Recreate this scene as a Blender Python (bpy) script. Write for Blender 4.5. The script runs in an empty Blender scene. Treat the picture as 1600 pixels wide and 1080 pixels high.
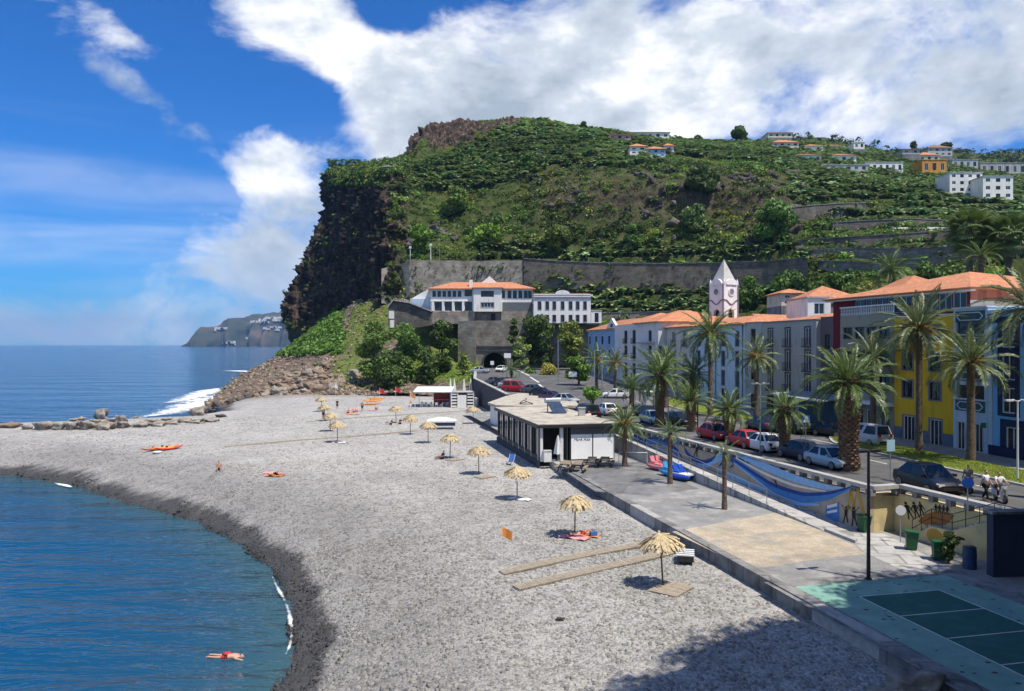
import bpy, math, random
import numpy as np
from mathutils import Vector, Matrix, noise
from mathutils.bvhtree import BVHTree

random.seed(7)
RNG = np.random.default_rng(11)
R = math.radians
SC = bpy.context.scene
COL = SC.collection

# ------------------------------------------------------------------ camera
CZ, FPX, CU, CV = 14.0, 1200.0, 800.0, 538.0
cam_data = bpy.data.cameras.new('camera')
cam = bpy.data.objects.new('camera', cam_data); COL.objects.link(cam)
cam.location = (0, 0, CZ); cam.rotation_euler = (R(90), 0, 0)
cam_data.sensor_fit = 'HORIZONTAL'; cam_data.sensor_width = 36.0
cam_data.lens = 36.0 * FPX / 1600.0
cam_data.shift_y = -(540.0 - CV) / 1600.0
cam_data.clip_start = 0.5; cam_data.clip_end = 60000
SC.camera = cam

# ------------------------------------------------------------------ world and sun
SUN_EL, SUN_DIR = R(65), Vector((0.79, -0.62, 0)).normalized()
sun_vec = Vector((SUN_DIR.x * math.cos(SUN_EL), SUN_DIR.y * math.cos(SUN_EL), math.sin(SUN_EL)))
world = bpy.data.worlds.new('World'); SC.world = world; world.use_nodes = True
world.cycles.sampling_method = 'MANUAL'; world.cycles.sample_map_resolution = 256
SKY_STRENGTH = 0.108
sl = bpy.data.lights.new('sun', 'SUN'); sl.energy = 5.0; sl.angle = R(0.5); sl.color = (1.0, 0.925, 0.80)
so = bpy.data.objects.new('sun', sl); COL.objects.link(so)
so.rotation_euler = (-sun_vec).to_track_quat('-Z', 'Y').to_euler(); so.location = (40, -40, 90)

def build_world():
    nt = world.node_tree; N, L = nt.nodes, nt.links; N.clear()
    out = N.new('ShaderNodeOutputWorld'); bg = N.new('ShaderNodeBackground'); L.new(bg.outputs[0], out.inputs[0])
    sky = N.new('ShaderNodeTexSky'); sky.sky_type = 'NISHITA'; sky.sun_disc = False
    sky.sun_elevation = SUN_EL; sky.sun_rotation = math.atan2(SUN_DIR.x, SUN_DIR.y)
    sky.air_density = 1.0; sky.dust_density = 0.15; sky.ozone_density = 1.6; sky.altitude = 0
    def M(op, a, b=None, c=None):
        n = N.new('ShaderNodeMath'); n.operation = op
        for i, x in enumerate((a, b, c)):
            if x is None: continue
            if isinstance(x, (int, float)): n.inputs[i].default_value = x
            else: L.new(x, n.inputs[i])
        return n.outputs[0]
    tc = N.new('ShaderNodeTexCoord'); sep = N.new('ShaderNodeSeparateXYZ'); L.new(tc.outputs['Generated'], sep.inputs[0])
    x, y, z = sep.outputs
    az = M('ARCTAN2', x, y)                      # azimuth from the view's forward axis, radians
    el = M('ARCSINE', z)
    def fbm(scale, off, detail=9, rough=0.56, dist=0.35, stretch=1.7):
        mp = N.new('ShaderNodeMapping'); mp.inputs['Location'].default_value = off; mp.inputs['Scale'].default_value = (1, 1, stretch)
        L.new(tc.outputs['Generated'], mp.inputs[0])
        n = N.new('ShaderNodeTexNoise'); n.inputs['Scale'].default_value = scale; n.inputs['Detail'].default_value = detail
        n.inputs['Roughness'].default_value = rough; n.inputs['Distortion'].default_value = dist
        L.new(mp.outputs[0], n.inputs['Vector']); return n.outputs[0]
    # cloud banks of the day, as patches of the sky dome: azimuth, elevation, half widths, tilt, weight
    banks = [(-0.24, 0.378, 0.24, 0.042, -0.36, .56), (0.30, 0.36, 0.40, 0.115, 0.0, .56), (0.03, 0.285, 0.20, 0.065, -0.15, .50),
             (-0.13, 0.24, 0.09, 0.05, -0.4, .48), (-0.29, 0.225, 0.055, 0.045, -0.2, .44), (-0.30, 0.150, 0.10, 0.048, 0.0, .47), (-0.30, 0.085, 0.15, 0.034, 0, .36),
             (-0.40, 0.022, 0.60, 0.045, 0, .42), (-0.450, 0.288, 0.075, 0.020, -.50, .44), (-0.465, 0.345, 0.060, 0.020, -.4, .40), (-0.56, 0.37, 0.04, 0.02, -.3, .22),
             (-0.165, 0.40, 0.035, 0.032, 0, -.30), (-0.265, 0.290, 0.085, 0.036, -.35, -.42), (0.85, 0.33, 0.30, 0.15, 0, .45)]
    def VD(vec, c):
        n = N.new('ShaderNodeVectorMath'); n.operation = 'DOT_PRODUCT'; L.new(vec, n.inputs[0]); n.inputs[1].default_value = c; return n.outputs['Value']
    def CX(a, b, c):
        n = N.new('ShaderNodeCombineXYZ')
        for i, x_ in enumerate((a, b, c)):
            if isinstance(x_, (int, float)): n.inputs[i].default_value = x_
            else: L.new(x_, n.inputs[i])
        return n.outputs[0]
    q2 = CX(M('MULTIPLY', az, az), M('MULTIPLY', az, el), M('MULTIPLY', el, el)); q1 = CX(az, el, 1.0)
    tot = None
    for (a0, e0, wa, we, t, w) in banks:
        ct, st = math.cos(t), math.sin(t); px, py = ct / wa, st / wa; qx, qy = -st / we, ct / we
        A, B, C = px * px + qx * qx, 2 * (px * py + qx * qy), py * py + qy * qy
        r2 = M('ADD', VD(q2, (A, B, C)), VD(q1, (-2 * A * a0 - B * e0, -2 * C * e0 - B * a0, A * a0 * a0 + B * a0 * e0 + C * e0 * e0)))
        g = M('EXPONENT', M('MULTIPLY', r2, -0.75))
        tot = M('MULTIPLY_ADD', g, w, 0.0 if tot is None else tot)
    tot = M('MINIMUM', tot, 0.60)
    # elsewhere round the dome the same broken cumulus goes on
    away = M('MULTIPLY', M('MINIMUM', M('MAXIMUM', M('SUBTRACT', M('ABSOLUTE', az), 0.62), 0.0), 0.8), 0.42)
    tot = M('ADD', tot, away)
    n = fbm(5.2, (1.3, .2, 4.1), detail=8, rough=.62, dist=.35)
    dens = M('ADD', M('MULTIPLY', M('SUBTRACT', n, 0.5), 1.45), M('SUBTRACT', tot, 0.31))
    mr = N.new('ShaderNodeMapRange'); mr.interpolation_type = 'SMOOTHSTEP'
    mr.inputs['From Min'].default_value = -0.09; mr.inputs['From Max'].default_value = 0.27
    L.new(dens, mr.inputs['Value']); cover = mr.outputs[0]
    # thin high cirrus, wispy and horizontal
    ci = fbm(2.2, (8, 3, 1), detail=3, rough=.6, dist=.6, stretch=7.0)
    cim = N.new('ShaderNodeMapRange'); cim.interpolation_type = 'SMOOTHSTEP'; L.new(ci, cim.inputs['Value'])
    cim.inputs['From Min'].default_value = 0.42; cim.inputs['From Max'].default_value = 0.75; cim.inputs['To Max'].default_value = 0.34
    low = M('SUBTRACT', 1.0, M('MINIMUM', M('MULTIPLY', M('ABSOLUTE', M('SUBTRACT', el, .09)), 5.0), 1.0))
    cirrus = M('MULTIPLY', cim.outputs[0], M('MULTIPLY', low, 1.1))
    cover = M('MAXIMUM', cover, cirrus)
    # cloud brightness: billows lit from the sun side, grey undersides where the cloud is thick
    bil = fbm(5.5, (3.0, 7.0, 2.0), detail=5, rough=.6, dist=0)
    cr = N.new('ShaderNodeValToRGB'); L.new(M('ADD', M('SUBTRACT', M('MULTIPLY', bil, 2.2), 0.58), M('MULTIPLY', dens, -0.80)), cr.inputs[0])
    e = cr.color_ramp.elements
    e[0].position = 0.02; e[0].color = (0.36, 0.43, 0.52, 1); e[1].position = 0.66; e[1].color = (1.0, 1.0, 1.0, 1)
    m = cr.color_ramp.elements.new(0.38); m.color = (0.60, 0.66, 0.74, 1)
    # low cloud near the horizon is bluish through the air
    hz = N.new('ShaderNodeMapRange'); L.new(el, hz.inputs['Value']); hz.inputs['From Min'].default_value = 0.0; hz.inputs['From Max'].default_value = 0.16
    hz.inputs['To Min'].default_value = 0.75; hz.inputs['To Max'].default_value = 0.0
    cm = N.new('ShaderNodeMix'); cm.data_type = 'RGBA'; L.new(hz.outputs[0], cm.inputs['Factor']); L.new(cr.outputs[0], cm.inputs[6]); cm.inputs[7].default_value = (0.36, 0.52, 0.76, 1)
    tint = N.new('ShaderNodeMix'); tint.data_type = 'RGBA'; tint.blend_type = 'MULTIPLY'; tint.inputs['Factor'].default_value = 1
    L.new(sky.outputs[0], tint.inputs[6]); tint.inputs[7].default_value = (0.16 * SKY_STRENGTH, 0.54 * SKY_STRENGTH, 1.08 * SKY_STRENGTH, 1)
    mx = N.new('ShaderNodeMix'); mx.data_type = 'RGBA'; L.new(cover, mx.inputs['Factor']); L.new(tint.outputs[2], mx.inputs[6]); L.new(cm.outputs[2], mx.inputs[7])
    L.new(mx.outputs[2], bg.inputs[0]); bg.inputs[1].default_value = 1.0
build_world()
SC.view_settings.view_transform = 'Standard'; SC.view_settings.look = 'None'
SC.view_settings.exposure = 0.28; SC.view_settings.gamma = 1.0
SC.render.engine = 'CYCLES'
SC.cycles.max_bounces = 5; SC.cycles.diffuse_bounces = 2; SC.cycles.glossy_bounces = 2; SC.cycles.transmission_bounces = 3
SC.cycles.transparent_max_bounces = 8; SC.cycles.volume_bounces = 0
SC.cycles.use_denoising = True
SC.cycles.use_adaptive_sampling = True; SC.cycles.adaptive_threshold = 0.018; SC.cycles.adaptive_min_samples = 8
SC.cycles.sample_clamp_indirect = 6

# ------------------------------------------------------------------ placing helpers (from bearings in the photo to points of the place)
def at(u, v, D): return Vector(((u - CU) / FPX * D, D, CZ - (v - CV) / FPX * D))
def gr(u, v, z):
    D = (CZ - z) * FPX / (v - CV); return Vector(((u - CU) / FPX * D, D, z))
def lerp(a, b, t): return a + (b - a) * t
def sstep(t): t = min(1, max(0, t)); return t * t * (3 - 2 * t)
def zt(Y): return 5.2 + 2.6 * sstep((Y - 85) / 110)          # street level rises to the tunnel
DIRP = Vector((-0.22, 0.9755, 0)).normalized(); NRMP = Vector((DIRP.y, -DIRP.x, 0))   # along / across the promenade
DIRF = Vector((-0.164, 0.9865, 0)).normalized(); NRMF = Vector((DIRF.y, -DIRF.x, 0))  # along / across the street front
FX, FY = 37.5, 61.1
def FS(s, off=0.0): return Vector((FX, FY, 0)) + DIRF * s - NRMF * off          # point on the street front, off = towards the road
def s_of(u):
    k = (u - CU) / FPX; return (FX - FY * k) / (0.164 + 0.9865 * k)

# ------------------------------------------------------------------ object helpers
def tag(o, label=None, cat=None, group=None, kind=None):
    if label: o['label'] = label
    if cat: o['category'] = cat
    if group: o['group'] = group
    if kind: o['kind'] = kind
    return o
def empty(name, loc=(0, 0, 0), rz=0.0, label=None, cat=None, group=None):
    o = bpy.data.objects.new(name, None); COL.objects.link(o); o.location = loc; o.rotation_euler = (0, 0, rz)
    o.empty_display_size = 0.2
    return tag(o, label, cat, group)
def link(name, me, parent=None, loc=None, rz=None, scale=None):
    o = bpy.data.objects.new(name, me); COL.objects.link(o); o.parent = parent
    if loc is not None: o.location = loc
    if rz is not None: o.rotation_euler = (0, 0, rz)
    if scale is not None: o.scale = scale if not isinstance(scale, (int, float)) else (scale,) * 3
    return o
class MB:
    """collects boxes, bars, tubes, prisms; build() makes one mesh"""
    def __init__(s): s.v, s.f, s.m = [], [], []
    def add(s, vs, fs, mi=0):
        o = len(s.v); s.v += [tuple(p) for p in vs]; s.f += [tuple(i + o for i in f) for f in fs]; s.m += [mi] * len(fs); return s
    def box(s, a, b, mi=0):
        x0, y0, z0 = a; x1, y1, z1 = b
        return s.add([(x0, y0, z0), (x1, y0, z0), (x1, y1, z0), (x0, y1, z0), (x0, y0, z1), (x1, y0, z1), (x1, y1, z1), (x0, y1, z1)],
                     [(0, 3, 2, 1), (4, 5, 6, 7), (0, 1, 5, 4), (1, 2, 6, 5), (2, 3, 7, 6), (3, 0, 4, 7)], mi)
    def prism(s, pts, z0, z1, mi=0):
        n = len(pts); z0s = z0 if hasattr(z0, '__len__') else [z0] * n; z1s = z1 if hasattr(z1, '__len__') else [z1] * n
        vs = [(p[0], p[1], z0s[i]) for i, p in enumerate(pts)] + [(p[0], p[1], z1s[i]) for i, p in enumerate(pts)]
        fs = [tuple(range(n))[::-1], tuple(range(n, 2 * n))] + [(i, (i + 1) % n, n + (i + 1) % n, n + i) for i in range(n)]
        return s.add(vs, fs, mi)
    def tube(s, pts, rad, n=8, mi=0, cap=True):
        pts = [Vector(p) for p in pts]; rr = rad if hasattr(rad, '__len__') else [rad] * len(pts)
        vs = []
        for i, p in enumerate(pts):
            t = (pts[min(i + 1, len(pts) - 1)] - pts[max(i - 1, 0)]); t = t.normalized() if t.length > 1e-9 else Vector((0, 0, 1))
            a = Vector((0, 0, 1)) if abs(t.z) < 0.9 else Vector((1, 0, 0))
            u = t.cross(a).normalized(); w = t.cross(u)
            for k in range(n):
                an = 2 * math.pi * k / n; vs.append(p + (u * math.cos(an) + w * math.sin(an)) * rr[i])
        fs = [(i * n + k, i * n + (k + 1) % n, (i + 1) * n + (k + 1) % n, (i + 1) * n + k) for i in range(len(pts) - 1) for k in range(n)]
        if cap: fs += [tuple(range(n)), tuple(range((len(pts) - 1) * n, len(pts) * n))[::-1]]
        return s.add(vs, fs, mi)
    def bar(s, a, b, w, h, mi=0):
        """rectangular bar from a to b, w across, h upright"""
        a, b = Vector(a), Vector(b); t = (b - a).normalized(); up = Vector((0, 0, 1)) if abs(t.z) < .95 else Vector((0, 1, 0))
        u = t.cross(up).normalized() * w / 2; k = u.cross(t).normalized() * h / 2
        vs = [p + du * u + dk * k for p in (a, b) for du, dk in ((-1, -1), (1, -1), (1, 1), (-1, 1))]
        return s.add(vs, [(0, 1, 2, 3), (7, 6, 5, 4), (0, 4, 5, 1), (1, 5, 6, 2), (2, 6, 7, 3), (3, 7, 4, 0)], mi)
    def mesh(s, name, mats, smooth=False):
        me = bpy.data.meshes.new(name); me.from_pydata(s.v, [], s.f)
        for m in (mats if isinstance(mats, (list, tuple)) else [mats]): me.materials.append(m)
        if any(s.m): me.polygons.foreach_set('material_index', s.m)
        if smooth: me.polygons.foreach_set('use_smooth', [True] * len(s.f))
        me.update(); return me
    def build(s, name, mats, parent=None, smooth=False, **k): return link(name, s.mesh(name, mats, smooth), parent, **k)
def np_mesh(name, V, F, mats, cols=None, smooth=False, mi=None):
    """mesh from arrays: V (n,3), F (m,k); cols (n,3) -> colour attribute 'Col'"""
    V = np.asarray(V, np.float32); F = np.asarray(F, np.int32); me = bpy.data.meshes.new(name); m, k = F.shape
    me.vertices.add(len(V)); me.vertices.foreach_set('co', V.ravel()); me.loops.add(m * k); me.loops.foreach_set('vertex_index', F.ravel())
    me.polygons.add(m); me.polygons.foreach_set('loop_start', np.arange(0, m * k, k, dtype=np.int32))
    me.polygons.foreach_set('loop_total', np.full(m, k, np.int32))
    if smooth: me.polygons.foreach_set('use_smooth', np.ones(m, bool))
    for mm in (mats if isinstance(mats, (list, tuple)) else [mats]): me.materials.append(mm)
    if mi is not None: me.polygons.foreach_set('material_index', np.asarray(mi, np.int32))
    if cols is not None:
        ca = me.color_attributes.new('Col', 'FLOAT_COLOR', 'POINT'); c4 = np.ones((len(V), 4), np.float32); c4[:, :3] = cols; ca.data.foreach_set('color', c4.ravel())
    me.update(calc_edges=True); me.validate(); return me
def scatter(templates, pos, scale, rot, tint):
    """copies of small templates (V,F quads) merged into one V,F,colour set; rot = (rx,ry,rz) rows or rz"""
    Vs, Fs, Cs, off = [], [], [], 0; pos = np.asarray(pos, float); n = len(pos); sc = np.asarray(scale, float)
    if sc.ndim == 1: sc = np.repeat(sc[:, None], 3, 1)
    rot = np.asarray(rot, float); tint = np.asarray(tint, float); which = np.arange(n) % len(templates)
    for ti, (V, F) in enumerate(templates):
        idx = np.where(which == ti)[0]
        if not len(idx): continue
        V = np.asarray(V, float); F = np.asarray(F)
        P = V[None] * sc[idx][:, None]
        if rot.ndim == 2:
            a = rot[idx][:, 0][:, None]; y, z = P[..., 1] * np.cos(a) - P[..., 2] * np.sin(a), P[..., 1] * np.sin(a) + P[..., 2] * np.cos(a); P = np.stack([P[..., 0], y, z], -1)
            a = rot[idx][:, 1][:, None]; x, z = P[..., 0] * np.cos(a) + P[..., 2] * np.sin(a), -P[..., 0] * np.sin(a) + P[..., 2] * np.cos(a); P = np.stack([x, P[..., 1], z], -1)
            a = rot[idx][:, 2][:, None]
        else: a = rot[idx][:, None]
        x, y = P[..., 0] * np.cos(a) - P[..., 1] * np.sin(a), P[..., 0] * np.sin(a) + P[..., 1] * np.cos(a)
        P = np.stack([x, y, P[..., 2]], -1) + pos[idx][:, None]
        k, nv = len(idx), len(V)
        Vs.append(P.reshape(-1, 3)); Fs.append((F[None] + (np.arange(k) * nv)[:, None, None] + off).reshape(-1, F.shape[1])); Cs.append(np.repeat(tint[idx], nv, 0)); off += k * nv
    return np.concatenate(Vs), np.concatenate(Fs), np.concatenate(Cs)

# ------------------------------------------------------------------ materials
MATS = {}
def nodes_of(m):
    m.use_nodes = True; nt = m.node_tree; b = nt.nodes['Principled BSDF']; return nt, nt.nodes, nt.links, b
def pm(name, c1, c2=None, scale=3.0, rough=0.7, bump=0.0, bscale=None, detail=5, metal=0.0, attr=False, spec=0.35, lo=.35, hi=.65, coat=0, c3=None, s3=.4, space='Object', stretch=None, trans=0.0):
    """noise-mottled procedural material; attr multiplies by the colour attribute Col"""
    if name in MATS: return MATS[name]
    m = bpy.data.materials.new(name); nt, N, L, b = nodes_of(m); MATS[name] = m
    b.inputs['Roughness'].default_value = rough; b.inputs['Metallic'].default_value = metal; b.inputs['Specular IOR Level'].default_value = spec
    if coat: b.inputs['Coat Weight'].default_value = coat; b.inputs['Coat Roughness'].default_value = .08
    c2 = c2 or tuple(x * 0.8 for x in c1)
    if space == 'World': vec = N.new('ShaderNodeNewGeometry').outputs['Position']
    else: vec = N.new('ShaderNodeTexCoord').outputs['Object']
    if stretch:
        mp = N.new('ShaderNodeMapping'); mp.inputs['Scale'].default_value = stretch; L.new(vec, mp.inputs[0]); vec = mp.outputs[0]
    nz = N.new('ShaderNodeTexNoise'); nz.inputs['Scale'].default_value = scale; nz.inputs['Detail'].default_value = detail; nz.inputs['Roughness'].default_value = .6; L.new(vec, nz.inputs['Vector'])
    rp = N.new('ShaderNodeValToRGB'); rp.color_ramp.elements[0].position = lo; rp.color_ramp.elements[1].position = hi
    rp.color_ramp.elements[0].color = (*c1, 1); rp.color_ramp.elements[1].color = (*c2, 1); L.new(nz.outputs[0], rp.inputs[0]); colr = rp.outputs[0]
    if c3:
        n3 = N.new('ShaderNodeTexNoise'); n3.inputs['Scale'].default_value = scale * s3; n3.inputs['Detail'].default_value = 4; L.new(vec, n3.inputs['Vector'])
        r3 = N.new('ShaderNodeMapRange'); r3.inputs['From Min'].default_value = .52; r3.inputs['From Max'].default_value = .66; L.new(n3.outputs[0], r3.inputs['Value'])
        mx = N.new('ShaderNodeMix'); mx.data_type = 'RGBA'; L.new(r3.outputs[0], mx.inputs['Factor']); L.new(colr, mx.inputs[6]); mx.inputs[7].default_value = (*c3, 1); colr = mx.outputs[2]
    if attr:
        a = N.new('ShaderNodeAttribute'); a.attribute_name = 'Col'; mx = N.new('ShaderNodeMix'); mx.data_type = 'RGBA'; mx.blend_type = 'MULTIPLY'; mx.inputs['Factor'].default_value = 1
        L.new(colr, mx.inputs[6]); L.new(a.outputs['Color'], mx.inputs[7]); colr = mx.outputs[2]
    L.new(colr, b.inputs['Base Color'])
    if bump:
        nb = N.new('ShaderNodeTexNoise'); nb.inputs['Scale'].default_value = bscale or scale * 4; nb.inputs['Detail'].default_value = 4; L.new(vec, nb.inputs['Vector'])
        bp = N.new('ShaderNodeBump'); bp.inputs['Strength'].default_value = bump; bp.inputs['Distance'].default_value = .05; L.new(nb.outputs[0], bp.inputs['Height']); L.new(bp.outputs[0], b.inputs['Normal'])
    if trans:
        tr = N.new('ShaderNodeBsdfTranslucent'); L.new(colr, tr.inputs[0]); ms = N.new('ShaderNodeMixShader'); ms.inputs[0].default_value = trans
        L.new(b.outputs[0], ms.inputs[1]); L.new(tr.outputs[0], ms.inputs[2]); L.new(ms.outputs[0], N['Material Output'].inputs[0])
    return m
def stonework(name, c1, c2, mortar, sx=.5, sy=.25, bump=.6, patch=None):
    """coursed rubble: brick pattern broken up by noise, world sized"""
    if name in MATS: return MATS[name]
    m = bpy.data.materials.new(name); nt, N, L, b = nodes_of(m); MATS[name] = m; b.inputs['Roughness'].default_value = .9
    g = N.new('ShaderNodeNewGeometry'); sp = N.new('ShaderNodeSeparateXYZ'); L.new(g.outputs['Position'], sp.inputs[0])
    ad = N.new('ShaderNodeMath'); ad.operation = 'ADD'; L.new(sp.outputs[0], ad.inputs[0]); L.new(sp.outputs[1], ad.inputs[1])
    cb = N.new('ShaderNodeCombineXYZ'); L.new(ad.outputs[0], cb.inputs[0]); L.new(sp.outputs[2], cb.inputs[1])
    nz = N.new('ShaderNodeTexNoise'); nz.inputs['Scale'].default_value = .8; L.new(g.outputs['Position'], nz.inputs['Vector'])
    va = N.new('ShaderNodeVectorMath'); va.operation = 'MULTIPLY_ADD'; L.new(nz.outputs['Color'], va.inputs[0]); va.inputs[1].default_value = (.5, .3, 0); L.new(cb.outputs[0], va.inputs[2])
    br = N.new('ShaderNodeTexBrick'); br.inputs['Scale'].default_value = 1; br.inputs['Brick Width'].default_value = sx; br.inputs['Row Height'].default_value = sy; br.inputs['Mortar Size'].default_value = .025
    br.inputs['Color1'].default_value = (*c1, 1); br.inputs['Color2'].default_value = (*c2, 1); br.inputs['Mortar'].default_value = (*mortar, 1); br.inputs['Mortar Smooth'].default_value = .4
    L.new(va.outputs[0], br.inputs['Vector'])
    n2 = N.new('ShaderNodeTexNoise'); n2.inputs['Scale'].default_value = .35; n2.inputs['Detail'].default_value = 9; n2.inputs['Roughness'].default_value = .72; L.new(g.outputs['Position'], n2.inputs['Vector'])
    r2 = N.new('ShaderNodeMapRange'); r2.inputs['From Min'].default_value = .42; r2.inputs['From Max'].default_value = .62; L.new(n2.outputs[0], r2.inputs['Value'])
    mx = N.new('ShaderNodeMix'); mx.data_type = 'RGBA'; L.new(r2.outputs[0], mx.inputs['Factor']); L.new(br.outputs[0], mx.inputs[6]); mx.inputs[7].default_value = (*(patch or tuple(x * .6 for x in c1)), 1)
    fm = N.new('ShaderNodeMath'); fm.operation = 'MULTIPLY'; fm.inputs[1].default_value = .85; L.new(r2.outputs[0], fm.inputs[0]); L.new(fm.outputs[0], mx.inputs['Factor'])
    L.new(mx.outputs[2], b.inputs['Base Color'])
    bp = N.new('ShaderNodeBump'); bp.inputs['Strength'].default_value = bump; bp.inputs['Distance'].default_value = .06; L.new(br.outputs['Fac'], bp.inputs['Height']); bp.invert = True; L.new(bp.outputs[0], b.inputs['Normal'])
    return m
def plaster(name, c, dirt=.75, rough=.85):
    return pm(name, c, tuple(x * dirt for x in c), scale=.55, rough=rough, bump=.15, bscale=9, lo=.42, hi=.8, c3=tuple(x * (dirt - .10) for x in c), s3=3, stretch=(1, 1, .25))
def add_tiles(m, sx, sy, rot, strength=.5, bump=.3):
    """paving joints laid over an existing material, in world axes"""
    nt, N, L, b = nodes_of(m); g = N.new('ShaderNodeNewGeometry'); mp = N.new('ShaderNodeMapping'); mp.inputs['Rotation'].default_value = (0, 0, rot); L.new(g.outputs['Position'], mp.inputs[0])
    br = N.new('ShaderNodeTexBrick'); br.inputs['Scale'].default_value = 1; br.inputs['Brick Width'].default_value = sx; br.inputs['Row Height'].default_value = sy; br.inputs['Mortar Size'].default_value = min(sx, sy) * .045; br.inputs['Mortar Smooth'].default_value = .3
    v = 1 - strength; br.inputs['Color1'].default_value = (1, 1, 1, 1); br.inputs['Color2'].default_value = (.86, .86, .86, 1); br.inputs['Mortar'].default_value = (v, v, v, 1); L.new(mp.outputs[0], br.inputs['Vector'])
    src = b.inputs['Base Color'].links[0].from_socket; mx = N.new('ShaderNodeMix'); mx.data_type = 'RGBA'; mx.blend_type = 'MULTIPLY'; mx.inputs['Factor'].default_value = 1; L.new(src, mx.inputs[6]); L.new(br.outputs[0], mx.inputs[7])
    n2 = N.new('ShaderNodeTexNoise'); n2.inputs['Scale'].default_value = .45; n2.inputs['Detail'].default_value = 8; n2.inputs['Roughness'].default_value = .7; L.new(g.outputs['Position'], n2.inputs['Vector'])
    r2 = N.new('ShaderNodeMapRange'); r2.inputs['From Min'].default_value = .35; r2.inputs['From Max'].default_value = .62; r2.inputs['To Min'].default_value = .72; r2.inputs['To Max'].default_value = 1.05; L.new(n2.outputs[0], r2.inputs['Value'])
    sc_ = N.new('ShaderNodeVectorMath'); sc_.operation = 'SCALE'; L.new(mx.outputs[2], sc_.inputs[0]); L.new(r2.outputs[0], sc_.inputs['Scale']); L.new(sc_.outputs[0], b.inputs['Base Color']); return m
def rooftile(name, c1=(.56, .235, .115), c2=(.40, .145, .07)):
    """clay tiles: ridged rows running down the slope"""
    if name in MATS: return MATS[name]
    m = pm(name, c1, c2, scale=1.4, rough=.85, c3=(.62, .34, .20), s3=2.0); nt, N, L, b = nodes_of(m)
    tc = N.new('ShaderNodeTexCoord'); w = N.new('ShaderNodeTexWave'); w.inputs['Scale'].default_value = 1.25; w.inputs['Distortion'].default_value = .3; L.new(tc.outputs['Object'], w.inputs['Vector'])
    w2 = N.new('ShaderNodeTexWave'); w2.bands_direction = 'Z'; w2.wave_profile = 'SAW'; w2.inputs['Scale'].default_value = 2.4; L.new(tc.outputs['Object'], w2.inputs['Vector'])
    ad = N.new('ShaderNodeMath'); L.new(w.outputs[1], ad.inputs[0]); L.new(w2.outputs[1], ad.inputs[1])
    bp = N.new('ShaderNodeBump'); bp.inputs['Strength'].default_value = .7; bp.inputs['Distance'].default_value = .08; L.new(ad.outputs[0], bp.inputs['Height']); L.new(bp.outputs[0], b.inputs['Normal'])
    return m
# ================================================================== sea
SEA_R = 9000.0
def sea_material():
    m = bpy.data.materials.new('sea_water'); nt, N, L, b = nodes_of(m)
    b.inputs['Roughness'].default_value = .08; b.inputs['IOR'].default_value = 1.33; b.inputs['Specular IOR Level'].default_value = .30
    g = N.new('ShaderNodeNewGeometry'); sp = N.new('ShaderNodeSeparateXYZ'); L.new(g.outputs['Position'], sp.inputs[0])
    a = N.new('ShaderNodeAttribute'); a.attribute_name = 'Col'          # shallow water over pale stones near the beach
    n0 = N.new('ShaderNodeTexNoise'); n0.inputs['Scale'].default_value = .012; n0.inputs['Detail'].default_value = 5; L.new(g.outputs['Position'], n0.inputs['Vector'])
    rp = N.new('ShaderNodeValToRGB'); e = rp.color_ramp.elements; e[0].position = .35; e[0].color = (.002, .048, .130, 1); e[1].position = .7; e[1].color = (.004, .078, .175, 1); L.new(n0.outputs[0], rp.inputs[0])
    mx = N.new('ShaderNodeMix'); mx.data_type = 'RGBA'; L.new(a.outputs['Fac'], mx.inputs['Factor']); L.new(rp.outputs[0], mx.inputs[6]); mx.inputs[7].default_value = (.035, .085, .105, 1)
    L.new(mx.outputs[2], b.inputs['Base Color'])
    def wav(sc, st, det, rot=0.35, dist=0.0):
        mp = N.new('ShaderNodeMapping'); mp.inputs['Scale'].default_value = st; mp.inputs['Rotation'].default_value = (0, 0, rot); L.new(g.outputs['Position'], mp.inputs[0])
        n = N.new('ShaderNodeTexNoise'); n.inputs['Scale'].default_value = sc; n.inputs['Detail'].default_value = det; n.inputs['Distortion'].default_value = dist; L.new(mp.outputs[0], n.inputs['Vector']); return n.outputs[0]
    def mth(op, x, y):
        n = N.new('ShaderNodeMath'); n.operation = op
        for i, q in enumerate((x, y)):
            if isinstance(q, (int, float)): n.inputs[i].default_value = q
            else: L.new(q, n.inputs[i])
        return n.outputs[0]
    h = mth('ADD', mth('MULTIPLY', wav(.30, (.45, 1.5, 1), 4, .25, .5), 1.0), mth('MULTIPLY', wav(1.3, (.6, 1.4, 1), 3, -.3, .3), .26))
    h = mth('ADD', h, mth('MULTIPLY', wav(.05, (.5, 1.4, 1), 2, .2), 2.6))
    bp = N.new('ShaderNodeBump'); bp.inputs['Strength'].default_value = 1.0; bp.inputs['Distance'].default_value = 1.0; L.new(h, bp.inputs['Height']); L.new(bp.outputs[0], b.inputs['Normal'])
    return m
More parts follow.
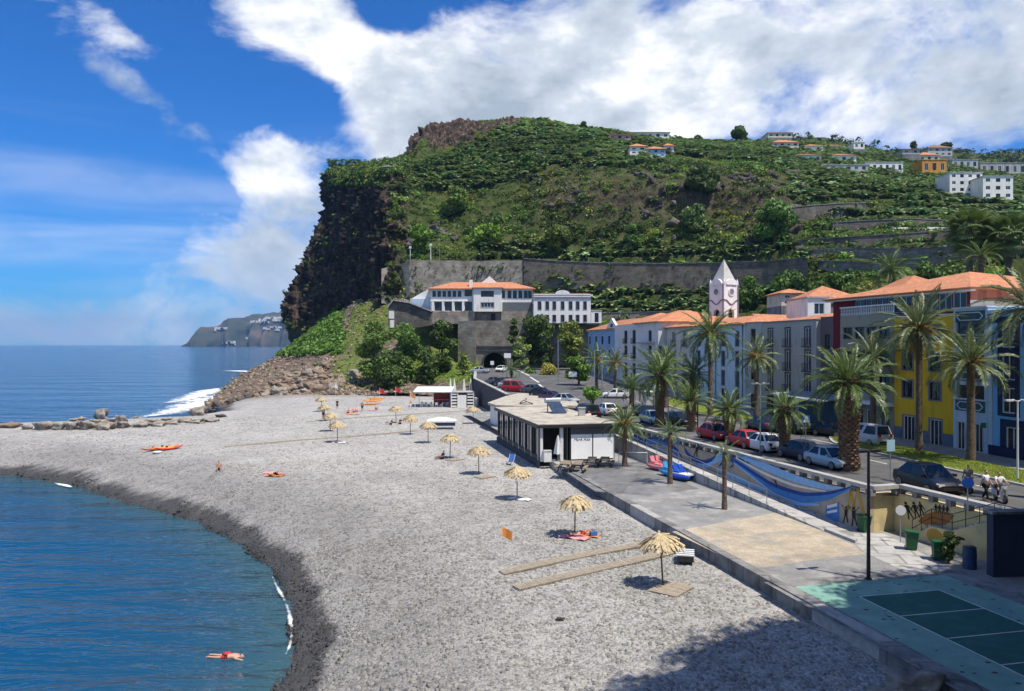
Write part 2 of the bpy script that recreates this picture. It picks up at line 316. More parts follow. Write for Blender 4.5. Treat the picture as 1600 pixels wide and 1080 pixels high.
# shoreline of the bay (beach side) and the outer shore behind the breakwater, in metres
SHORE = [(-9.5, 4), (-9.6, 22), gr(420, 1085, 0), gr(449, 1020, 0), gr(447, 950, 0), gr(418, 890, 0), gr(365, 850, 0), gr(296, 816, 0), gr(200, 789, 0), gr(100, 758, 0), gr(0, 743, 0), (-95, 86), (-125, 92)]
OUTER = [(-125, 126), (-84, 124), (-62, 135), (-57, 150), (-66, 172), (-70, 196), (-78, 222), (-84, 262)]
SHORE = [Vector((p[0], p[1])) for p in SHORE]; OUTER = [Vector((p[0], p[1])) for p in OUTER]
def seg_dist(P, poly):
    d = np.full(len(P), 1e9)
    for a, b in zip(poly[:-1], poly[1:]):
        a = np.array(a); b = np.array(b); t = np.clip(((P - a) @ (b - a)) / ((b - a) @ (b - a)), 0, 1)
        d = np.minimum(d, np.linalg.norm(P - (a + t[:, None] * (b - a)), axis=1))
    return d
def in_poly(P, poly):
    x, y = P[:, 0], P[:, 1]; c = np.zeros(len(P), bool); n = len(poly)
    for i in range(n):
        x1, y1 = poly[i]; x2, y2 = poly[(i + 1) % n]
        cr = ((y1 > y) != (y2 > y)) & (x < (x2 - x1) * (y - y1) / ((y2 - y1) + 1e-12) + x1); c ^= cr
    return c
LANDPOLY = [tuple(p) for p in SHORE] + [tuple(p) for p in OUTER] + [(200, 262), (200, 4)]
def smooth_noise(P, sc, seed=0.0, oct=4):
    return np.array([noise.fractal(Vector((p[0] * sc + seed, p[1] * sc - seed, seed)), 1.0, 2.0, oct) for p in P])
def shore_wiggle(P): return .35 * np.sin(P[:, 0] * .55 + P[:, 1] * .31) + .3 * np.sin(P[:, 1] * .8 - P[:, 0] * .27) + .15 * np.sin(P[:, 0] * 1.9 + 2)
def beach_z(P):
    ins = in_poly(P, LANDPOLY); d1 = seg_dist(P, SHORE); d2 = seg_dist(P, OUTER); w = shore_wiggle(P)
    s1 = np.where(ins, d1, -d1) + w * .8; s2 = np.where(ins, d2, -d2) + w
    z1 = np.where(s1 > 0, 2.5 * (1 - np.exp(-s1 / 5.5)), s1 * .22); z2 = np.where(s2 > 0, 2.6 * (1 - np.exp(-s2 / 7.0)), s2 * .25)
    # gentle stone ridges left by the tide, running with the shoreline
    z1 = z1 + np.where(s1 > 0, .10 * np.exp(-((s1 - 9) / 2.2) ** 2) + .07 * np.exp(-((s1 - 16) / 2.5) ** 2), 0)
    return np.maximum(np.minimum(z1, z2), -3.0)
def grid_mesh(xs, ys):
    X, Y = np.meshgrid(xs, ys); nx, ny = len(xs), len(ys); P = np.stack([X.ravel(), Y.ravel()], 1)
    i, j = np.meshgrid(np.arange(nx - 1), np.arange(ny - 1)); a = (j * nx + i).ravel(); F = np.stack([a, a + 1, a + 1 + nx, a + nx], 1); return P, F

M_SEA = sea_material()
def geo(a, b, n): return np.unique(np.round(np.concatenate([np.linspace(-120, 40, 161), -120 - np.geomspace(1, -a - 120, n), 40 + np.geomspace(1, b - 40, n)]), 3))
xs = geo(-SEA_R, SEA_R, 28)
ys = np.unique(np.round(np.concatenate([np.linspace(2, 160, 159), 160 + np.geomspace(1, SEA_R - 160, 40), 2 - np.geomspace(1, 3000, 14)]), 3))
P, F = grid_mesh(xs, ys)
d1 = np.minimum(seg_dist(P, SHORE), 99); sh = np.exp(-d1 / 4.5) * (seg_dist(P, SHORE) < 60)
V = np.column_stack([P, np.zeros(len(P))])
tag(link('sea', np_mesh('sea', V, F, M_SEA, cols=np.repeat(sh[:, None], 3, 1), smooth=True)), 'blue rippled sea reaching from the bay to the horizon', kind='structure')

# ================================================================== beach
def beach_material():
    m = bpy.data.materials.new('pebble_beach'); nt, N, L, b = nodes_of(m); b.inputs['Roughness'].default_value = .85
    g = N.new('ShaderNodeNewGeometry'); sp = N.new('ShaderNodeSeparateXYZ'); L.new(g.outputs['Position'], sp.inputs[0])
    v = N.new('ShaderNodeTexVoronoi'); v.inputs['Scale'].default_value = 8.0; L.new(g.outputs['Position'], v.inputs['Vector'])
    v2 = N.new('ShaderNodeTexVoronoi'); v2.inputs['Scale'].default_value = 1.9; L.new(g.outputs['Position'], v2.inputs['Vector'])
    rp = N.new('ShaderNodeValToRGB'); e = rp.color_ramp.elements; e[0].position = .1; e[0].color = (.20, .193, .183, 1); e[1].position = .9; e[1].color = (.47, .45, .425, 1)
    k = e.new(.5) if hasattr(e, 'new') else None
    k = rp.color_ramp.elements[1]; k.color = (.375, .365, .345, 1)
    sc = N.new('ShaderNodeSeparateColor'); L.new(v.outputs['Color'], sc.inputs[0]); s2 = N.new('ShaderNodeSeparateColor'); L.new(v2.outputs['Color'], s2.inputs[0])
    mixv = N.new('ShaderNodeMix'); mixv.inputs[0].default_value = .35; L.new(sc.outputs[0], mixv.inputs[2]); L.new(s2.outputs[0], mixv.inputs[3]); L.new(mixv.outputs[0], rp.inputs[0])
    nl = N.new('ShaderNodeTexNoise'); nl.inputs['Scale'].default_value = .16; nl.inputs['Detail'].default_value = 6; nl.inputs['Roughness'].default_value = .62; L.new(g.outputs['Position'], nl.inputs['Vector'])
    mr = N.new('ShaderNodeMapRange'); mr.inputs['From Min'].default_value = .3; mr.inputs['From Max'].default_value = .7; mr.inputs['To Min'].default_value = .82; mr.inputs['To Max'].default_value = 1.10; L.new(nl.outputs[0], mr.inputs['Value'])
    sc2 = N.new('ShaderNodeVectorMath'); sc2.operation = 'SCALE'; L.new(rp.outputs[0], sc2.inputs[0]); L.new(mr.outputs[0], sc2.inputs['Scale'])
    # the stones the swell keeps wet are dark
    a = N.new('ShaderNodeAttribute'); a.attribute_name = 'Col'
    s3 = N.new('ShaderNodeVectorMath'); s3.operation = 'MULTIPLY'; L.new(sc2.outputs[0], s3.inputs[0]); L.new(a.outputs['Color'], s3.inputs[1]); L.new(s3.outputs[0], b.inputs['Base Color'])
    bp = N.new('ShaderNodeBump'); bp.inputs['Strength'].default_value = .9; bp.inputs['Distance'].default_value = .07; bp.invert = True; L.new(v.outputs['Distance'], bp.inputs['Height']); L.new(bp.outputs[0], b.inputs['Normal'])
    return m
M_BEACH = beach_material()
xs = np.concatenate([np.arange(-130, -40, 1.2), np.arange(-40, 16, .5)]); ys = np.concatenate([np.arange(8, 60, .5), np.arange(60, 262, 1.0)])
P, F = grid_mesh(xs, ys); Z = beach_z(P)
def wet_col(P, Z):
    nz = .12 * np.sin(P[:, 0] * 1.7) * np.sin(P[:, 1] * 1.3) + .10 * np.sin(P[:, 0] * .5 + P[:, 1] * .9)
    w = np.clip((Z + nz * .6 - .68) / .16, 0, 1); w = w * w * (3 - 2 * w); d1 = seg_dist(P, SHORE); d2 = seg_dist(P, OUTER)
    dry = np.array([.20, .20, .215])[None] * (1 - w[:, None]) + w[:, None]
    mid = 1 - .34 * np.exp(-((d1 - 5) / 6.0) ** 2) - .16 * np.exp(-((d1 - 17) / 4) ** 2) * (P[:, 1] < 70)   # damp, coarser band of the upper tide
    dark = np.clip((P[:, 1] - 165) / 12, 0, 1)[:, None]                                     # brown silt at the far end of the beach
    c = dry * mid[:, None]; return c * (1 - dark) + c * dark * np.array([.62, .55, .50])
c = wet_col(P, Z)
Z = Z + RNG.normal(0, .012, len(Z))
beach = tag(link('beach', np_mesh('beach', np.column_stack([P, Z]), F, M_BEACH, cols=c, smooth=True)), 'grey pebble beach curving round the bay', kind='structure')
def bz(x, y): return float(beach_z(np.array([[x, y]]))[0])

# loose stones on it: real little rocks
def rock_template(seed, sub=1, flat=.6, rough=.28, sph=.62):
    rr = np.random.default_rng(seed)
    if sub == 0:
        V = np.array([[-1, -1, -1], [1, -1, -1], [1, 1, -1], [-1, 1, -1], [-1, -1, 1], [1, -1, 1], [1, 1, 1], [-1, 1, 1]], float) * rr.uniform(.45, .8, (8, 3))
        V[:4, :2] *= 1.15; V[4:, :2] *= .8
        F = np.array([[0, 3, 2, 1], [4, 5, 6, 7], [0, 1, 5, 4], [1, 2, 6, 5], [2, 3, 7, 6], [3, 0, 4, 7]])
    else:
        n = 2 + sub; g = np.linspace(-1, 1, n + 1); V, F, key = [], [], {}
        def vid(p):
            k = tuple(np.round(p, 4))
            if k not in key: key[k] = len(V); V.append(np.array(p, float))
            return key[k]
        for ax in range(3):
            for sg in (-1, 1):
                for i in range(n):
                    for j in range(n):
                        q = []
                        for (a, b) in ((i, j), (i + 1, j), (i + 1, j + 1), (i, j + 1)):
                            p = [0, 0, 0]; p[ax] = sg; p[(ax + 1) % 3] = g[a]; p[(ax + 2) % 3] = g[b]; q.append(vid(p))
                        F.append(q if sg > 0 else q[::-1])
        V = np.array(V); nrm = np.linalg.norm(V, axis=1)[:, None]; V = V / nrm ** sph
        o = rr.uniform(0, 50, 3); disp = np.array([noise.fractal(Vector(v * 1.1 + o), 1, 2, 3) for v in V]); V = V * (1 + rough * disp[:, None]) * rr.uniform(.75, 1.1, 3); F = np.array(F)
    V[:, 2] *= flat; return V, F
M_STONE = pm('beach_stone', (.40, .39, .365), (.28, .273, .258), scale=6, rough=.85, attr=True, space='World')
def pebbles():
    pts = []
    for (n, x0, x1, y0, y1, s0, s1) in ((44000, -13, 16, 20, 48, .04, .15), (24000, -28, 13, 46, 76, .05, .13), (9000, -66, 8, 72, 122, .07, .18)):
        x = RNG.uniform(x0, x1, n); y = y0 + (y1 - y0) * RNG.uniform(0, 1, n) ** 1.25; P = np.column_stack([x, y]); vis = np.abs(x / y) < .70
        edge = 11.2 - .225 * (y - 35.3); P = P[vis & (x < edge)]; z = beach_z(P); k = z > -.05; P, z = P[k], z[k]
        pts.append(np.column_stack([P, z - .01, s0 + (s1 - s0) * RNG.uniform(0, 1, len(P)) ** 2.6]))
    A = np.concatenate(pts); n = len(A); t = RNG.uniform(.55, 1.25, n); tint = np.column_stack([t, t * RNG.uniform(.96, 1.02, n), t * RNG.uniform(.92, 1.03, n)]) * wet_col(A[:, :2], A[:, 2])
    rot = np.column_stack([RNG.normal(0, .25, n), RNG.normal(0, .25, n), RNG.uniform(0, 6.3, n)])
    V, F, C = scatter([rock_template(k, 0) for k in range(6)], A[:, :3], A[:, 3], rot, tint)
    tag(link('pebbles', np_mesh('pebbles', V, F, M_STONE, cols=C, smooth=False)), 'loose grey stones strewn over the whole beach', kind='stuff')
pebbles()

# ================================================================== hill and cliff, a lofted surface
HILL = [
 [(600,600,520),(600,540,520),(600,500,520),(600,470,520),(600,440,520),(600,400,520),(602,370,520),(604,345,520),(606,325,520),(612,305,525),(630,290,530),(655,275,540),(690,265,600)],
 [(470,580,345),(466,535,350),(460,500,355),(457,470,358),(473,440,360),(488,400,362),(506,362,364),(519,330,366),(517,295,368),(525,275,372),(555,262,380),(620,250,400),(660,225,470)],
 [(474,585,318),(472,540,322),(476,505,328),(479,475,332),(489,440,334),(503,400,336),(518,360,338),(528,330,340),(530,295,342),(540,273,345),(572,259,352),(630,248,372),(665,212,440)],
 [(500,600,272),(500,555,285),(508,515,300),(514,480,308),(520,440,310),(526,400,312),(534,360,314),(542,330,316),(546,298,318),(556,272,320),(582,257,330),(634,247,350),(668,208,425)],
 [(540,600,236),(540,560,252),(546,520,270),(549,480,282),(552,440,285),(556,400,287),(560,360,289),(564,330,290),(568,300,292),(572,274,294),(594,258,306),(640,245,335),(672,204,412)],
 [(580,600,216),(577,560,230),(577,520,246),(577,480,258),(578,446,261),(579,410,263),(582,370,265),(585,335,267),(588,305,268),(594,275,271),(610,259,288),(646,238,324),(675,204,405)],
 [(615,600,205),(608,560,215),(604,520,226),(602,480,236),(602,450,240),(602,410,243),(603,370,246),(606,335,248),(610,303,250),(616,276,256),(628,260,280),(652,232,322),(680,200,400)],
 [(645,600,200),(645,560,208),(645,520,222),(642,480,234),(640,450,237),(640,409,239),(640,370,250),(636,332,260),(634,302,268),(640,272,284),(650,245,308),(668,205,335),(690,200,410)],
 [(700,600,200),(700,560,206),(700,515,212),(700,495,216),(700,450,236),(700,409,238),(700,375,252),(698,330,266),(696,295,280),(695,262,298),(698,228,322),(705,196,342),(715,200,420)],
 [(800,600,200),(800,560,205),(800,515,212),(800,495,216),(800,450,234),(800,408,237),(800,370,250),(800,330,258),(800,295,268),(800,262,290),(800,222,325),(805,187,355),(815,194,430)],
 [(900,600,190),(900,560,203),(900,515,210),(900,495,216),(900,455,228),(900,408,231),(900,375,242),(900,330,249),(900,290,256),(900,255,280),(900,222,320),(900,200,360),(905,206,440)],
 [(1020,600,180),(1020,560,195),(1020,520,202),(1020,495,208),(1020,455,222),(1020,412,225),(1020,380,234),(1020,330,241),(1020,285,248),(1020,258,268),(1020,235,310),(1020,218,370),(1020,226,460)],
 [(1150,600,160),(1150,550,180),(1150,510,192),(1150,490,200),(1150,450,214),(1150,409,217),(1150,378,226),(1150,330,234),(1150,290,240),(1150,262,262),(1150,243,310),(1150,224,400),(1150,234,500)],
 [(1250,590,150),(1250,540,162),(1250,500,175),(1250,475,186),(1250,440,200),(1250,405,206),(1250,380,215),(1250,345,224),(1250,310,236),(1250,280,256),(1250,252,310),(1250,224,420),(1250,234,520)],
 [(1350,580,130),(1350,530,145),(1350,480,158),(1350,450,170),(1350,425,185),(1350,403,196),(1350,380,206),(1350,350,220),(1350,318,238),(1350,290,262),(1350,265,320),(1350,236,430),(1350,242,540)],
 [(1480,570,105),(1480,520,118),(1480,480,130),(1480,450,145),(1480,425,162),(1480,403,176),(1480,383,190),(1480,355,212),(1480,325,238),(1480,300,270),(1480,278,330),(1480,255,430),(1480,252,560)],
 [(1620,570,95),(1620,520,105),(1620,480,115),(1620,455,130),(1620,430,146),(1620,405,162),(1620,385,178),(1620,362,205),(1620,337,235),(1620,318,270),(1620,297,330),(1620,272,420),(1620,262,560)],
 [(1950,570,80),(1950,520,92),(1950,480,104),(1950,455,118),(1950,430,134),(1950,405,150),(1950,385,168),(1950,362,195),(1950,335,225),(1950,315,260),(1950,295,320),(1950,268,410),(1950,262,560)]]
def catmull(A, t):
    """A (n, ...), t in [0,n-1]"""
    n = len(A); i = np.clip(np.floor(t).astype(int), 0, n - 2); f = (t - i)[(...,) + (None,) * (A.ndim - 1)]
    p0, p1, p2, p3 = A[np.clip(i - 1, 0, n - 1)], A[i], A[i + 1], A[np.clip(i + 2, 0, n - 1)]
    m1, m2 = (p2 - p0) * .38, (p3 - p1) * .38; f2, f3 = f * f, f * f * f
    return (2 * f3 - 3 * f2 + 1) * p1 + (f3 - 2 * f2 + f) * m1 + (-2 * f3 + 3 * f2) * p2 + (f3 - f2) * m2
def loft(table, nu, nv, skirt=None):
    G = np.array([[tuple(at(*p)) for p in c] for c in table], float)
    if skirt is not None:
        s = G[:, :1].copy(); s[:, 0, 2] = skirt; s[:, 0, 1] -= 3; G = np.concatenate([s, G], 1)
    G = catmull(G, np.linspace(0, len(G) - 1, nu)); G = np.swapaxes(catmull(np.swapaxes(G, 0, 1), np.linspace(0, G.shape[1] - 1, nv)), 0, 1); return G
def grid_faces(nu, nv, flip=False):
    i, j = np.meshgrid(np.arange(nu - 1), np.arange(nv - 1), indexing='ij'); a = (i * nv + j).ravel(); F = np.stack([a, a + nv, a + nv + 1, a + 1], 1); return F[:, ::-1] if flip else F
def grid_normals(G):
    du = np.gradient(G, axis=0); dv = np.gradient(G, axis=1); n = np.cross(du, dv); return n / (np.linalg.norm(n, axis=-1, keepdims=True) + 1e-9)
def hill_material():
    m = bpy.data.materials.new('hill_slope'); nt, N, L, b = nodes_of(m); b.inputs['Roughness'].default_value = .95; b.inputs['Specular IOR Level'].default_value = .15
    g = N.new('ShaderNodeNewGeometry'); at_ = N.new('ShaderNodeAttribute'); at_.attribute_name = 'Col'; sp = N.new('ShaderNodeSeparateColor'); L.new(at_.outputs['Color'], sp.inputs[0])
    def nz(s, d=6, st=(1, 1, 1)):
        mp = N.new('ShaderNodeMapping'); mp.inputs['Scale'].default_value = st; L.new(g.outputs['Position'], mp.inputs[0])
        n = N.new('ShaderNodeTexNoise'); n.inputs['Scale'].default_value = s; n.inputs['Detail'].default_value = d; n.inputs['Roughness'].default_value = .65; L.new(mp.outputs[0], n.inputs['Vector']); return n.outputs[0]
    def ramp(x, els):
        r = N.new('ShaderNodeValToRGB'); L.new(x, r.inputs[0]); e = r.color_ramp.elements
        e[0].position, e[0].color = els[0][0], (*els[0][1], 1); e[1].position, e[1].color = els[-1][0], (*els[-1][1], 1)
        for p, c in els[1:-1]: k = e.new(p); k.color = (*c, 1)
        return r.outputs[0]
    rock_a = ramp(nz(.35, 8, (1, 1, .45)), [(.3, (.030, .022, .018)), (.5, (.085, .062, .048)), (.62, (.15, .11, .082)), (.75, (.22, .17, .125))])
    rock_b = ramp(nz(.45, 9, (1, 1, .30)), [(.32, (.014, .011, .010)), (.48, (.045, .034, .028)), (.60, (.10, .074, .058)), (.74, (.20, .145, .105))])
    veg = ramp(nz(.25, 7), [(.3, (.022, .034, .010)), (.5, (.052, .075, .020)), (.63, (.092, .098, .035)), (.78, (.15, .115, .06))])
    def mix(f, a, b_):
        x = N.new('ShaderNodeMix'); x.data_type = 'RGBA'; L.new(f, x.inputs['Factor']); L.new(a, x.inputs[6]); L.new(b_, x.inputs[7]); return x.outputs[2]
    rock = mix(sp.outputs[1], rock_a, rock_b)
    ad = N.new('ShaderNodeMath'); ad.operation = 'MULTIPLY_ADD'; L.new(nz(.16, 6), ad.inputs[0]); ad.inputs[1].default_value = 1.5; ad.inputs[2].default_value = -.75
    a2 = N.new('ShaderNodeMath'); a2.use_clamp = True; L.new(sp.outputs[0], a2.inputs[0]); L.new(ad.outputs[0], a2.inputs[1])
    L.new(mix(a2.outputs[0], veg, rock), b.inputs['Base Color'])
    bp = N.new('ShaderNodeBump'); bp.inputs['Strength'].default_value = 1; bp.inputs['Distance'].default_value = 1.2; L.new(nz(.8, 8, (1, 1, .6)), bp.inputs['Height']); L.new(bp.outputs[0], b.inputs['Normal'])
    return m
M_HILL = hill_material()
TSTEP = 4.0
BAN = [[(612, 300), (632, 268), (700, 240), (760, 212), (800, 192), (890, 190), (960, 208), (1060, 214), (1150, 210), (1330, 216), (1420, 232), (1500, 245), (1640, 268), (1640, 352), (1500, 340), (1360, 312), (1240, 318), (1236, 262), (1050, 243), (985, 262), (860, 264), (750, 300), (640, 300)],
       [(745, 408), (745, 384), (1250, 380), (1265, 405), (1040, 413)], [(836, 496), (836, 440), (1010, 450), (1108, 452), (1108, 490)], [(1155, 485), (1160, 440), (1215, 440), (1215, 480)], [(1300, 340), (1300, 324), (1500, 326), (1620, 350), (1640, 380), (1500, 360), (1420, 342)], [(1420, 398), (1440, 376), (1640, 380), (1640, 420), (1560, 420)]]
def make_hill():
    nu, nv = 360, 300; G = loft(HILL, nu, nv, skirt=2.0); nr = grid_normals(G)
    if nr[nu // 2, nv // 2, 1] > 0: nr = -nr
    U = G[..., 0] / G[..., 1] * FPX + CU; Vv = CV - (G[..., 2] - CZ) / G[..., 1] * FPX
    steep = 1 - np.clip(np.abs(nr[..., 2]) * 1.9, 0, 1)
    cliff = np.clip((650 - U) / 40, 0, 1) * np.clip((540 - Vv) / 40, 0, 1) * np.clip((Vv - 262) / 14, 0, 1)
    mid = np.clip(1 - np.abs(Vv - 310) / 55, 0, 1) * np.clip((U - 820) / 60, 0, 1) * np.clip((1270 - U) / 60, 0, 1)     # bare rock band under the plantations
    rockm = np.clip(np.maximum(cliff * 1.0, mid * .72) + steep * .15, 0, 1)
    flat = G.reshape(-1, 3); d = np.zeros(len(flat)); rm = rockm.ravel(); cm = cliff.ravel()
    for i, p in enumerate(flat):
        q = Vector(p)
        a = noise.fractal(q * .05, 1, 2, 5) * 1.1 + noise.fractal(q * .22, 1, 2, 3) * .35
        if rm[i] > .05:
            w = Vector((q.x * .13, q.y * .13, q.z * .035)); rd = 1 - abs(noise.noise(w)) * 2; r2 = 1 - abs(noise.noise(Vector((q.x, q.y, q.z * .55)) * .42)) * 2; r3 = noise.fractal(q * .9, 1, 2, 3)
            a += rm[i] * ((rd - .5 * cm[i]) * (1.2 + 4.6 * cm[i]) - 1.5 * cm[i] + r2 * (.8 + 1.7 * cm[i]) + r3 * (.5 + 1.0 * cm[i]))
        d[i] = a
    V = flat + nr.reshape(-1, 3) * d[:, None]
    UVp = np.column_stack([U.ravel(), Vv.ravel()]); inb = np.zeros(len(V), bool)
    for pl_ in BAN: inb |= in_poly(UVp, pl_)
    q = V[:, 2] / TSTEP; fr = q - np.floor(q); stp_ = np.clip((fr - .66) / .34, 0, 1); V[:, 2] = np.where(inb, TSTEP * (np.floor(q) + .22 * fr + .78 * stp_ * stp_ * (3 - 2 * stp_)), V[:, 2])    # cultivated terraces
    C = np.stack([rockm.ravel(), cliff.ravel(), rockm.ravel()], 1)
    me = np_mesh('hill', V, grid_faces(nu, nv), M_HILL, cols=C, smooth=False)
    o = tag(link('hill', me), 'steep green hill ending in a dark sea cliff', kind='structure'); return o, V, grid_faces(nu, nv)
hill, HV, HF = make_hill()
BVH = BVHTree.FromPolygons([tuple(v) for v in HV], [tuple(f) for f in HF.tolist()])
def hit(u, v, back=0.0):
    d = (at(u, v, 100) - Vector((0, 0, CZ))).normalized(); h = BVH.ray_cast(Vector((0, 0, CZ)), d, 900)
    return (h[0] + d * back) if h[0] is not None else at(u, v, 400)
def hitD(u, v): return hit(u, v).y

# crag on the crest
M_ROCK = pm('dark_rock', (.018, .014, .013), (.070, .052, .042), scale=.5, rough=.95, bump=1, bscale=2.2, c3=(.15, .11, .085), s3=2.2, spec=.15, space='World', stretch=(1, 1, .5))
def crag(name, cols, label, amp=2.2, nu=70, nv=36, mat=None, kind='structure', cat=None, seed=0):
    G = loft(cols, nu, nv); nr = grid_normals(G); nr = nr if nr[nu // 2, nv // 3, 1] < 0 else -nr; flat = G.reshape(-1, 3); nn = nr.reshape(-1, 3); V = []
    for p, k in zip(flat, nn):
        q = Vector(p) + Vector((seed, seed, 0)); a = (.4 - abs(noise.noise(Vector((q.x * .28, q.y * .28, q.z * .10)))) * 2) * amp * 1.5 + noise.fractal(q * .6, 1, 2, 4) * amp * .7 + (.5 - abs(noise.noise(Vector((q.x * .9, q.y * .9, q.z * .3))))) * amp * .6; V.append(p + k * a)
    return tag(link(name, np_mesh(name, np.array(V), grid_faces(nu, nv), mat or M_ROCK)), label, cat, kind=kind)
crag('rock_outcrop', [[(632,258,318),(636,240,322),(642,222,328),(652,216,336),(668,222,370)],[(660,256,316),(658,232,320),(660,208,326),(668,199,334),(680,205,372)],[(690,250,318),(690,222,322),(692,203,328),(696,195,336),(704,202,374)],
 [(722,236,322),(722,212,326),(724,196,332),(728,190,340),(736,198,376)],[(752,220,330),(752,206,334),(752,199,340),(756,196,348),(764,202,380)],[(784,205,338),(786,197,342),(788,191,348),(792,188,356),(798,196,390)],[(815,200,345),(815,194,350),(816,190,356),(818,188,362),(822,196,395)]],
 'jagged dark crag on the crest of the hill', amp=1.9)

# far headland, a real mountain 5 km off
def headland():
    D = 4600.0; top = [(286, 541), (306, 522), (316, 507), (330, 501), (342, 493), (380, 487), (412, 482), (436, 477), (456, 473), (480, 468), (540, 470), (640, 455)]
    nu, nv = 120, 26; us = np.linspace(290, 520, nu); tv = np.interp(us, [a for a, _ in top], [b for _, b in top]); V = []
    for i, u in enumerate(us):
        H = (CV - tv[i]) / FPX * D + CZ
        for j in range(nv):
            t = j / (nv - 1); prof = [0, .50, .72, 1.0, .9][0] if t == 0 else None
            h = H * (min(1, (t / .45)) ** .75 * .72 + max(0, (t - .45) / .55) * .28 if t < .98 else 1)
            y = D + 40 * (t < .45) * t + max(0, t - .40) * 1500; sc = y / D; x = (u - CU) / FPX * D
            a = noise.fractal(Vector((x * .004, y * .004, h * .004)), 1, 2, 5); r = 1 - abs(noise.noise(Vector((x * .006, 3, h * .0012)))) * 2
            V.append((x, y - r * 190 * (1 - t) - a * 90, max(-4, h + (a * 22 if j else -5) + (y - D) * (h - CZ) / D + a * 14)))
    m = pm('headland_slope', (.035, .050, .030), (.085, .075, .050), scale=.006, rough=1, c3=(.17, .11, .085), s3=.6, spec=.1, space='World', detail=8)
    tag(link('headland', np_mesh('headland', V, grid_faces(nu, nv), m, smooth=False)), 'distant hazy headland beyond the sea cliff', kind='structure')
    b = MB(); rr = random.Random(5)
    for (u, v, n, sp) in ((430, 499, 24, 22), (415, 503, 14, 14), (400, 531, 8, 8), (438, 514, 8, 10), (345, 515, 5, 8), (366, 538, 9, 7), (450, 487, 8, 6), (355, 512, 4, 5)):
        for k in range(n):
            i = int(np.clip((u + rr.uniform(-sp, sp) - 290) / 230 * (nu - 1), 0, nu - 1)); vv = v + rr.uniform(-1.6, 1.6); best = min(range(nv), key=lambda j: abs(CV - (V[i * nv + j][2] - CZ) / V[i * nv + j][1] * FPX - vv)); p = V[i * nv + best]
            s = rr.uniform(5, 11); b.box((p[0] - s, p[1] - 14, p[2] - 2), (p[0] + s, p[1] + 6, p[2] + rr.uniform(6, 12)))
    tag(b.build('village', pm('far_house_wall', (.72, .70, .66), (.6, .56, .5), scale=.05)), 'white specks of houses on the far headland', 'village', kind='stuff')
headland()

# wooded ridge behind the upper houses
def ridge():
    nu, nv = 60, 14; V = []; us = np.linspace(1080, 2100, nu); tv = np.interp(us, [1080, 1200, 1290, 1330, 1400, 1440, 1480, 1520, 1560, 1600, 1800, 2100], [240, 218, 214, 224, 238, 234, 231, 240, 241, 238, 228, 220])
    for i, u in enumerate(us):
        for j in range(nv):
            t = j / (nv - 1); D = 470 + 230 * t; v = lerp(300, tv[i], t ** .8); p = at(u, v, D); a = noise.fractal(p * .02, 1, 2, 4); V.append((p.x, p.y, p.z + a * 3 * (1 - .7 * t)))
    o = tag(link('ridge', np_mesh('ridge', V, grid_faces(nu, nv), M_HILL, cols=np.zeros((len(V), 3)), smooth=True)), 'wooded ridge behind the upper houses', kind='structure'); return V
RIDGE = ridge()

# talus of the rockfall between cliff and beach
TAL = [[(395,578,330),(392,585,262),(372,590,240),(345,612,205),(318,640,168),(316,652,160)],[(440,555,335),(430,562,262),(415,572,242),(388,592,215),(345,632,172),(340,642,166)],[(476,528,332),(470,540,262),(455,560,240),(440,585,212),(425,612,184),(423,620,178)],[(515,498,310),(512,508,256),(505,540,234),(500,582,206),(500,610,182),(500,618,175)],
 [(562,466,290),(560,476,250),(560,520,230),(560,575,202),(560,608,180),(560,618,172)],[(606,462,246),(608,470,238),(614,525,216),(622,575,195),(630,606,178),(634,616,170)],[(660,470,236),(660,480,222),(665,530,210),(680,575,192),(700,600,178),(705,614,168)],[(745,492,226),(745,500,212),(745,540,206),(748,572,195),(752,588,180),(752,604,172)]]
def talus():
    nu, nv = 120, 60; G = loft(TAL, nu, nv); flat = G.reshape(-1, 3); V = [(p[0], p[1], p[2] + noise.fractal(Vector(p) * .18, 1, 2, 4) * .9 + noise.noise(Vector(p) * .8) * .25) for p in flat]
    m = pm('talus_earth', (.125, .095, .07), (.075, .056, .041), scale=.3, rough=.95, bump=.8, bscale=1.5, c3=(.26, .20, .15), s3=3, space='World')
    # grassy parts as a second slot
    U = flat[:, 0] / flat[:, 1] * FPX + CU; Vv = CV - (flat[:, 2] - CZ) / flat[:, 1] * FPX; F = grid_faces(nu, nv)
    nz = np.array([noise.fractal(Vector(p) * .12, 1, 2, 3) for p in flat]); grass = (np.abs(U - 575 - (520 - Vv) * .35) < 46 + nz * 60) & (Vv > 470) & (Vv < 606); grass |= (U > 640) & (Vv < 596 + nz * 6)
    mg = pm('talus_grass', (.075, .12, .018), (.13, .15, .035), scale=.5, rough=1, bump=.6, bscale=3, c3=(.16, .13, .06), s3=2, space='World')
    tag(link('talus', np_mesh('talus', V, F, [m, mg], mi=grass[F[:, 0]].astype(int))), 'brown rockfall slope between sea cliff and beach', kind='structure'); return np.array(V), F, grass
TV, TF, TG = talus()
TBVH = BVHTree.FromPolygons([tuple(v) for v in TV], [tuple(f) for f in TF.tolist()])
def thit(u, v):
    d = (at(u, v, 100) - Vector((0, 0, CZ))).normalized(); h = TBVH.ray_cast(Vector((0, 0, CZ)), d, 900); return h[0] if h[0] is not None else None
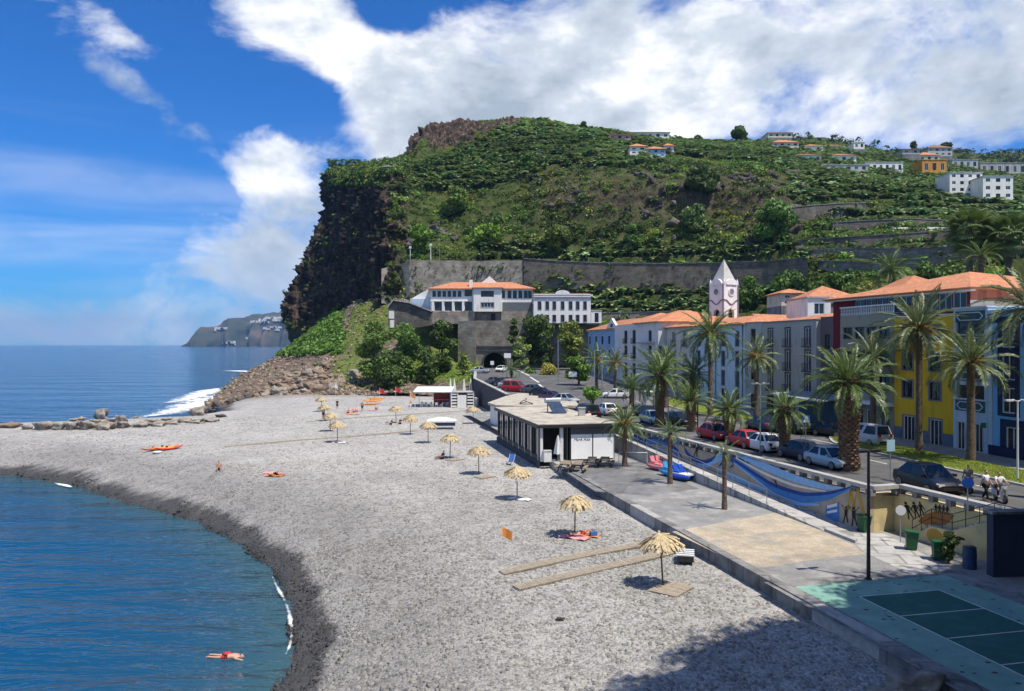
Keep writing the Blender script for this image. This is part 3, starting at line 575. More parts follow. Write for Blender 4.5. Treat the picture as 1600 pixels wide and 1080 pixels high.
# ================================================================== promenade, street, walls
ZP = 3.1
def xedge(Y): return 11.75 - .225 * (Y - 35.3)                 # seaward edge of the promenade
W = [Vector((26.4, 30.0)), Vector((25.0, 37.0)), Vector((22.4, 45.0)), Vector((20.5, 44.4)), Vector((11.8, 76.5)), Vector((5.4, 98)), Vector((-1, 119)), Vector((-7.5, 150)), Vector((-9.5, 196))]
def xwall(Y):
    pts = W[3:] if Y >= 44.7 else W[:3]
    for a, b in zip(pts[:-1], pts[1:]):
        if a.y <= Y <= b.y: return a.x + (b.x - a.x) * (Y - a.y) / (b.y - a.y)
    return pts[0].x if Y < pts[0].y else pts[-1].x
M_COB = pm('promenade_cobbles', (.33, .33, .32), (.25, .25, .245), scale=14, rough=.85, bump=.5, bscale=30, c3=(.40, .39, .37), s3=.05, space='World')
M_BEIGE = pm('beige_paving', (.50, .43, .33), (.42, .355, .265), scale=3, rough=.9, bump=.5, bscale=16, c3=(.36, .33, .28), s3=.2, space='World')
M_ASPH = pm('asphalt', (.075, .076, .080), (.11, .11, .112), scale=1.1, rough=.9, bump=.3, bscale=30, c3=(.14, .138, .135), s3=.25, space='World')
M_ASPH2 = pm('promenade_asphalt', (.20, .20, .20), (.15, .15, .15), scale=1.6, rough=.9, bump=.3, bscale=30, c3=(.25, .245, .24), s3=.3, space='World')
M_CONC = pm('pale_concrete', (.52, .51, .49), (.42, .41, .39), scale=.9, rough=.85, bump=.25, bscale=14, c3=(.33, .32, .30), s3=1.7, space='World')
M_CONC2 = pm('weathered_concrete', (.30, .295, .285), (.21, .205, .20), scale=1.2, rough=.9, bump=.35, bscale=12, c3=(.13, .13, .125), s3=.6, space='World')
M_PAINT = pm('white_road_paint', (.78, .78, .75), (.55, .55, .52), scale=2.5, rough=.7, space='World')
M_KERB = pm('kerb_stone', (.42, .41, .39), (.30, .295, .28), scale=3, rough=.85, space='World')
M_LAWN = pm('lawn_soil', (.15, .22, .03), (.21, .26, .05), scale=1.2, rough=1, bump=.8, bscale=25, c3=(.20, .19, .07), s3=.35, space='World')
add_tiles(M_COB, .22, .12, .22, .35); add_tiles(M_BEIGE, .42, .42, .22, .22); add_tiles(M_CONC, 1.8, 1.8, .22, .45); add_tiles(M_CONC2, 2.6, 1.3, .22, .35); add_tiles(M_ASPH2, 6, 3.5, .3, .25)
def strip_mesh(name, xl, xr, Ys, zf, mat, nx=4, **k):
    V, F = [], []
    for Y in Ys:
        a, b = xl(Y), xr(Y); V += [(a + (b - a) * i / nx, Y, zf(Y)) for i in range(nx + 1)]
    n = nx + 1
    for j in range(len(Ys) - 1): F += [(j * n + i, j * n + i + 1, (j + 1) * n + i + 1, (j + 1) * n + i) for i in range(nx)]
    me = bpy.data.meshes.new(name); me.from_pydata(V, [], F); me.materials.append(mat); me.update(); return link(name, me)
def sheet(name, pts, z, mat, label, kind='structure', cat=None, thick=0.0):
    b = MB(); b.prism([(p[0], p[1]) for p in pts], [z - max(thick, .003)] * len(pts), [z] * len(pts)); return tag(b.build(name, mat), label, cat, kind=kind)
Ys = sorted(set(list(np.arange(6, 44.5, 2)) + [44.6, 44.8] + list(np.arange(46, 126, 3))))
tag(strip_mesh('promenade', lambda Y: xedge(Y) + .35, lambda Y: (46 if Y < 37 else xwall(Y) + .3), Ys, lambda Y: ZP, M_COB), 'grey cobbled promenade between beach and street', kind='structure')
Ys = sorted(set(list(np.arange(37, 44.5, 1.5)) + [44.6, 44.8] + list(np.arange(46, 214, 3))))
tag(strip_mesh('street', lambda Y: xwall(Y) + .2, lambda Y: 75 + Y * .1, Ys, zt, M_ASPH, nx=8), 'asphalt street and car park running to the tunnel', kind='structure')
pp = lambda L, z=ZP: [gr(u, v, z) for u, v in L]
sheet('beige_paving', pp([(1050, 831), (1215, 801), (1330, 850), (1352, 866), (1262, 876), (1200, 886), (1165, 887)]), ZP + .004, M_BEIGE, 'beige paved area on the promenade')
sheet('asphalt_apron', pp([(868, 727), (1000, 722), (1092, 764), (1010, 775), (930, 768)]), ZP + .004, M_ASPH2, 'dark asphalt apron in front of the beach restaurant')
sheet('concrete_path', pp([(1334, 834), (1382, 834), (1488, 890), (1424, 898), (1352, 864), (1336, 850)]), ZP + .008, M_CONC, 'pale concrete path beside the stairs')
# sports court in promenade axes
CA = gr(1242, 917, ZP)
def cp(a, b): p = Vector((CA.x, CA.y, 0)) + NRMP * a - DIRP * b; return (p.x, p.y)          # a across, b towards the near end
M_CT1 = pm('court_green_pale', (.20, .37, .30), (.16, .31, .255), scale=1.5, rough=.75, bump=.1, c3=(.25, .41, .345), s3=.4, space='World')
M_CT2 = pm('court_green_dark', (.018, .125, .095), (.013, .10, .078), scale=2.2, rough=.75, bump=.1, c3=(.03, .14, .11), s3=.4, space='World')
sheet('court_surround', [cp(-1.0, -.9), cp(9.2, -.9), cp(9.2, 24), cp(-1.0, 24)], ZP + .006, M_CONC2, 'grey concrete margin round the green court')
court = sheet('sports_court', [cp(0, 0), cp(7.9, 0), cp(7.9, 22), cp(0, 22)], ZP + .012, M_CT1, 'pale green painted sports court on the promenade')
b = MB(); b.prism([cp(1.95, 1.9), cp(5.9, 1.9), cp(5.9, 15.5), cp(1.95, 15.5)], ZP + .010, ZP + .018); b.build('playing_field', M_CT2, court)
for k, (a0, b0, a1, b1) in enumerate([(1.9, 1.85, 5.95, 1.85), (1.9, 1.85, 1.9, 15.5), (5.95, 1.85, 5.95, 15.5), (1.9, 4.3, 5.95, 4.3), (1.9, 6.7, 5.95, 6.7), (1.9, 9.1, 5.95, 9.1), (1.9, 11.5, 5.95, 11.5)]):
    p, q = cp(a0, b0), cp(a1, b1); b = MB(); b.bar((*p, ZP + .020), (*q, ZP + .020), .05, .006); b.build('court_line', M_PAINT, court)
# scuffs and fallen leaves on the court
b = MB(); rr = random.Random(3)
for k in range(150):
    a, c = rr.uniform(.05, 7.8), rr.uniform(.1, 15) 
    if 1.9 < a < 6 and c > 1.8 and rr.random() < .85: continue
    p = cp(a, c); r = rr.uniform(.02, .08); b.prism([(p[0] + r * 1.6 * math.cos(t + k), p[1] + r * math.sin(t + k)) for t in (0, 1.3, 2.7, 4.0, 5.2)], ZP + .013, ZP + .019)
tag(b.build('leaf_litter', pm('leaf_litter', (.03, .045, .03), (.06, .05, .03), scale=5)), 'dry leaves and scuffs on the green court', kind='stuff')

# sea wall along the promenade edge
sw = empty('sea_wall', (xedge(35), 35, 0), label='low concrete sea wall edging the promenade above the pebbles', cat='wall')
def put(b, name, mat, parent, **k):
    """build with world coordinates below a located parent"""
    o = b.build(name, mat, parent, **k); o.location = -Vector(parent.location) if parent.rotation_euler.z == 0 else Vector((0, 0, 0)); return o
Yc = 8.0; k = 0; segs = []
while Yc < 72:
    y2 = min(72, Yc + 4.0); b = MB(); x1, x2 = xedge(Yc + .01), xedge(y2 - .01); o = .004 * (k % 2)
    b.prism([(x1, Yc + .012), (x1 + .55, Yc + .012), (x2 + .55, y2 - .012), (x2, y2 - .012)], 1.2, ZP + .07 + o); put(b, 'wall_block', M_CONC2 if k % 5 else M_KERB, sw); Yc = y2; k += 1
M_BW = pm('bleached_wood', (.50, .43, .33), (.36, .30, .22), scale=4, rough=.9, space='World')

# --- mural wall between promenade and street
mw = empty('mural_wall', (W[4].x, W[4].y, ZP), label='long retaining wall painted with blue waves and dancing figures below the street', cat='wall')
M_MUR = pm('tan_wall_paint', (.40, .335, .25), (.33, .275, .205), scale=.8, rough=.9, bump=.2, bscale=10, c3=(.29, .25, .20), s3=2, space='World')
M_MURY = pm('cream_wall_paint', (.62, .51, .26), (.52, .42, .21), scale=.9, rough=.9, bump=.2, bscale=10, c3=(.45, .38, .22), s3=2, space='World')
def wall_run(P, Q, th, z0, z1a, z1b, mat, parent, name='wall_body'):
    d = (Q - P).normalized(); n = Vector((d.y, -d.x)) * th; b = MB()
    b.prism([(P.x, P.y), (P.x + n.x, P.y + n.y), (Q.x + n.x, Q.y + n.y), (Q.x, Q.y)], z0, [z1a, z1a, z1b, z1b]); return put(b, name, mat, parent)
for i, (P, Q) in enumerate(((W[3], W[4]), (W[4], W[5]), (W[5], W[6]))): wall_run(P, Q, .5, 1.5, zt(P.y) + .10, zt(Q.y) + .10, M_MUR, mw)
b = MB(); b.prism([(W[3].x, W[3].y), (W[2].x, W[2].y), (W[2].x + .1, W[2].y + .5), (W[3].x + .1, W[3].y + .5)], 1.5, zt(44) + .104); put(b, 'wall_return', M_MURY, mw)
wall_run(Vector((W[0].x, W[0].y)), W[1], .5, 1.5, zt(30) + .1, zt(37) + .1, M_MURY, mw); wall_run(W[1], W[2], .5, 1.5, zt(37) + .1, zt(45) + .1, M_MURY, mw)
def parapet(P, Q, parent, first=True):
    P, Q = Vector(P), Vector(Q); Ln = (Q - P).length; n = max(1, round(Ln / 1.22)); d = (Q - P).normalized(); nr = Vector((d.y, -d.x))
    c = nr * .24
    for k in range(n + 1):
        p = P + d * (Ln * k / n) + c; z = zt(p.y) + .09; b = MB(); b.bar((p.x - d.x * .17, p.y - d.y * .17, z + .17), (p.x + d.x * .17, p.y + d.y * .17, z + .17), .36, .36); put(b, 'parapet_post', M_CONC2, parent)
    m = max(1, round(Ln / 5)); 
    for k in range(m):
        p, q = P + d * (Ln * k / m + .006) + c, P + d * (Ln * (k + 1) / m - .006) + c; b = MB(); b.bar((p.x, p.y, zt(p.y) + .545), (q.x, q.y, zt(q.y) + .545), .50, .22); put(b, 'parapet_rail', M_KERB, parent)
parapet(W[3], W[4], mw); parapet(W[4], W[5], mw); parapet(W[3] + Vector((.1, .05)), W[2] - Vector((.1, 0)), mw); parapet(W[1] + (W[0] - W[1]) * .5, W[2] + Vector((.05, -.3)), mw)

# paint on the wall: shapes given as bearings, laid on the wall plane
def on_plane(u, v, P, Q, off=.012):
    d = (Q - P).normalized(); n = Vector((-d.y, d.x)); k = (u - CU) / FPX; D = (P.x * n.x + P.y * n.y + off) / (k * n.x + n.y); p = at(u, v, D); return p
def paint(pts, P, Q, mat, name, off=.012, parent=mw):
    A = [on_plane(u, v, P, Q, off) for u, v in pts]; Bk = [on_plane(u, v, P, Q, off - .010) for u, v in pts]; n = len(A)
    b = MB(); b.add(A + Bk, [tuple(range(n))] + [(i, (i + 1) % n, n + (i + 1) % n, n + i) for i in range(n)]); return put(b, name, mat, parent)
def band(up, lo, P, Q, mat, name, off=.012):
    """painted band between two lines of bearings"""
    n = len(up); A = [on_plane(u, v, P, Q, off) for u, v in up]; B = [on_plane(u, v, P, Q, off) for u, v in lo]; b = MB(); b.add(A + B, [(i, i + 1, n + i + 1, n + i) for i in range(n - 1)]); return put(b, name, mat, mw)
def smoothline(L, m=24):
    A = np.array(L, float); t = np.linspace(0, len(A) - 1, m); return [tuple(p) for p in catmull(A, t)]
M_PB = pm('mural_deep_blue', (.010, .045, .22), (.014, .06, .28), scale=3, rough=.8); M_PL = pm('mural_light_blue', (.27, .48, .74), (.20, .40, .66), scale=3, rough=.8)
M_PM = pm('mural_mid_blue', (.045, .16, .42), (.06, .2, .48), scale=3, rough=.8); M_PK = pm('mural_black', (.012, .010, .010), (.03, .025, .02), scale=4, rough=.85)
M_PY = pm('mural_ochre', (.42, .27, .05), (.36, .22, .04), scale=4, rough=.85); M_PO = pm('mural_orange', (.36, .165, .045), (.30, .13, .04), scale=3, rough=.85); M_PW = pm('mural_white', (.72, .72, .70), (.6, .6, .58), scale=3, rough=.8)
P_, Q_ = W[3], W[4]
def wv(mid, w, mat, off, name='painted_wave'):
    mid = smoothline(mid, 30); ww = np.interp(np.linspace(0, 1, 30), np.linspace(0, 1, len(w)), w); band([(u, v - h) for (u, v), h in zip(mid, ww)], [(u, v + h) for (u, v), h in zip(mid, ww)], P_, Q_, mat, name, off)
wv([(1148, 708), (1195, 729), (1240, 747), (1290, 761), (1318, 762)], [3, 6, 6, 4, .5], M_PL, .010); wv([(1150, 716), (1195, 740), (1240, 758), (1290, 768)], [1, 2.2, 2, .8], M_PW, .016)
band([(u, v) for u, v in smoothline([(1146, 720), (1176, 742), (1210, 766), (1255, 782), (1296, 778), (1330, 764)])], [(u, v + h) for (u, v), h in zip(smoothline([(1146, 720), (1176, 742), (1210, 766), (1255, 782), (1296, 778), (1330, 764)]), np.interp(np.linspace(0, 1, 24), [0, .2, .5, .8, 1], [4, 6, 6, 3, .5]))], P_, Q_, M_PL, 'painted_wave', .008)
wv([(1146, 718), (1176, 739), (1210, 763), (1255, 778), (1296, 775), (1334, 760)], [4, 5, 7, 8, 6, .6], M_PM, .014)
wv([(1144, 717), (1174, 737), (1209, 758), (1255, 772), (1298, 770), (1334, 759)], [1.6, 2.2, 3, 3, 2.5, .5], M_PB, .018)
wv([(1120, 733), (1150, 746), (1190, 768), (1230, 786), (1280, 789)], [2, 4, 5, 3, 1], M_PL, .010); wv([(1130, 742), (1160, 757), (1195, 775), (1230, 787)], [.8, 2, 2, .8], M_PW, .014)
wv([(1070, 690), (1070, 702), (1080, 715), (1098, 722), (1112, 718), (1121, 709)], [3.2, 3.6, 3.4, 3, 3, 1], M_PB, .018)
wv([(1090, 724), (1105, 726), (1120, 716), (1130, 712)], [2, 5, 7, 6], M_PL, .012)
wv([(984, 674), (1004, 688), (1020, 684), (1040, 690), (1058, 704), (1066, 716)], [1.5, 2.5, 2.2, 2.6, 3, 1], M_PB, .016)
wv([(984, 679), (1004, 693), (1022, 690), (1042, 697), (1060, 712)], [2.5, 3.5, 4, 4, 2], M_PM, .012)
wv([(1010, 700), (1030, 704), (1052, 716), (1075, 732), (1105, 740)], [2, 4, 5, 5, 2], M_PL, .010); wv([(1124, 728), (1132, 720), (1142, 719), (1146, 726), (1140, 731)], [2, 2.5, 2.5, 2, 1], M_PB, .018); wv([(1052, 694), (1060, 690), (1064, 696)], [1.5, 3, 1], M_PM, .014)
paint([(1290, 790), (1311, 784), (1311, 816), (1290, 812)], P_, Q_, M_PM, 'painted_poster', .014); paint([(1292, 790), (1308, 786), (1308, 791), (1292, 795)], P_, Q_, M_PW, 'poster_band', .018); paint([(1292, 799), (1308, 796), (1308, 800), (1292, 803)], P_, Q_, M_PW, 'poster_band', .018)
for k, (u, v) in enumerate(((1327, 763), (1337, 763))): paint([(u, v), (u + 4, v + 1), (u + 12 + k * 4, v + 42), (u + 7 + k * 4, v + 44)], P_, Q_, M_PY, 'painted_ray', .010); paint([(u + 1, v), (u + 4, v), (u - 2 - k * 2, v + 38), (u - 5, v + 36)], P_, Q_, M_PY, 'painted_ray', .010)
def figure(u, v, h, lean, P, Q, armup=True, off=.02, parent=mw):
    """small painted dancer: head, body, arms, legs as one painted shape"""
    b = MB(); s = h / 30.0
    def T(x, y): return on_plane(u + (x + lean * y) * s, v - y * s, P, Q, off)
    def poly(L): b.add([T(x, y) for x, y in L], [tuple(range(len(L)))])
    poly([(2.4 * math.cos(t), 27.5 + 2.6 * math.sin(t)) for t in np.linspace(0, 6.28, 9)[:-1]])
    poly([(-3, 24.5), (3, 24.5), (2.6, 12), (-2.6, 12)]); poly([(-2.6, 12.5), (-.2, 12.5), (-3.2, 0), (-5.0, 0)]); poly([(.2, 12.5), (2.6, 12.5), (5.2, .5), (3.2, 0)])
    ay = 33 if armup else 14
    poly([(-3, 24.5), (-2.2, 22), (-8, ay), (-9.5, ay - .5)]); poly([(3, 24.5), (2.2, 22), (8, ay - 3), (9.5, ay - 3.5)]); put(b, 'painted_figure', M_PK, parent)
figure(1321, 817, 26, .05, P_, Q_); figure(1335, 822, 30, -.05, P_, Q_); figure(1351, 826, 24, .1, P_, Q_, False); figure(1216, 762, 13, -.5, P_, Q_); figure(1086, 714, 20, .25, P_, Q_)
P2, Q2 = W[3], W[2]
def ring(cu, cv, r0, r1, t0, t1, mat, P, Q, name='painted_ring', off=.012, sq=.9):
    ts = np.linspace(t0, t1, 18); wid = [math.sin(math.pi * i / 17) for i in range(18)]
    A = [(cu + r1 * sq * math.cos(t), cv + r1 * math.sin(t)) for t in ts]; B = [(cu + (r1 - (r1 - r0) * w) * sq * math.cos(t), cv + (r1 - (r1 - r0) * w) * math.sin(t)) for t, w in zip(ts, wid)]; band(A, B, P, Q, mat, name, off)
figure(1377, 816, 36, 0, P2, Q2)
ring(1376, 797, 18, 27, .5, 2.8, M_PB, P2, Q2); ring(1376, 797, 12, 20, .7, 2.5, M_PW, P2, Q2, off=.010); ring(1380, 797, 23, 26, -1.6, .5, M_PB, P2, Q2)
P3, Q3 = W[1], W[2]
figure(1424, 812, 28, -.35, P3, Q3, False); figure(1434, 810, 26, -.28, P3, Q3, False); figure(1441, 806, 22, -.2, P3, Q3, False)
for k in range(4): figure(1462 + k * 6, 802 + k, 15, 0, P3, Q3, False)
paint([(1434, 815), (1446, 803), (1470, 798), (1492, 806), (1478, 820), (1450, 822)], P3, Q3, M_PO, 'painted_board', .012)

# --- ramp along the mural wall
rp_ = empty('pedestrian_ramp', (18.8, 42.2, ZP), label='sloping concrete footway with thin railing climbing along the painted wall', cat='ramp')
def zr(Y): return ZP + .02 + max(0, (Y - 45)) * .048
def xr_(Y): return 18.8 - .227 * (Y - 42.2)
Ys = np.arange(44.8, 80, 2.5); V, F = [], []
for Y in Ys: a, c = xr_(Y), xwall(Y) - .02; V += [(a, Y, ZP - .2), (a, Y, zr(Y)), (c, Y, zr(Y)), (c, Y, ZP - .2)]
for j in range(len(Ys) - 1): F += [(j * 4 + i, j * 4 + i + 1, j * 4 + 5 + i, j * 4 + 4 + i) for i in range(3)]
F += [(0, 3, 2, 1), tuple(len(V) - 4 + i for i in range(4))]; b = MB(); b.add(V, F); put(b, 'footway', M_CONC, rp_)
for j, Y in enumerate(np.arange(51, 78, 2.2)): b = MB(); b.tube([(xr_(Y) + .12, Y, zr(Y)), (xr_(Y) + .12, Y, zr(Y) + .95)], .025, 6); put(b, 'railing_post', pm('galvanised_steel', (.45, .46, .47), (.36, .37, .38), scale=6, rough=.45, metal=.7), rp_)
for h in (.5, .93): b = MB(); b.tube([(xr_(Y) + .12, Y, zr(Y) + h) for Y in np.arange(51, 78, 2.2)], .022, 6); put(b, 'handrail', MATS['galvanised_steel'], rp_)
kb = MB(); kb.prism([(gr(1336, 849, ZP).x, gr(1336, 849, ZP).y), (gr(1340, 846, ZP).x, gr(1340, 846, ZP).y), (xr_(44.8) + .4, 44.8), (xr_(44.8), 44.8)], ZP - .1, ZP + .16); put(kb, 'kerb', M_KERB, rp_)

# --- stairs up to the street, against the wall
stx = empty('street_stairs', (23.0, 40, ZP), label='cream plastered staircase with iron handrail climbing from promenade to street', cat='stairs')
S0, S1 = Vector((22.55, 43.4)), Vector((24.2, 36.9)); sd = (S1 - S0).normalized(); sn = Vector((-sd.y, sd.x)); sn = sn if sn.x > 0 else -sn; SL = (S1 - S0).length
def sp_(t, o=0.0): p = S0 + sd * (t * SL) + sn * o; return (p.x, p.y)
z1 = zt(37)
prof = [(0, ZP + .05), (.12, ZP + .55), (.22, ZP + .95), (.42, ZP + 1.0), (.80, z1 + .02), (1.0, z1 + .02)]
b = MB(); pts = [(0, ZP - .3)] + prof + [(1.0, ZP - .3)]; n = len(pts)
b.add([(*sp_(t, 0), z) for t, z in pts] + [(*sp_(t, .16), z) for t, z in pts], [tuple(range(n)), tuple(range(n, 2 * n))[::-1]] + [(i, (i + 1) % n, n + (i + 1) % n, n + i) for i in range(n)]); put(b, 'side_wall', M_MURY, stx)
def flight(t0, t1, za, zb, n):
    for k in range(n): b = MB(); ta, tb = t0 + (t1 - t0) * k / n, t0 + (t1 - t0) * (k + 1) / n; z = za + (zb - za) * (k + 1) / n; b.prism([sp_(ta, .163), sp_(tb, .163), sp_(tb, 1.55), sp_(ta, 1.55)], ZP - .2, z + .03 + .002 * k); put(b, 'step', M_CONC, stx)
flight(0, .2, ZP, ZP + .92, 5); b = MB(); b.prism([sp_(.2, .163), sp_(.42, .163), sp_(.42, 1.55), sp_(.2, 1.55)], ZP - .2, ZP + 1.0); put(b, 'landing', M_CONC, stx); flight(.42, .82, ZP + 1.0, z1, 8)
b = MB(); b.prism([sp_(.82, .163), sp_(1, .163), sp_(1, 1.55), sp_(.82, 1.55)], ZP - .2, z1 + .04); put(b, 'top_landing', M_CONC, stx)
M_IRON = pm('dark_iron', (.03, .03, .032), (.05, .048, .045), scale=8, rough=.5, metal=.4)
rail = [(0, ZP + .05), (.21, ZP + .98), (.42, ZP + 1.0), (.81, z1), (1.0, z1)]
for h in (.45, .9): b = MB(); b.tube([(*sp_(t, .08), z + h) for t, z in rail], .022, 6); put(b, 'handrail', M_IRON, stx)
for t, z in [(0, ZP + .05), (.1, ZP + .5), (.21, ZP + .96), (.32, ZP + .98), (.42, ZP + 1.0), (.55, ZP + 1.33), (.68, ZP + 1.7), (.81, z1), (.9, z1), (1.0, z1)]: b = MB(); b.tube([(*sp_(t, .08), z), (*sp_(t, .08), z + .92)], .02, 6); put(b, 'rail_post', M_IRON, stx)
def stp(pts, mat, name): 
    A = [(*sp_(t, -.008), z) for t, z in pts]; n = len(A); b = MB(); b.add(A + [(*sp_(t, .001), z) for t, z in pts], [tuple(range(n))] + [(i, (i + 1) % n, n + (i + 1) % n, n + i) for i in range(n)]); put(b, name, mat, stx)
stp([(.26 + .09 * math.cos(a), ZP + .45 + .42 * math.sin(a)) for a in np.linspace(0, 6.28, 15)[:-1]], M_PY, 'painted_disc')
stp([(.44, ZP + .72), (.50, ZP + .86), (.55, ZP + .84), (.56, ZP + .74), (.51, ZP + .68), (.47, ZP + .55), (.455, ZP + .56), (.48, ZP + .68)], M_PK, 'painted_bird')
# boundary wall closing the promenade
bw = empty('boundary_wall', (22.4, 36.1, ZP), label='plain dark wall closing off the promenade beside the stairs', cat='wall')
b = MB(); b.prism([(22.5, 35.9), (46, 37.6), (46, 38.0), (22.5, 36.4)], ZP - .5, 6.05); put(b, 'wall_body', pm('navy_wall', (.045, .05, .085), (.035, .04, .07), scale=.8, rough=.9), bw); b = MB(); b.prism([(22.4, 35.8), (46, 37.5), (46, 38.1), (22.4, 36.5)], 6.05, 6.17); put(b, 'coping', M_CONC2, bw)
pl = empty('planter', (25.6, 34.0, ZP), label='curved low concrete planter with rocks in the shade by the dark wall', cat='planter')
b = MB(); ring_ = [(26.8 + 3.0 * math.cos(t), 34.2 + 1.5 * math.sin(t)) for t in np.linspace(0, 2 * math.pi, 25)[:-1]]
inn = [(26.8 + 2.7 * math.cos(t), 34.2 + 1.25 * math.sin(t)) for t in np.linspace(0, 2 * math.pi, 25)[:-1]]; n = 24
b.add([(x, y, ZP) for x, y in ring_] + [(x, y, ZP + .5) for x, y in ring_] + [(x, y, ZP + .5) for x, y in inn] + [(x, y, ZP + .3) for x, y in inn], [(r * n + i, r * n + (i + 1) % n, (r + 1) * n + (i + 1) % n, (r + 1) * n + i) for r in range(3) for i in range(n)] + [tuple(range(3 * n, 4 * n))]); put(b, 'rim', M_CONC2, pl)

# --- car park wall further on
cw = empty('car_park_wall', (W[7].x, W[7].y, 2.5), label='dark grey retaining wall holding up the car park near the tunnel', cat='wall')
M_DKW = pm('dark_basalt_wall', (.075, .078, .082), (.05, .052, .056), scale=1.2, rough=.95, bump=.5, bscale=4, space='World')
for P, Q in ((W[6], W[7]), (W[7], W[8])): wall_run(P, Q, .5, 1.0, zt(P.y) + .45, zt(Q.y) + .45, M_DKW, cw); 
for P, Q in ((W[6], W[7]), (W[7], W[8])):
    d = (Q - P).normalized(); n_ = Vector((d.y, -d.x)) * .25; b = MB(); b.bar((P.x + n_.x, P.y + n_.y, zt(P.y) + .50), (Q.x + n_.x, Q.y + n_.y, zt(Q.y) + .50), .62, .12); put(b, 'coping', M_CONC, cw)

# --- pavement, lawns and markings of the street, in street-front axes
def fpoly(s0, s1, o0, o1, n=8): return [FS(s0 + (s1 - s0) * i / n, o0) for i in range(n + 1)] + [FS(s1 - (s1 - s0) * i / n, o1) for i in range(n + 1)]
def fslab(name, s0, s1, o0, o1, h, mat, label, kind='structure', n=10, parent=None):
    V, F = [], []
    for i in range(n + 1):
        s = s0 + (s1 - s0) * i / n; a, c = FS(s, o0 if not callable(o0) else o0(s)), FS(s, o1 if not callable(o1) else o1(s)); z = zt(a.y); V += [(a.x, a.y, z - .2), (a.x, a.y, z + h), (c.x, c.y, z + h), (c.x, c.y, z - .2)]
    for j in range(n): F += [(j * 4 + i, j * 4 + 4 + i, j * 4 + 5 + i, j * 4 + i + 1) for i in range(3)]
    F += [(0, 1, 2, 3), tuple(len(V) - 1 - i for i in range(4))]; b = MB(); b.add(V, F); return tag(b.build(name, mat, parent), label, kind=kind)
M_PAV = pm('pavement_stone', (.34, .33, .31), (.27, .265, .25), scale=2, rough=.9, bump=.2, c3=(.22, .215, .205), s3=.5, space='World')
fslab('pavement', -30, 120, -.5, 3.6, .14, M_PAV, 'stone pavement in front of the street houses', n=30)
lw1 = lambda s: 3.75 + 4.0 * sstep((15.5 - s) / 9) ** .7
fslab('lawn', -30, 15, 3.7, lw1, .15, M_LAWN, 'mown lawn strip with palms before the yellow and blue houses', n=40)
fslab('kerb', -30, 15.2, lw1, lambda s: lw1(s) + .28, .12, M_KERB, 'stone kerb of the near lawn', n=40)
lw2 = lambda s: 4.2 + 4.2 * math.sin(math.pi * min(1, max(0, (s - 24) / 34))) ** .6
fslab('lawn', 24, 58, 4.0, lw2, .15, M_LAWN, 'lawn island with palms before the grey house', n=40)
fslab('kerb', 24, 58, lw2, lambda s: lw2(s) + .28, .12, M_KERB, 'stone kerb of the far lawn', n=40)
def dashes(o, s0, s1, ln, gap, w=.12):
    s = s0
    while s < s1:
        p, q = FS(s, o), FS(s + ln, o); b = MB(); b.bar((p.x, p.y, zt(p.y) + .006), (q.x, q.y, zt(q.y) + .006), w, .006); tag(b.build('road_marking', M_PAINT), 'white dashed lane line on the street', kind='structure'); s += ln + gap
dashes(10.6, -28, 60, 2.0, 3.0); dashes(7.9, -28, 12, 9.5, .5, .1)
for k in range(9):
    p, q = FS(8 + k * 2.6, 13.0), FS(8.6 + k * 2.6, 15.0); b = MB(); b.bar((p.x, p.y, zt(p.y) + .006), (q.x, q.y, zt(q.y) + .006), .1, .006); tag(b.build('road_marking', M_PAINT), 'white parking bay line', kind='structure')
for k in range(4):
    p, q = at(800 + k * 14, 581 + k * 8, 196 - k * 18), at(812 + k * 15, 588 + k * 8, 182 - k * 18); b = MB(); b.bar((p.x, p.y, zt(p.y) + .02), (q.x, q.y, zt(q.y) + .02), .35, .02); tag(b.build('road_marking', M_PAINT), 'white edge line on the road to the tunnel', kind='structure')
# grass blades on the lawns
def lawn_grass():
    pts = []; t = []
    for (s0, s1, a, f, n) in ((-14, 14.5, 3.75, lw1, 30000), (24.5, 57, 4.1, lw2, 14000)):
        for _ in range(n):
            s = random.uniform(s0, s1); w = f(s) - .05
            if w - a < .1: continue
            p = FS(s, random.uniform(a, w)); pts.append((p.x, p.y, zt(p.y) + .14))
    n = len(pts); V = np.array([[-.03, 0, 0], [.03, 0, 0], [.012, .03, .10], [-.012, .03, .10]]); F = np.array([[0, 1, 2, 3]]); g = RNG.uniform(.7, 1.25, n)
    V, F, C = scatter([(V, F)], pts, RNG.uniform(.35, .8, n), RNG.uniform(0, 6.28, n), np.column_stack([g * RNG.uniform(.9, 1.3, n), g, g * .8]))
    tag(link('grass', np_mesh('grass', V, F, pm('grass_blade', (.18, .26, .035), (.26, .31, .07), scale=.8, rough=.9, attr=True, space='World'), cols=C)), 'short green grass on the street lawns', kind='stuff')
lawn_grass()
# ================================================================== buildings
M_GLASS = pm('window_glass', (.012, .016, .022), (.03, .04, .05), scale=.7, rough=.12, spec=.5)
M_WHITE = pm('white_frame_paint', (.75, .75, .73), (.62, .62, .60), scale=5, rough=.6)
M_DKBLUE = pm('navy_surround', (.012, .022, .065), (.018, .03, .08), scale=3, rough=.7)
M_LILAC = pm('grey_surround', (.22, .22, .26), (.17, .17, .2), scale=3, rough=.8)
M_SHUT = pm('dark_shutter', (.02, .026, .035), (.035, .04, .05), scale=3, rough=.7, stretch=(1, 1, 12))
M_BRSUR = pm('brown_stone_surround', (.10, .085, .075), (.075, .065, .06), scale=3, rough=.85)
M_TILE = rooftile('clay_tiles'); M_TILE2 = rooftile('old_clay_tiles', (.50, .20, .11), (.33, .13, .08)); M_FLAT = pm('flat_roof_screed', (.46, .42, .35), (.36, .33, .28), scale=.5, rough=.95, c3=(.27, .25, .21), s3=2)
_wc = {}
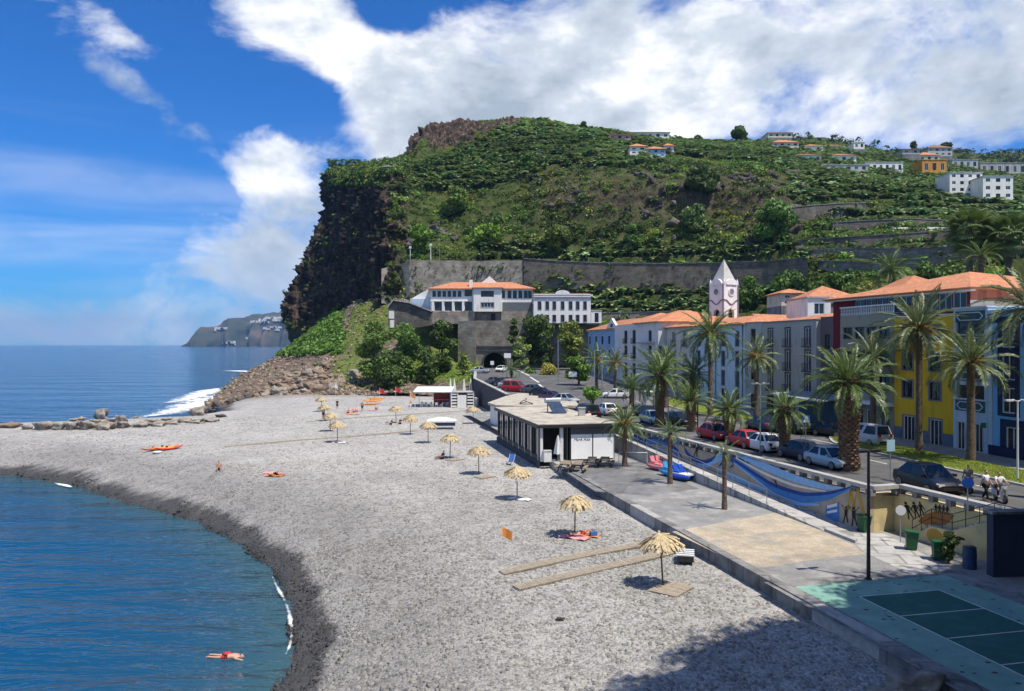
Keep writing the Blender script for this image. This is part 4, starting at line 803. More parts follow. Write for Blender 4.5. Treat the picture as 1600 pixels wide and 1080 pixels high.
def window_mesh(w, h, fr, mull, arch=False):
    """frame with glazing bars, local x right, y inwards, z up; returns frame mesh and pane mesh"""
    key = (round(w, 2), round(h, 2), fr.name, mull)
    if key in _wc: return _wc[key]
    b = MB(); t = min(.09, w * .12); y0, y1 = .06, .15
    b.box((0, y0, 0), (t, y1, h)); b.box((w - t, y0, 0), (w, y1, h)); b.box((t, y0, 0), (w - t, y1, t)); b.box((t, y0, h - t), (w - t, y1, h))
    nx, nz = mull
    for i in range(1, nx): x = w * i / nx; b.box((x - t * .4, y0 + .01, t), (x + t * .4, y1 - .01, h - t))
    for i in range(1, nz): z = h * i / nz; b.box((t, y0 + .015, z - t * .3), (w - t, y1 - .015, z + t * .3))
    p = MB(); p.box((t * .5, .11, t * .5), (w - t * .5, .13, h - t * .5))
    _wc[key] = (b.mesh('window', fr), p.mesh('pane', M_GLASS)); return _wc[key]
class Bld:
    """a building in its own axes: x along the front (left to right seen from outside), y into the house, z up"""
    def __init__(s, name, P0, P1, depth, z0, label, cat='house', group=None):
        P0, P1 = Vector((P0[0], P0[1])), Vector((P1[0], P1[1])); d = P1 - P0; s.w = d.length; s.dep = depth; s.z0 = z0; s.ang = math.atan2(d.y, d.x); s.P0 = P0; s.d = d.normalized(); s.n = Vector((-s.d.y, s.d.x))
        s.root = empty(name, (P0.x, P0.y, z0), s.ang, label, cat, group); s.ops = {'front': [], 'right': [], 'left': [], 'back': []}
    def face(s, f): w, D = s.w, s.dep; return {'front': (0, 0, 1, 0), 'right': (w, 0, 0, 1), 'back': (w, D, -1, 0), 'left': (0, D, 0, -1)}[f]
    def part(s, b, name, mat, parent=None, smooth=False): return b.build(name, mat, parent or s.root, smooth)
    def lx(s, u):
        """x on the front at which bearing u crosses it"""
        k = (u - CU) / FPX; return (k * s.P0.y - s.P0.x) / (s.d.x - k * s.d.y)
    def lz(s, v, x): p = s.P0 + s.d * x; return CZ - (v - CV) / FPX * p.y - s.z0
    def window(s, f, x, z, w, h, fr=None, mull=(2, 1), sur=None, sw=.14, sill=True, shut=None, bal=None, pane=None, proud=.04):
        ox, oy, dx, dy = s.face(f); s.ops[f].append((x, x + w, z, z + h)); fr = fr or M_WHITE; a, p = window_mesh(w, h, fr, mull)
        ang = math.atan2(dy, dx); o = link('window', a, s.root, loc=(ox + dx * x, oy + dy * x, z), rz=ang); link('pane', p, o)
        if sur:
            b = MB(); b.box((-sw, -proud, -sw * .6), (0, .02, h + sw)); b.box((w, -proud, -sw * .6), (w + sw, .02, h + sw)); b.box((0, -proud, h), (w, .02, h + sw)); b.box((0, -proud - .03, -sw * .6), (w, .02, 0)); b.build('surround', sur, o)
        if shut:
            for sx in (-w * .5 - .03, w + .03): b = MB(); b.box((sx, -.07, 0), (sx + w * .5, -.02, h)); b.build('shutter', shut, o)
        if bal:
            b = MB(); e = .18; b.box((-e, -.42, -.12), (w + e, -.005, -.02)); bo = b.build('balcony', sur or M_CONC2, o); b = MB()
            for zz in (.03, .86): b.box((-e, -.40, zz), (w + e, -.37, zz + .035)); b.box((-e, -.38, zz), (-e + .03, -.01, zz + .03)); b.box((w + e - .03, -.38, zz), (w + e, -.01, zz + .03))
            for i in range(int((w + 2 * e) / .13) + 1): xx = -e + i * .13; b.box((xx, -.395, .0), (xx + .018, -.377, .88))
            b.build('railing', M_IRON, o)
        return o
    def walls(s, h, mat, faces=('front', 'right', 'left', 'back'), top=True, z=0.0, name='wall', rec=.16):
        b = MB()
        for f in faces:
            ox, oy, dx, dy = s.face(f); L = s.w if f in ('front', 'back') else s.dep; ix, iy = -dy, dx
            ops = [(max(0, a), min(L, c), max(z, e), min(h, g)) for a, c, e, g in s.ops[f] if e < h and g > z]
            xs = sorted({0, L} | {q for o in ops for q in o[:2]}); zs = sorted({z, h} | {q for o in ops for q in o[2:]})
            P = lambda x, zz, r=0.0: (ox + dx * x + ix * r, oy + dy * x + iy * r, zz)
            for i in range(len(xs) - 1):
                for j in range(len(zs) - 1):
                    mx, mz = (xs[i] + xs[i + 1]) / 2, (zs[j] + zs[j + 1]) / 2
                    if any(o[0] < mx < o[1] and o[2] < mz < o[3] for o in ops): continue
                    b.add([P(xs[i], zs[j]), P(xs[i + 1], zs[j]), P(xs[i + 1], zs[j + 1]), P(xs[i], zs[j + 1])], [(0, 1, 2, 3)])
            for x0, x1, a, c in ops:
                for (p, q) in (((x0, a), (x1, a)), ((x1, a), (x1, c)), ((x1, c), (x0, c)), ((x0, c), (x0, a))): b.add([P(*p), P(*q), P(*q, rec), P(*p, rec)], [(0, 1, 2, 3)])
                b.add([P(x0, a, rec), P(x1, a, rec), P(x1, c, rec), P(x0, c, rec)], [(0, 1, 2, 3)])
        if top: b.add([(0, 0, h - .01), (s.w, 0, h - .01), (s.w, s.dep, h - .01), (0, s.dep, h - .01)], [(0, 1, 2, 3)])
        return s.part(b, name, mat)
    def hip(s, z, rise, mat, over=.5, x0=0, x1=None, y0=0, y1=None, gable=False, name='roof', lip=.16):
        x1 = s.w if x1 is None else x1; y1 = s.dep if y1 is None else y1; a, c, e, g = x0 - over, x1 + over, y0 - over, y1 + over; W_, D_ = c - a, g - e
        if W_ >= D_: i = 0 if gable else D_ / 2; r = [(a + i, (e + g) / 2), (c - i, (e + g) / 2)]
        else: i = 0 if gable else W_ / 2; r = [((a + c) / 2, e + i), ((a + c) / 2, g - i)]
        b = MB(); V = [(a, e, z), (c, e, z), (c, g, z), (a, g, z), (a, e, z + lip), (c, e, z + lip), (c, g, z + lip), (a, g, z + lip), (*r[0], z + rise), (*r[1], z + rise)]
        if W_ >= D_: F = [(4, 5, 9, 8), (5, 6, 9), (6, 7, 8, 9), (7, 4, 8)]
        else: F = [(4, 5, 8), (5, 6, 9, 8), (6, 7, 9), (7, 4, 8, 9)]
        b.add(V, F + [(3, 2, 1, 0), (0, 1, 5, 4), (1, 2, 6, 5), (2, 3, 7, 6), (3, 0, 4, 7)]); return s.part(b, name, mat)
    def box(s, a, c, name, mat, parent=None): b = MB(); b.box(a, c); return s.part(b, name, mat, parent)
ZS = 5.2
def street(u0, u1, depth, label, name='town_house', off=0.0):
    P0, P1 = FS(s_of(u0), off), FS(s_of(u1), off); return Bld(name, P0, P1, depth, zt(P1.y) - .05, label)
def rowwins(B, cols, rows, wpx, **k):
    """windows at bearings: cols = u centres, rows = (v top, v bottom) given at a reference bearing uref"""
    uref = k.pop('uref', cols[0]); xr = B.lx(uref)
    for u in cols:
        x = B.lx(u)
        for (vt, vb) in rows: z1, z0 = B.lz(vt, xr), B.lz(vb, xr); B.window('front', x - wpx / 2, max(.05, z0), wpx, z1 - max(.05, z0), **k)

# --- blue house at the picture's edge
M_BLUE = plaster('blue_plaster', (.21, .47, .72), .9); M_BLUEW = plaster('pale_blue_white_plaster', (.50, .60, .70), .85)
B = street(1545, 1720, 11, 'sky blue street house with navy window surrounds at the corner')
rowwins(B, [1576], [(503, 543), (553, 594), (606, 646)], 1.25, sur=M_DKBLUE, sw=.42, mull=(2, 2)); rowwins(B, [1640, 1700], [(498, 543), (553, 602), (610, 662)], 1.25, sur=M_DKBLUE, sw=.42, mull=(2, 2))
x = B.lx(1582); B.window('front', x - .6, .05, 1.3, 2.5, sur=M_DKBLUE, sw=.55, mull=(2, 1))
H = B.lz(486, 0); B.walls(H, M_BLUE); B.box((-.02, -.06, H - .95), (B.w, -.001, H - .62), 'cornice', M_DKBLUE); B.box((-.02, -.12, H - .22), (B.w + .05, -.002, H + .06), 'parapet_cap', M_BLUEW); B.box((0, -.05, 0), (B.w, -.001, .95), 'plinth', M_DKBLUE)
B.box((-.02, -.05, .96), (.4, -.002, H - .96), 'corner_strip', M_BLUEW)
# --- white balcony bay between yellow and blue
M_TEAL = pm('teal_panel', (.045, .11, .14), (.035, .09, .12), scale=2, rough=.7)
B = street(1491, 1544.6, 11, 'narrow white house with stacked loggias and oval balcony panels', off=.08); H = B.lz(483, 0); fl = [B.lz(v, 0) for v in (536, 588, 634)]
for z in fl + [H - 1.25 + .45]:
    zz = z - .45
    if z in fl: B.ops['front'].append((.35, B.w - .35, zz + 1.15, zz + 2.25)); B.box((.37, .155, zz + 1.16), (B.w - .37, .17, zz + 2.24), 'loggia_void', M_GLASS)
    p = B.box((.25, -.03, zz + .12), (B.w - .25, -.001, zz + 1.02), 'balcony_panel', M_TEAL); b = MB(); w_ = B.w - .9
    pts = [(.45 + w_ * t, zz + .57 + (.3 if .12 < t < .88 else .0) * sg) for sg, ts in ((1, (0, .121, .879, 1)), (-1, (.879, .121))) for t in ts]
    for q, r in zip(pts, pts[1:] + pts[:1]): b.bar((q[0], -.05, q[1]), (r[0], -.05, r[1]), .05, .07)
    b.build('oval_moulding', M_WHITE, p)
for i in range(3): B.window('front', .4 + i * (B.w - .8) / 3, .15, (B.w - .8) / 3 - .12, 2.35, mull=(2, 1))
B.walls(H, M_BLUEW); B.box((-.05, -.14, H), (B.w + .05, B.dep, H + .1), 'parapet_cap', M_WHITE)
for z in fl: B.box((0, -.07, z + .62), (B.w, -.002, z + .72), 'string_course', M_WHITE)
# --- yellow house
M_YEL = plaster('ochre_yellow_plaster', (.74, .45, .022), .9); M_GREYB = plaster('slate_blue_plaster', (.13, .17, .24), .85)
B = street(1397.5, 1490.4, 12, 'ochre yellow street house with grey plinth behind the palms'); H = B.lz(492, B.w)
rowwins(B, [1418, 1461], [(596, 623), (553, 579), (510, 533)], 1.35, uref=1440, fr=M_SHUT, sur=M_LILAC, sw=.16, mull=(2, 1))
for u in (1420, 1462): B.window('front', B.lx(u) - .75, .1, 1.5, 2.25, sur=M_LILAC, sw=.12, mull=(3, 1))
B.walls(H, M_YEL); B.box((.02, -.045, 0), (B.lx(1420) - .9, -.001, 1.25), 'plinth', M_GREYB); B.box((B.lx(1420) + .9, -.045, 0), (B.lx(1462) - .9, -.001, 1.25), 'plinth', M_GREYB); B.box((B.lx(1462) + .9, -.045, 0), (B.w - .02, -.001, 1.25), 'plinth', M_GREYB)
B.box((0, -.1, H), (B.w, .3, H + .12), 'terrace_cap', M_WHITE)
# --- beige house
M_BEI = plaster('olive_beige_plaster', (.30, .29, .22), .85)
B = street(1313, 1396.8, 12, 'olive beige street house with roof terrace balustrade'); H = B.lz(493, B.w * .5)
rowwins(B, [1325, 1343.5, 1362, 1382], [(511, 529), (548, 572), (585, 608)], 1.5, uref=1355, fr=M_SHUT, mull=(2, 1), sur=M_LILAC, sw=.06)
for i, u in enumerate((1322, 1342, 1361, 1382)): B.window('front', B.lx(u) - .7, .1, 1.4, 2.35, mull=(2, 1))
B.walls(H, M_BEI); B.box((0, -.9, 3.0), (B.w, -.001, 3.35), 'canopy', M_WHITE); B.box((0, -.02, 0), (.25, -.001, 2.9), 'plinth', M_GREYB)
bl = B.box((0, -.08, H + .85), (B.w, .2, H + .98), 'balustrade_rail', M_WHITE); n = int(B.w / .28)
me = MB(); me.tube([(0, 0, 0), (0, 0, .2), (0, 0, .42), (0, 0, .6), (0, 0, .85)], [.05, .085, .05, .07, .05], 6); me = me.mesh('baluster', M_WHITE)
for i in range(n): link('baluster', me, bl, loc=(.1 + i * B.w / n, .06, H))
# --- red house rising behind
M_RED = plaster('dark_red_plaster', (.16, .016, .026), .8); M_WH = plaster('white_plaster', (.78, .76, .72), .88)
B = Bld('town_house', FS(s_of(1297.2), -.35) , FS(s_of(1297.2), -.35) - DIRF * 17.6 + NRMF * 1.6, 15, ZS, 'tall dark red house with broad orange hipped roof behind the terrace')
H = B.lz(470, 0)
n = 9; xa, xb = B.lx(1336), B.w - .3
for i in range(n): B.window('front', xa + (xb - xa) * i / n, B.lz(487, (xa + xb) / 2) - .1, (xb - xa) / n - .08, 1.55, fr=pm('pale_blue_frame', (.42, .55, .68), (.36, .48, .6), scale=4, rough=.6), mull=(2, 1))
B.walls(H, M_RED, faces=('front', 'left', 'back')); B.walls(H - .9, M_WH, faces=('right',), top=False, name='side_wall'); B.box((B.w - .02, 0, H - .9), (B.w + .02, B.dep, H), 'red_frieze', plaster('terracotta_band', (.45, .17, .12)))
B.hip(H, 2.5, M_TILE, over=.75, y1=18, y0=0)
me = MB(); me.tube([(0, 0, 0), (0, .22, .03)], .07, 6); me = me.mesh('tile_end', M_TILE2)
for i in range(80): link('tile_end', me, B.root, loc=(-.7 + i * (B.w + 1.4) / 80, -.84, H + .1))
B.box((-.6, -.55, H - .16), (B.w + .6, -.02, H - .02), 'eaves_board', M_WHITE)
# white rear wing with its own roof to the right
B = Bld('rear_house', FS(-3.2, -4.5), FS(-26, -4.5), 12, ZS, 'white plastered house with orange roof behind the blue house'); H = 13.0; B.walls(H, M_WH); B.hip(H, 2.4, M_TILE, over=.5)
# dark recess strip between red and grey
B = street(1276, 1296.6, 9, 'narrow brown recessed house between the grey and red fronts', off=-.5); H = B.lz(497, 0); B.window('front', .8, H - 3.4, 1.0, 1.6, fr=M_SHUT); B.walls(H, plaster('mauve_brown_plaster', (.15, .115, .12))); B.box((-.02, -.1, H), (B.w + .02, B.dep, H + .1), 'parapet_cap', M_CONC2)
# --- grey house
M_GRY = plaster('warm_grey_plaster', (.42, .40, .375), .88)
B = street(1190.5, 1275.6, 11, 'grey street house with small iron balconies'); H = B.lz(500, B.w)
rowwins(B, [1204, 1231, 1262], [(513, 541), (548, 578), (584, 613)], 1.05, uref=1235, sur=M_BRSUR, sw=.16, mull=(2, 1), bal=True)
for u in (1204, 1231): B.window('front', B.lx(u) - .7, .1, 1.4, 2.3, fr=M_SHUT, sur=M_BRSUR)
B.walls(H, M_GRY); B.box((-.02, -.12, H), (B.w + .05, .3, H + .12), 'cornice', M_CONC2); B.hip(H + .02, 1.0, M_TILE2, over=-.8)
cn = empty('shop_canopy', (*FS(s_of(1318), 2.6)[:2], ZS), B.ang, 'long grey canopy roof on posts over the shop terrace beside the big palm', 'canopy')
b = MB(); b.add([(-8, -1.4, 3.25), (2, -1.4, 3.05), (2, 2.2, 3.45), (-8, 2.2, 3.6), (-8, -1.4, 3.15), (2, -1.4, 2.95), (2, 2.2, 3.3), (-8, 2.2, 3.45)], [(0, 1, 2, 3), (7, 6, 5, 4), (0, 4, 5, 1), (1, 5, 6, 2), (2, 6, 7, 3), (3, 7, 4, 0)]); b.build('canopy_roof', pm('grey_sheet_roof', (.30, .34, .37), (.24, .27, .30), scale=2, rough=.5, stretch=(6, 1, 1)), cn)
for xx in (-7.7, -3, 1.7): b = MB(); b.box((xx, -1.3, 0), (xx + .12, -1.18, 3.1)); b.build('post', M_IRON, cn)
b = MB(); b.box((-7.5, 1.9, 0), (1.8, 2.0, 3.2)); b.build('screen', pm('blue_screen', (.05, .11, .17), (.04, .09, .14), scale=2), cn)
# --- narrow grey bay and pale blue house
M_GR2 = plaster('pale_grey_plaster', (.42, .43, .43), .88); M_PB2 = plaster('pale_blue_plaster', (.47, .58, .68), .88)
B = street(1164.5, 1190, 10, 'narrow pale grey house with one column of windows'); H = B.lz(504, B.w); rowwins(B, [1177], [(515, 535), (548, 570), (580, 604)], 1.0, fr=M_SHUT, sur=M_BRSUR, sw=.1); B.window('front', B.w * .35, .1, 1.2, 2.3, fr=M_SHUT); B.walls(H, M_GR2); B.box((-.02, -.1, H), (B.w + .02, B.dep, H + .14), 'parapet_cap', M_CONC)
B.box((.3, -.12, 3.0), (B.w - .3, -.002, 4.2), 'blank_panel', M_CONC)
B = street(1083, 1164, 11, 'pale blue street house with tall dark windows and orange roof'); H = B.lz(507, B.w)
rowwins(B, [1092, 1111, 1130, 1152], [(519, 541), (549, 572), (579, 602)], 1.05, uref=1130, fr=M_GREYB, sur=M_LILAC, sw=.1, mull=(2, 2))
for u in (1092, 1111, 1130, 1152): B.window('front', B.lx(u) - .6, .1, 1.2, 2.4, fr=M_GREYB, mull=(2, 1))
B.walls(H, M_PB2); B.hip(H, 1.5, M_TILE, over=.45); b = MB()
for u in (1119, 1161): b = MB(); xx = B.lx(u); b.tube([(xx, -.09, .1), (xx, -.09, H)], .05, 6); B.part(b, 'drainpipe', M_IRON)
# --- pinkish white house with projecting block
M_PINK = plaster('pinkish_white_plaster', (.72, .68, .65), .9)
B = street(1042, 1082.6, 13, 'cream street house with hipped orange roof behind the middle palms'); H = B.lz(511, B.w)
rowwins(B, [1053, 1070], [(519, 540), (553, 578), (584, 606)], 1.15, uref=1062, sur=M_BRSUR, sw=.08, mull=(2, 1), bal=True); B.walls(H, plaster('cream_plaster', (.60, .56, .47))); B.hip(H, 1.9, M_TILE, over=.5)
B = street(971, 1041, 14, 'pinkish white corner house with recessed balconies and two hipped roofs', off=1.4); H = B.lz(506, B.w * .6)
rowwins(B, [978, 991], [(517, 536), (541, 559), (568, 590)], 1.5, uref=985, fr=M_SHUT, sur=M_BRSUR, sw=.08, bal=True); rowwins(B, [1016], [(517, 533), (541, 553), (565, 580)], 1.3, fr=M_SHUT, sur=M_LILAC, sw=.08)
rowwins(B, [1030], [(541, 553), (568, 585)], 1.2, fr=M_SHUT)
B.walls(H, M_PINK); B.hip(H, 2.3, M_TILE, over=.5, x0=B.w * .52); B.hip(H - .02, 2.4, M_TILE, over=.48, x1=B.w * .50, y0=1)
B.box((B.lx(1001), -.9, B.lz(537, B.lx(1010))), (B.lx(1024), -.001, B.lz(535, B.lx(1010))), 'balcony_slab', M_CONC)
# --- far blue house
B = street(919, 970, 12, 'sky blue far house with white pediment at the end of the street'); H = B.lz(514, B.w)
rowwins(B, [922, 931.5, 941.5, 952, 963], [(525, 538), (547, 560), (575, 590)], 1.5, uref=945, fr=M_SHUT, sur=M_PB2, sw=.12)
B.walls(H, plaster('bright_blue_plaster', (.26, .42, .62), .88)); B.hip(H, 2.4, M_TILE2, over=.5); B.box((-.3, -.35, H - .1), (B.w + .3, -.02, H + .2), 'cornice', M_WHITE)
b = MB(); xm = B.lx(957); b.add([(xm - 4, -.2, H + .2), (xm + 4, -.2, H + .2), (xm, -.2, H + 2.3), (xm - 4, .3, H + .2), (xm + 4, .3, H + .2), (xm, .3, H + 2.3)], [(0, 1, 2), (5, 4, 3), (0, 2, 5, 3), (2, 1, 4, 5), (0, 3, 4, 1)]); pd = B.part(b, 'pediment', M_WH)
for i in range(3): b = MB(); b.box((xm - .9 + i * .65, -.23, H + .5), (xm - .45 + i * .65, -.19, H + 1.15)); b.build('attic_window', M_GLASS, pd)

# --- church tower
CTp = at(1131, 600, 128); CT = empty('church_tower', (CTp.x, CTp.y, 6.0), R(30), 'white church bell tower with pyramid spire and clock', 'tower')
hw = 1.66; zb, zt1, zs = 0, 14 + (538 - 446) / 1200 * 128 - 6, 14 + (538 - 405) / 1200 * 128 - 6
M_CHW = plaster('church_white', (.80, .79, .77), .9); M_CHP = plaster('church_pink', (.82, .79, .77), .94)
T = Bld.__new__(Bld); T.w = T.dep = 2 * hw; T.root = CT; T.z0 = 6; T.ops = {'front': [], 'right': [], 'left': [], 'back': []}
def tower_part(b, name, mat, parent=CT): return b.build(name, mat, parent)
belf = zt1 - 6.2
for ax in range(4):
    def loc(x, y, z, ax=ax):
        p = Matrix.Rotation(ax * math.pi / 2, 3, 'Z') @ Vector((x, -hw + y, z)); return tuple(p)
    b = MB(); n = 9; w2 = .68; za, zc = belf, belf + 1.5
    arch = [(w2 * math.cos(t), zc + w2 * math.sin(t)) for t in np.linspace(0, math.pi, n)]
    hole = [(w2, za)] + arch + [(-w2, za)]
    b.add([loc(x, 0, z) for x, z in ((-hw, 0), (hw, 0), (hw, za), (-hw, za))], [(0, 1, 2, 3)])
    b.add([loc(x, 0, z) for x, z in ((-hw, za), (-w2, za), (-w2, zc), (-hw, zc))], [(0, 1, 2, 3)]); b.add([loc(x, 0, z) for x, z in ((w2, za), (hw, za), (hw, zc), (w2, zc))], [(0, 1, 2, 3)])
    top = [(hw, zc), (hw, zt1), (-hw, zt1), (-hw, zc)]
    b.add([loc(x, 0, z) for x, z in top + [q for q in arch[::-1]]], [tuple(range(4 + n))])
    for p, q in zip(hole[:-1], hole[1:]): b.add([loc(p[0], 0, p[1]), loc(q[0], 0, q[1]), loc(q[0], .5, q[1]), loc(p[0], .5, p[1])], [(0, 1, 2, 3)])
    tower_part(b, 'tower_wall', M_CHP if ax in (0, 3) else M_CHW)
    b = MB(); b.add([loc(x, .55, z) for x, z in ((-w2 - .2, za - .1), (w2 + .2, za - .1), (w2 + .2, zc + w2 + .2), (-w2 - .2, zc + w2 + .2))], [(0, 1, 2, 3)]); tower_part(b, 'bell_opening', M_GLASS)
    b = MB(); b.tube([loc(0, -.12, zt1 - 1.15), loc(0, .02, zt1 - 1.15)], .72, 20); ck = tower_part(b, 'clock_face', M_CHW); b = MB()
    b.tube([loc(0, -.15, zt1 - 1.15), loc(0, -.10, zt1 - 1.15)], .5, 20); b.build('dial', pm('clock_dial', (.20, .20, .21), (.26, .26, .27), scale=4), ck); b = MB(); b.bar(loc(0, -.16, zt1 - 1.15), loc(.3, -.16, zt1 - .95), .05, .03); b.bar(loc(0, -.16, zt1 - 1.15), loc(0, -.16, zt1 - .75), .05, .03); b.build('clock_hand', M_IRON, ck)
    b = MB(); ts = np.linspace(0, math.pi, 14); A = [(1.25 * math.cos(t), 1.05 * math.sin(t)) for t in ts]
    pts = [loc(x, -.16, zt1 + z - .02) for x, z in A] + [loc(x, .25, zt1 + z - .02) for x, z in A]; b.add(pts, [tuple(range(14)), tuple(range(14, 28))[::-1]] + [(i, i + 1, 15 + i, 14 + i) for i in range(13)]); tower_part(b, 'curved_gable', M_CHW)
    b = MB(); 
    for t0, t1 in zip(np.linspace(-1, 1, 10)[:-1], np.linspace(-1, 1, 10)[1:]): f = lambda t: zt1 - 2.5 - .75 * math.cos(t * math.pi / 1.3) * (abs(t) < .65); b.bar(loc(t0 * hw, -.05, f(t0)), loc(t1 * hw, -.05, f(t1)), .12, .14)
    tower_part(b, 'cornice', pm('basalt_trim', (.16, .15, .15), (.11, .105, .105), scale=3)); b = MB(); b.bar(loc(hw - .12, -.03, 0), loc(hw - .12, -.03, zt1), .3, .1); tower_part(b, 'corner_quoin', MATS['basalt_trim'])
    b = MB(); q = loc(hw - .15, .15, zt1); b.tube([q, (q[0], q[1], q[2] + .5), (q[0], q[1], q[2] + 1.0)], [.22, .2, .02], 6); tower_part(b, 'finial', M_CHW)
b = MB(); b.box((-hw, -hw, zt1 - .02), (hw, hw, zt1 + .04)); tower_part(b, 'tower_deck', M_CHW); b = MB(); r = 1.36; b.add([(-r, -r, zt1 + .6), (r, -r, zt1 + .6), (r, r, zt1 + .6), (-r, r, zt1 + .6), (0, 0, zs), (-r, -r, zt1 + .03), (r, -r, zt1 + .03), (r, r, zt1 + .03), (-r, r, zt1 + .03)], [(0, 1, 4), (1, 2, 4), (2, 3, 4), (3, 0, 4), (5, 6, 1, 0), (6, 7, 2, 1), (7, 8, 3, 2), (8, 5, 0, 3)]); tower_part(b, 'spire', pm('spire_plaster', (.50, .485, .455), (.40, .385, .36), scale=1.2, rough=.9))
nave = Bld('church_nave', at(1140, 560, 130).xy, at(1215, 560, 122).xy, 12, 6, 'white church nave with orange roof behind the pale blue house', 'church'); nave.walls(10.6, M_CHW); nave.hip(10.6, 2.4, M_TILE2, over=.4, gable=True)

# --- mansion above the street
def face_bld(name, u0, u1, vb, D, depth, label, cat='house', group=None, tilt=0.0):
    P0, P1 = at(u0, vb, D), at(u1, vb, D + tilt); return Bld(name, P0.xy, P1.xy, depth, P0.z, label, cat, group)
B = face_bld('mansion', 834, 923, 505, 196, 9, 'white two storey mansion with curved gable above the street'); H = B.lz(461, 0)
for u in (843, 855, 866, 879, 891.5, 902.5, 914): B.window('front', B.lx(u) - .42, B.lz(484, 5), .85, 2.1, fr=M_BRSUR, sur=M_GR2, sw=.12); B.window('front', B.lx(u) - .42, B.lz(503, 5), .85, 1.75, fr=M_BRSUR, sur=M_GR2, sw=.12)
B.walls(H, M_CHW); B.box((-.2, -.25, H - .75), (B.w + .2, -.002, H - .55), 'cornice', MATS['basalt_trim']); B.box((-.1, -.1, H), (B.w + .1, .3, H + .25), 'parapet', M_CHW)
b = MB(); xm = B.lx(879); A = [(1.9 * math.cos(t), 1.0 * math.sin(t)) for t in np.linspace(0, math.pi, 12)]; b.add([(xm + x, -.12, H + .24 + z) for x, z in A] + [(xm + x, .25, H + .24 + z) for x, z in A], [tuple(range(12))[::-1], tuple(range(12, 24))] + [(i, 12 + i, 13 + i, i + 1) for i in range(11)]); B.part(b, 'curved_gable', M_CHW)
B.box((.5, .6, H), (B.w - .5, B.dep, H + .5), 'roof', M_TILE2)
B = face_bld('annex', 923.6, 940, 505, 196, 8, 'small white annex beside the mansion'); H = B.lz(486, 0); B.window('front', .9, .2, 1.0, 2.4, fr=M_SHUT); B.walls(H, M_CHW); B.box((-.02, -.1, H), (B.w + .1, B.dep, H + .12), 'parapet_cap', M_WHITE)
# --- villa with orange roof on the terrace
M_STW = stonework('grey_rubble_wall', (.27, .25, .21), (.18, .17, .145), (.32, .30, .26), .8, .4, patch=(.09, .085, .07)); M_STL = stonework('pale_rubble_wall', (.38, .34, .29), (.26, .235, .20), (.42, .39, .34), .9, .5, patch=(.14, .12, .09)); M_STD = stonework('dark_rubble_wall', (.17, .15, .125), (.11, .10, .085), (.20, .18, .155), .9, .45, patch=(.05, .045, .035))
B = face_bld('villa', 673, 832, 486.5, 204, 11, 'long white villa with orange tiled roof and arched windows above the tunnel', 'villa'); H = B.lz(452, 0)
for i in range(6): B.window('front', B.lx(678.5 + i * 7.9) - .55, B.lz(464.5, 0), 1.05, 1.75, fr=M_PB2, mull=(1, 1), sur=M_WH, sw=.06)
x = B.lx(733); B.window('front', x - 1.2, B.lz(463, 0), 2.0, 1.7, fr=M_SHUT)
for i in range(4): xx = B.lx(677 + i * 15.7); B.ops['front'].append((xx + .35, xx + 2.3, .1, 2.55)); B.box((xx + .37, .15, .12), (xx + 2.28, .17, 2.5), 'porch_void', M_GLASS); B.box((xx - .35, -.35, .02), (xx + .2, -.002, 2.55), 'porch_column', M_WH)
for u in (786, 796, 804.5, 813, 821.5, 828): B.window('front', B.lx(u) - .5, B.lz(466, 0), 1.0, 2.0, fr=M_SHUT, mull=(1, 1), sur=M_WH, sw=.05)
B.walls(H, M_WH); B.box((B.lx(785), -.05, .0), (B.w, -.001, 2.4), 'grey_dado', pm('grey_cladding', (.14, .15, .165), (.10, .11, .12), scale=2)); B.box((0, -.35, 2.62), (B.lx(740), -.002, 2.85), 'balcony_slab', M_WH); B.hip(H, 2.3, M_TILE, over=.8)
b = MB(); b.box((B.lx(733), 1, H), (B.lx(738), 2, H + 2.6)); B.part(b, 'chimney', M_WH)
b = MB(); x0, x1 = B.lx(740), B.lx(787); xm = B.lx(764); b.add([(x0, 5, H + .6), (x1, 5, H + .6), (xm, 5, H + 3.9), (x0, 10, H + .6), (x1, 10, H + .6), (xm, 10, H + 3.9)], [(0, 1, 2), (5, 4, 3), (0, 2, 5, 3), (2, 1, 4, 5), (0, 3, 4, 1)]); B.part(b, 'dormer', M_CHP)
mid = face_bld('villa_bay', 740, 784, 486.8, 202.4, 1.7, 'projecting white two storey bay of the villa with wide windows', 'villa'); Hm = mid.lz(450.5, 0); mid.window('front', mid.lx(751.5), mid.lz(464, 0), 3.4, 1.6, fr=M_SHUT, mull=(4, 1)); mid.window('front', mid.lx(751.5), mid.lz(480.5, 0), 3.4, 1.25, mull=(4, 1), sur=M_BRSUR, sw=.1); mid.walls(Hm, M_WH); mid.box((-.4, -.5, Hm), (mid.w + .4, 1.69, Hm + .2), 'roof', M_TILE)
tvb = empty('terrace_wall', (at(680, 500, 203).x, 203, 18), label='rubble stone terrace wall carrying the white villa', cat='wall')
def pxwall(pts_top, pts_bot, D, th, name, mat, parent, tilt=0):
    A = [at(u, v, D) for u, v in pts_top]; Bt = [at(u, v, D) for u, v in pts_bot[::-1]]; L = A + Bt; n = len(L); b = MB(); b.add(L + [p + Vector((0, th, 0)) for p in L], [tuple(range(n))[::-1], tuple(range(n, 2 * n))] + [(i, (i + 1) % n, n + (i + 1) % n, n + i) for i in range(n)]); return put(b, name, mat, parent)
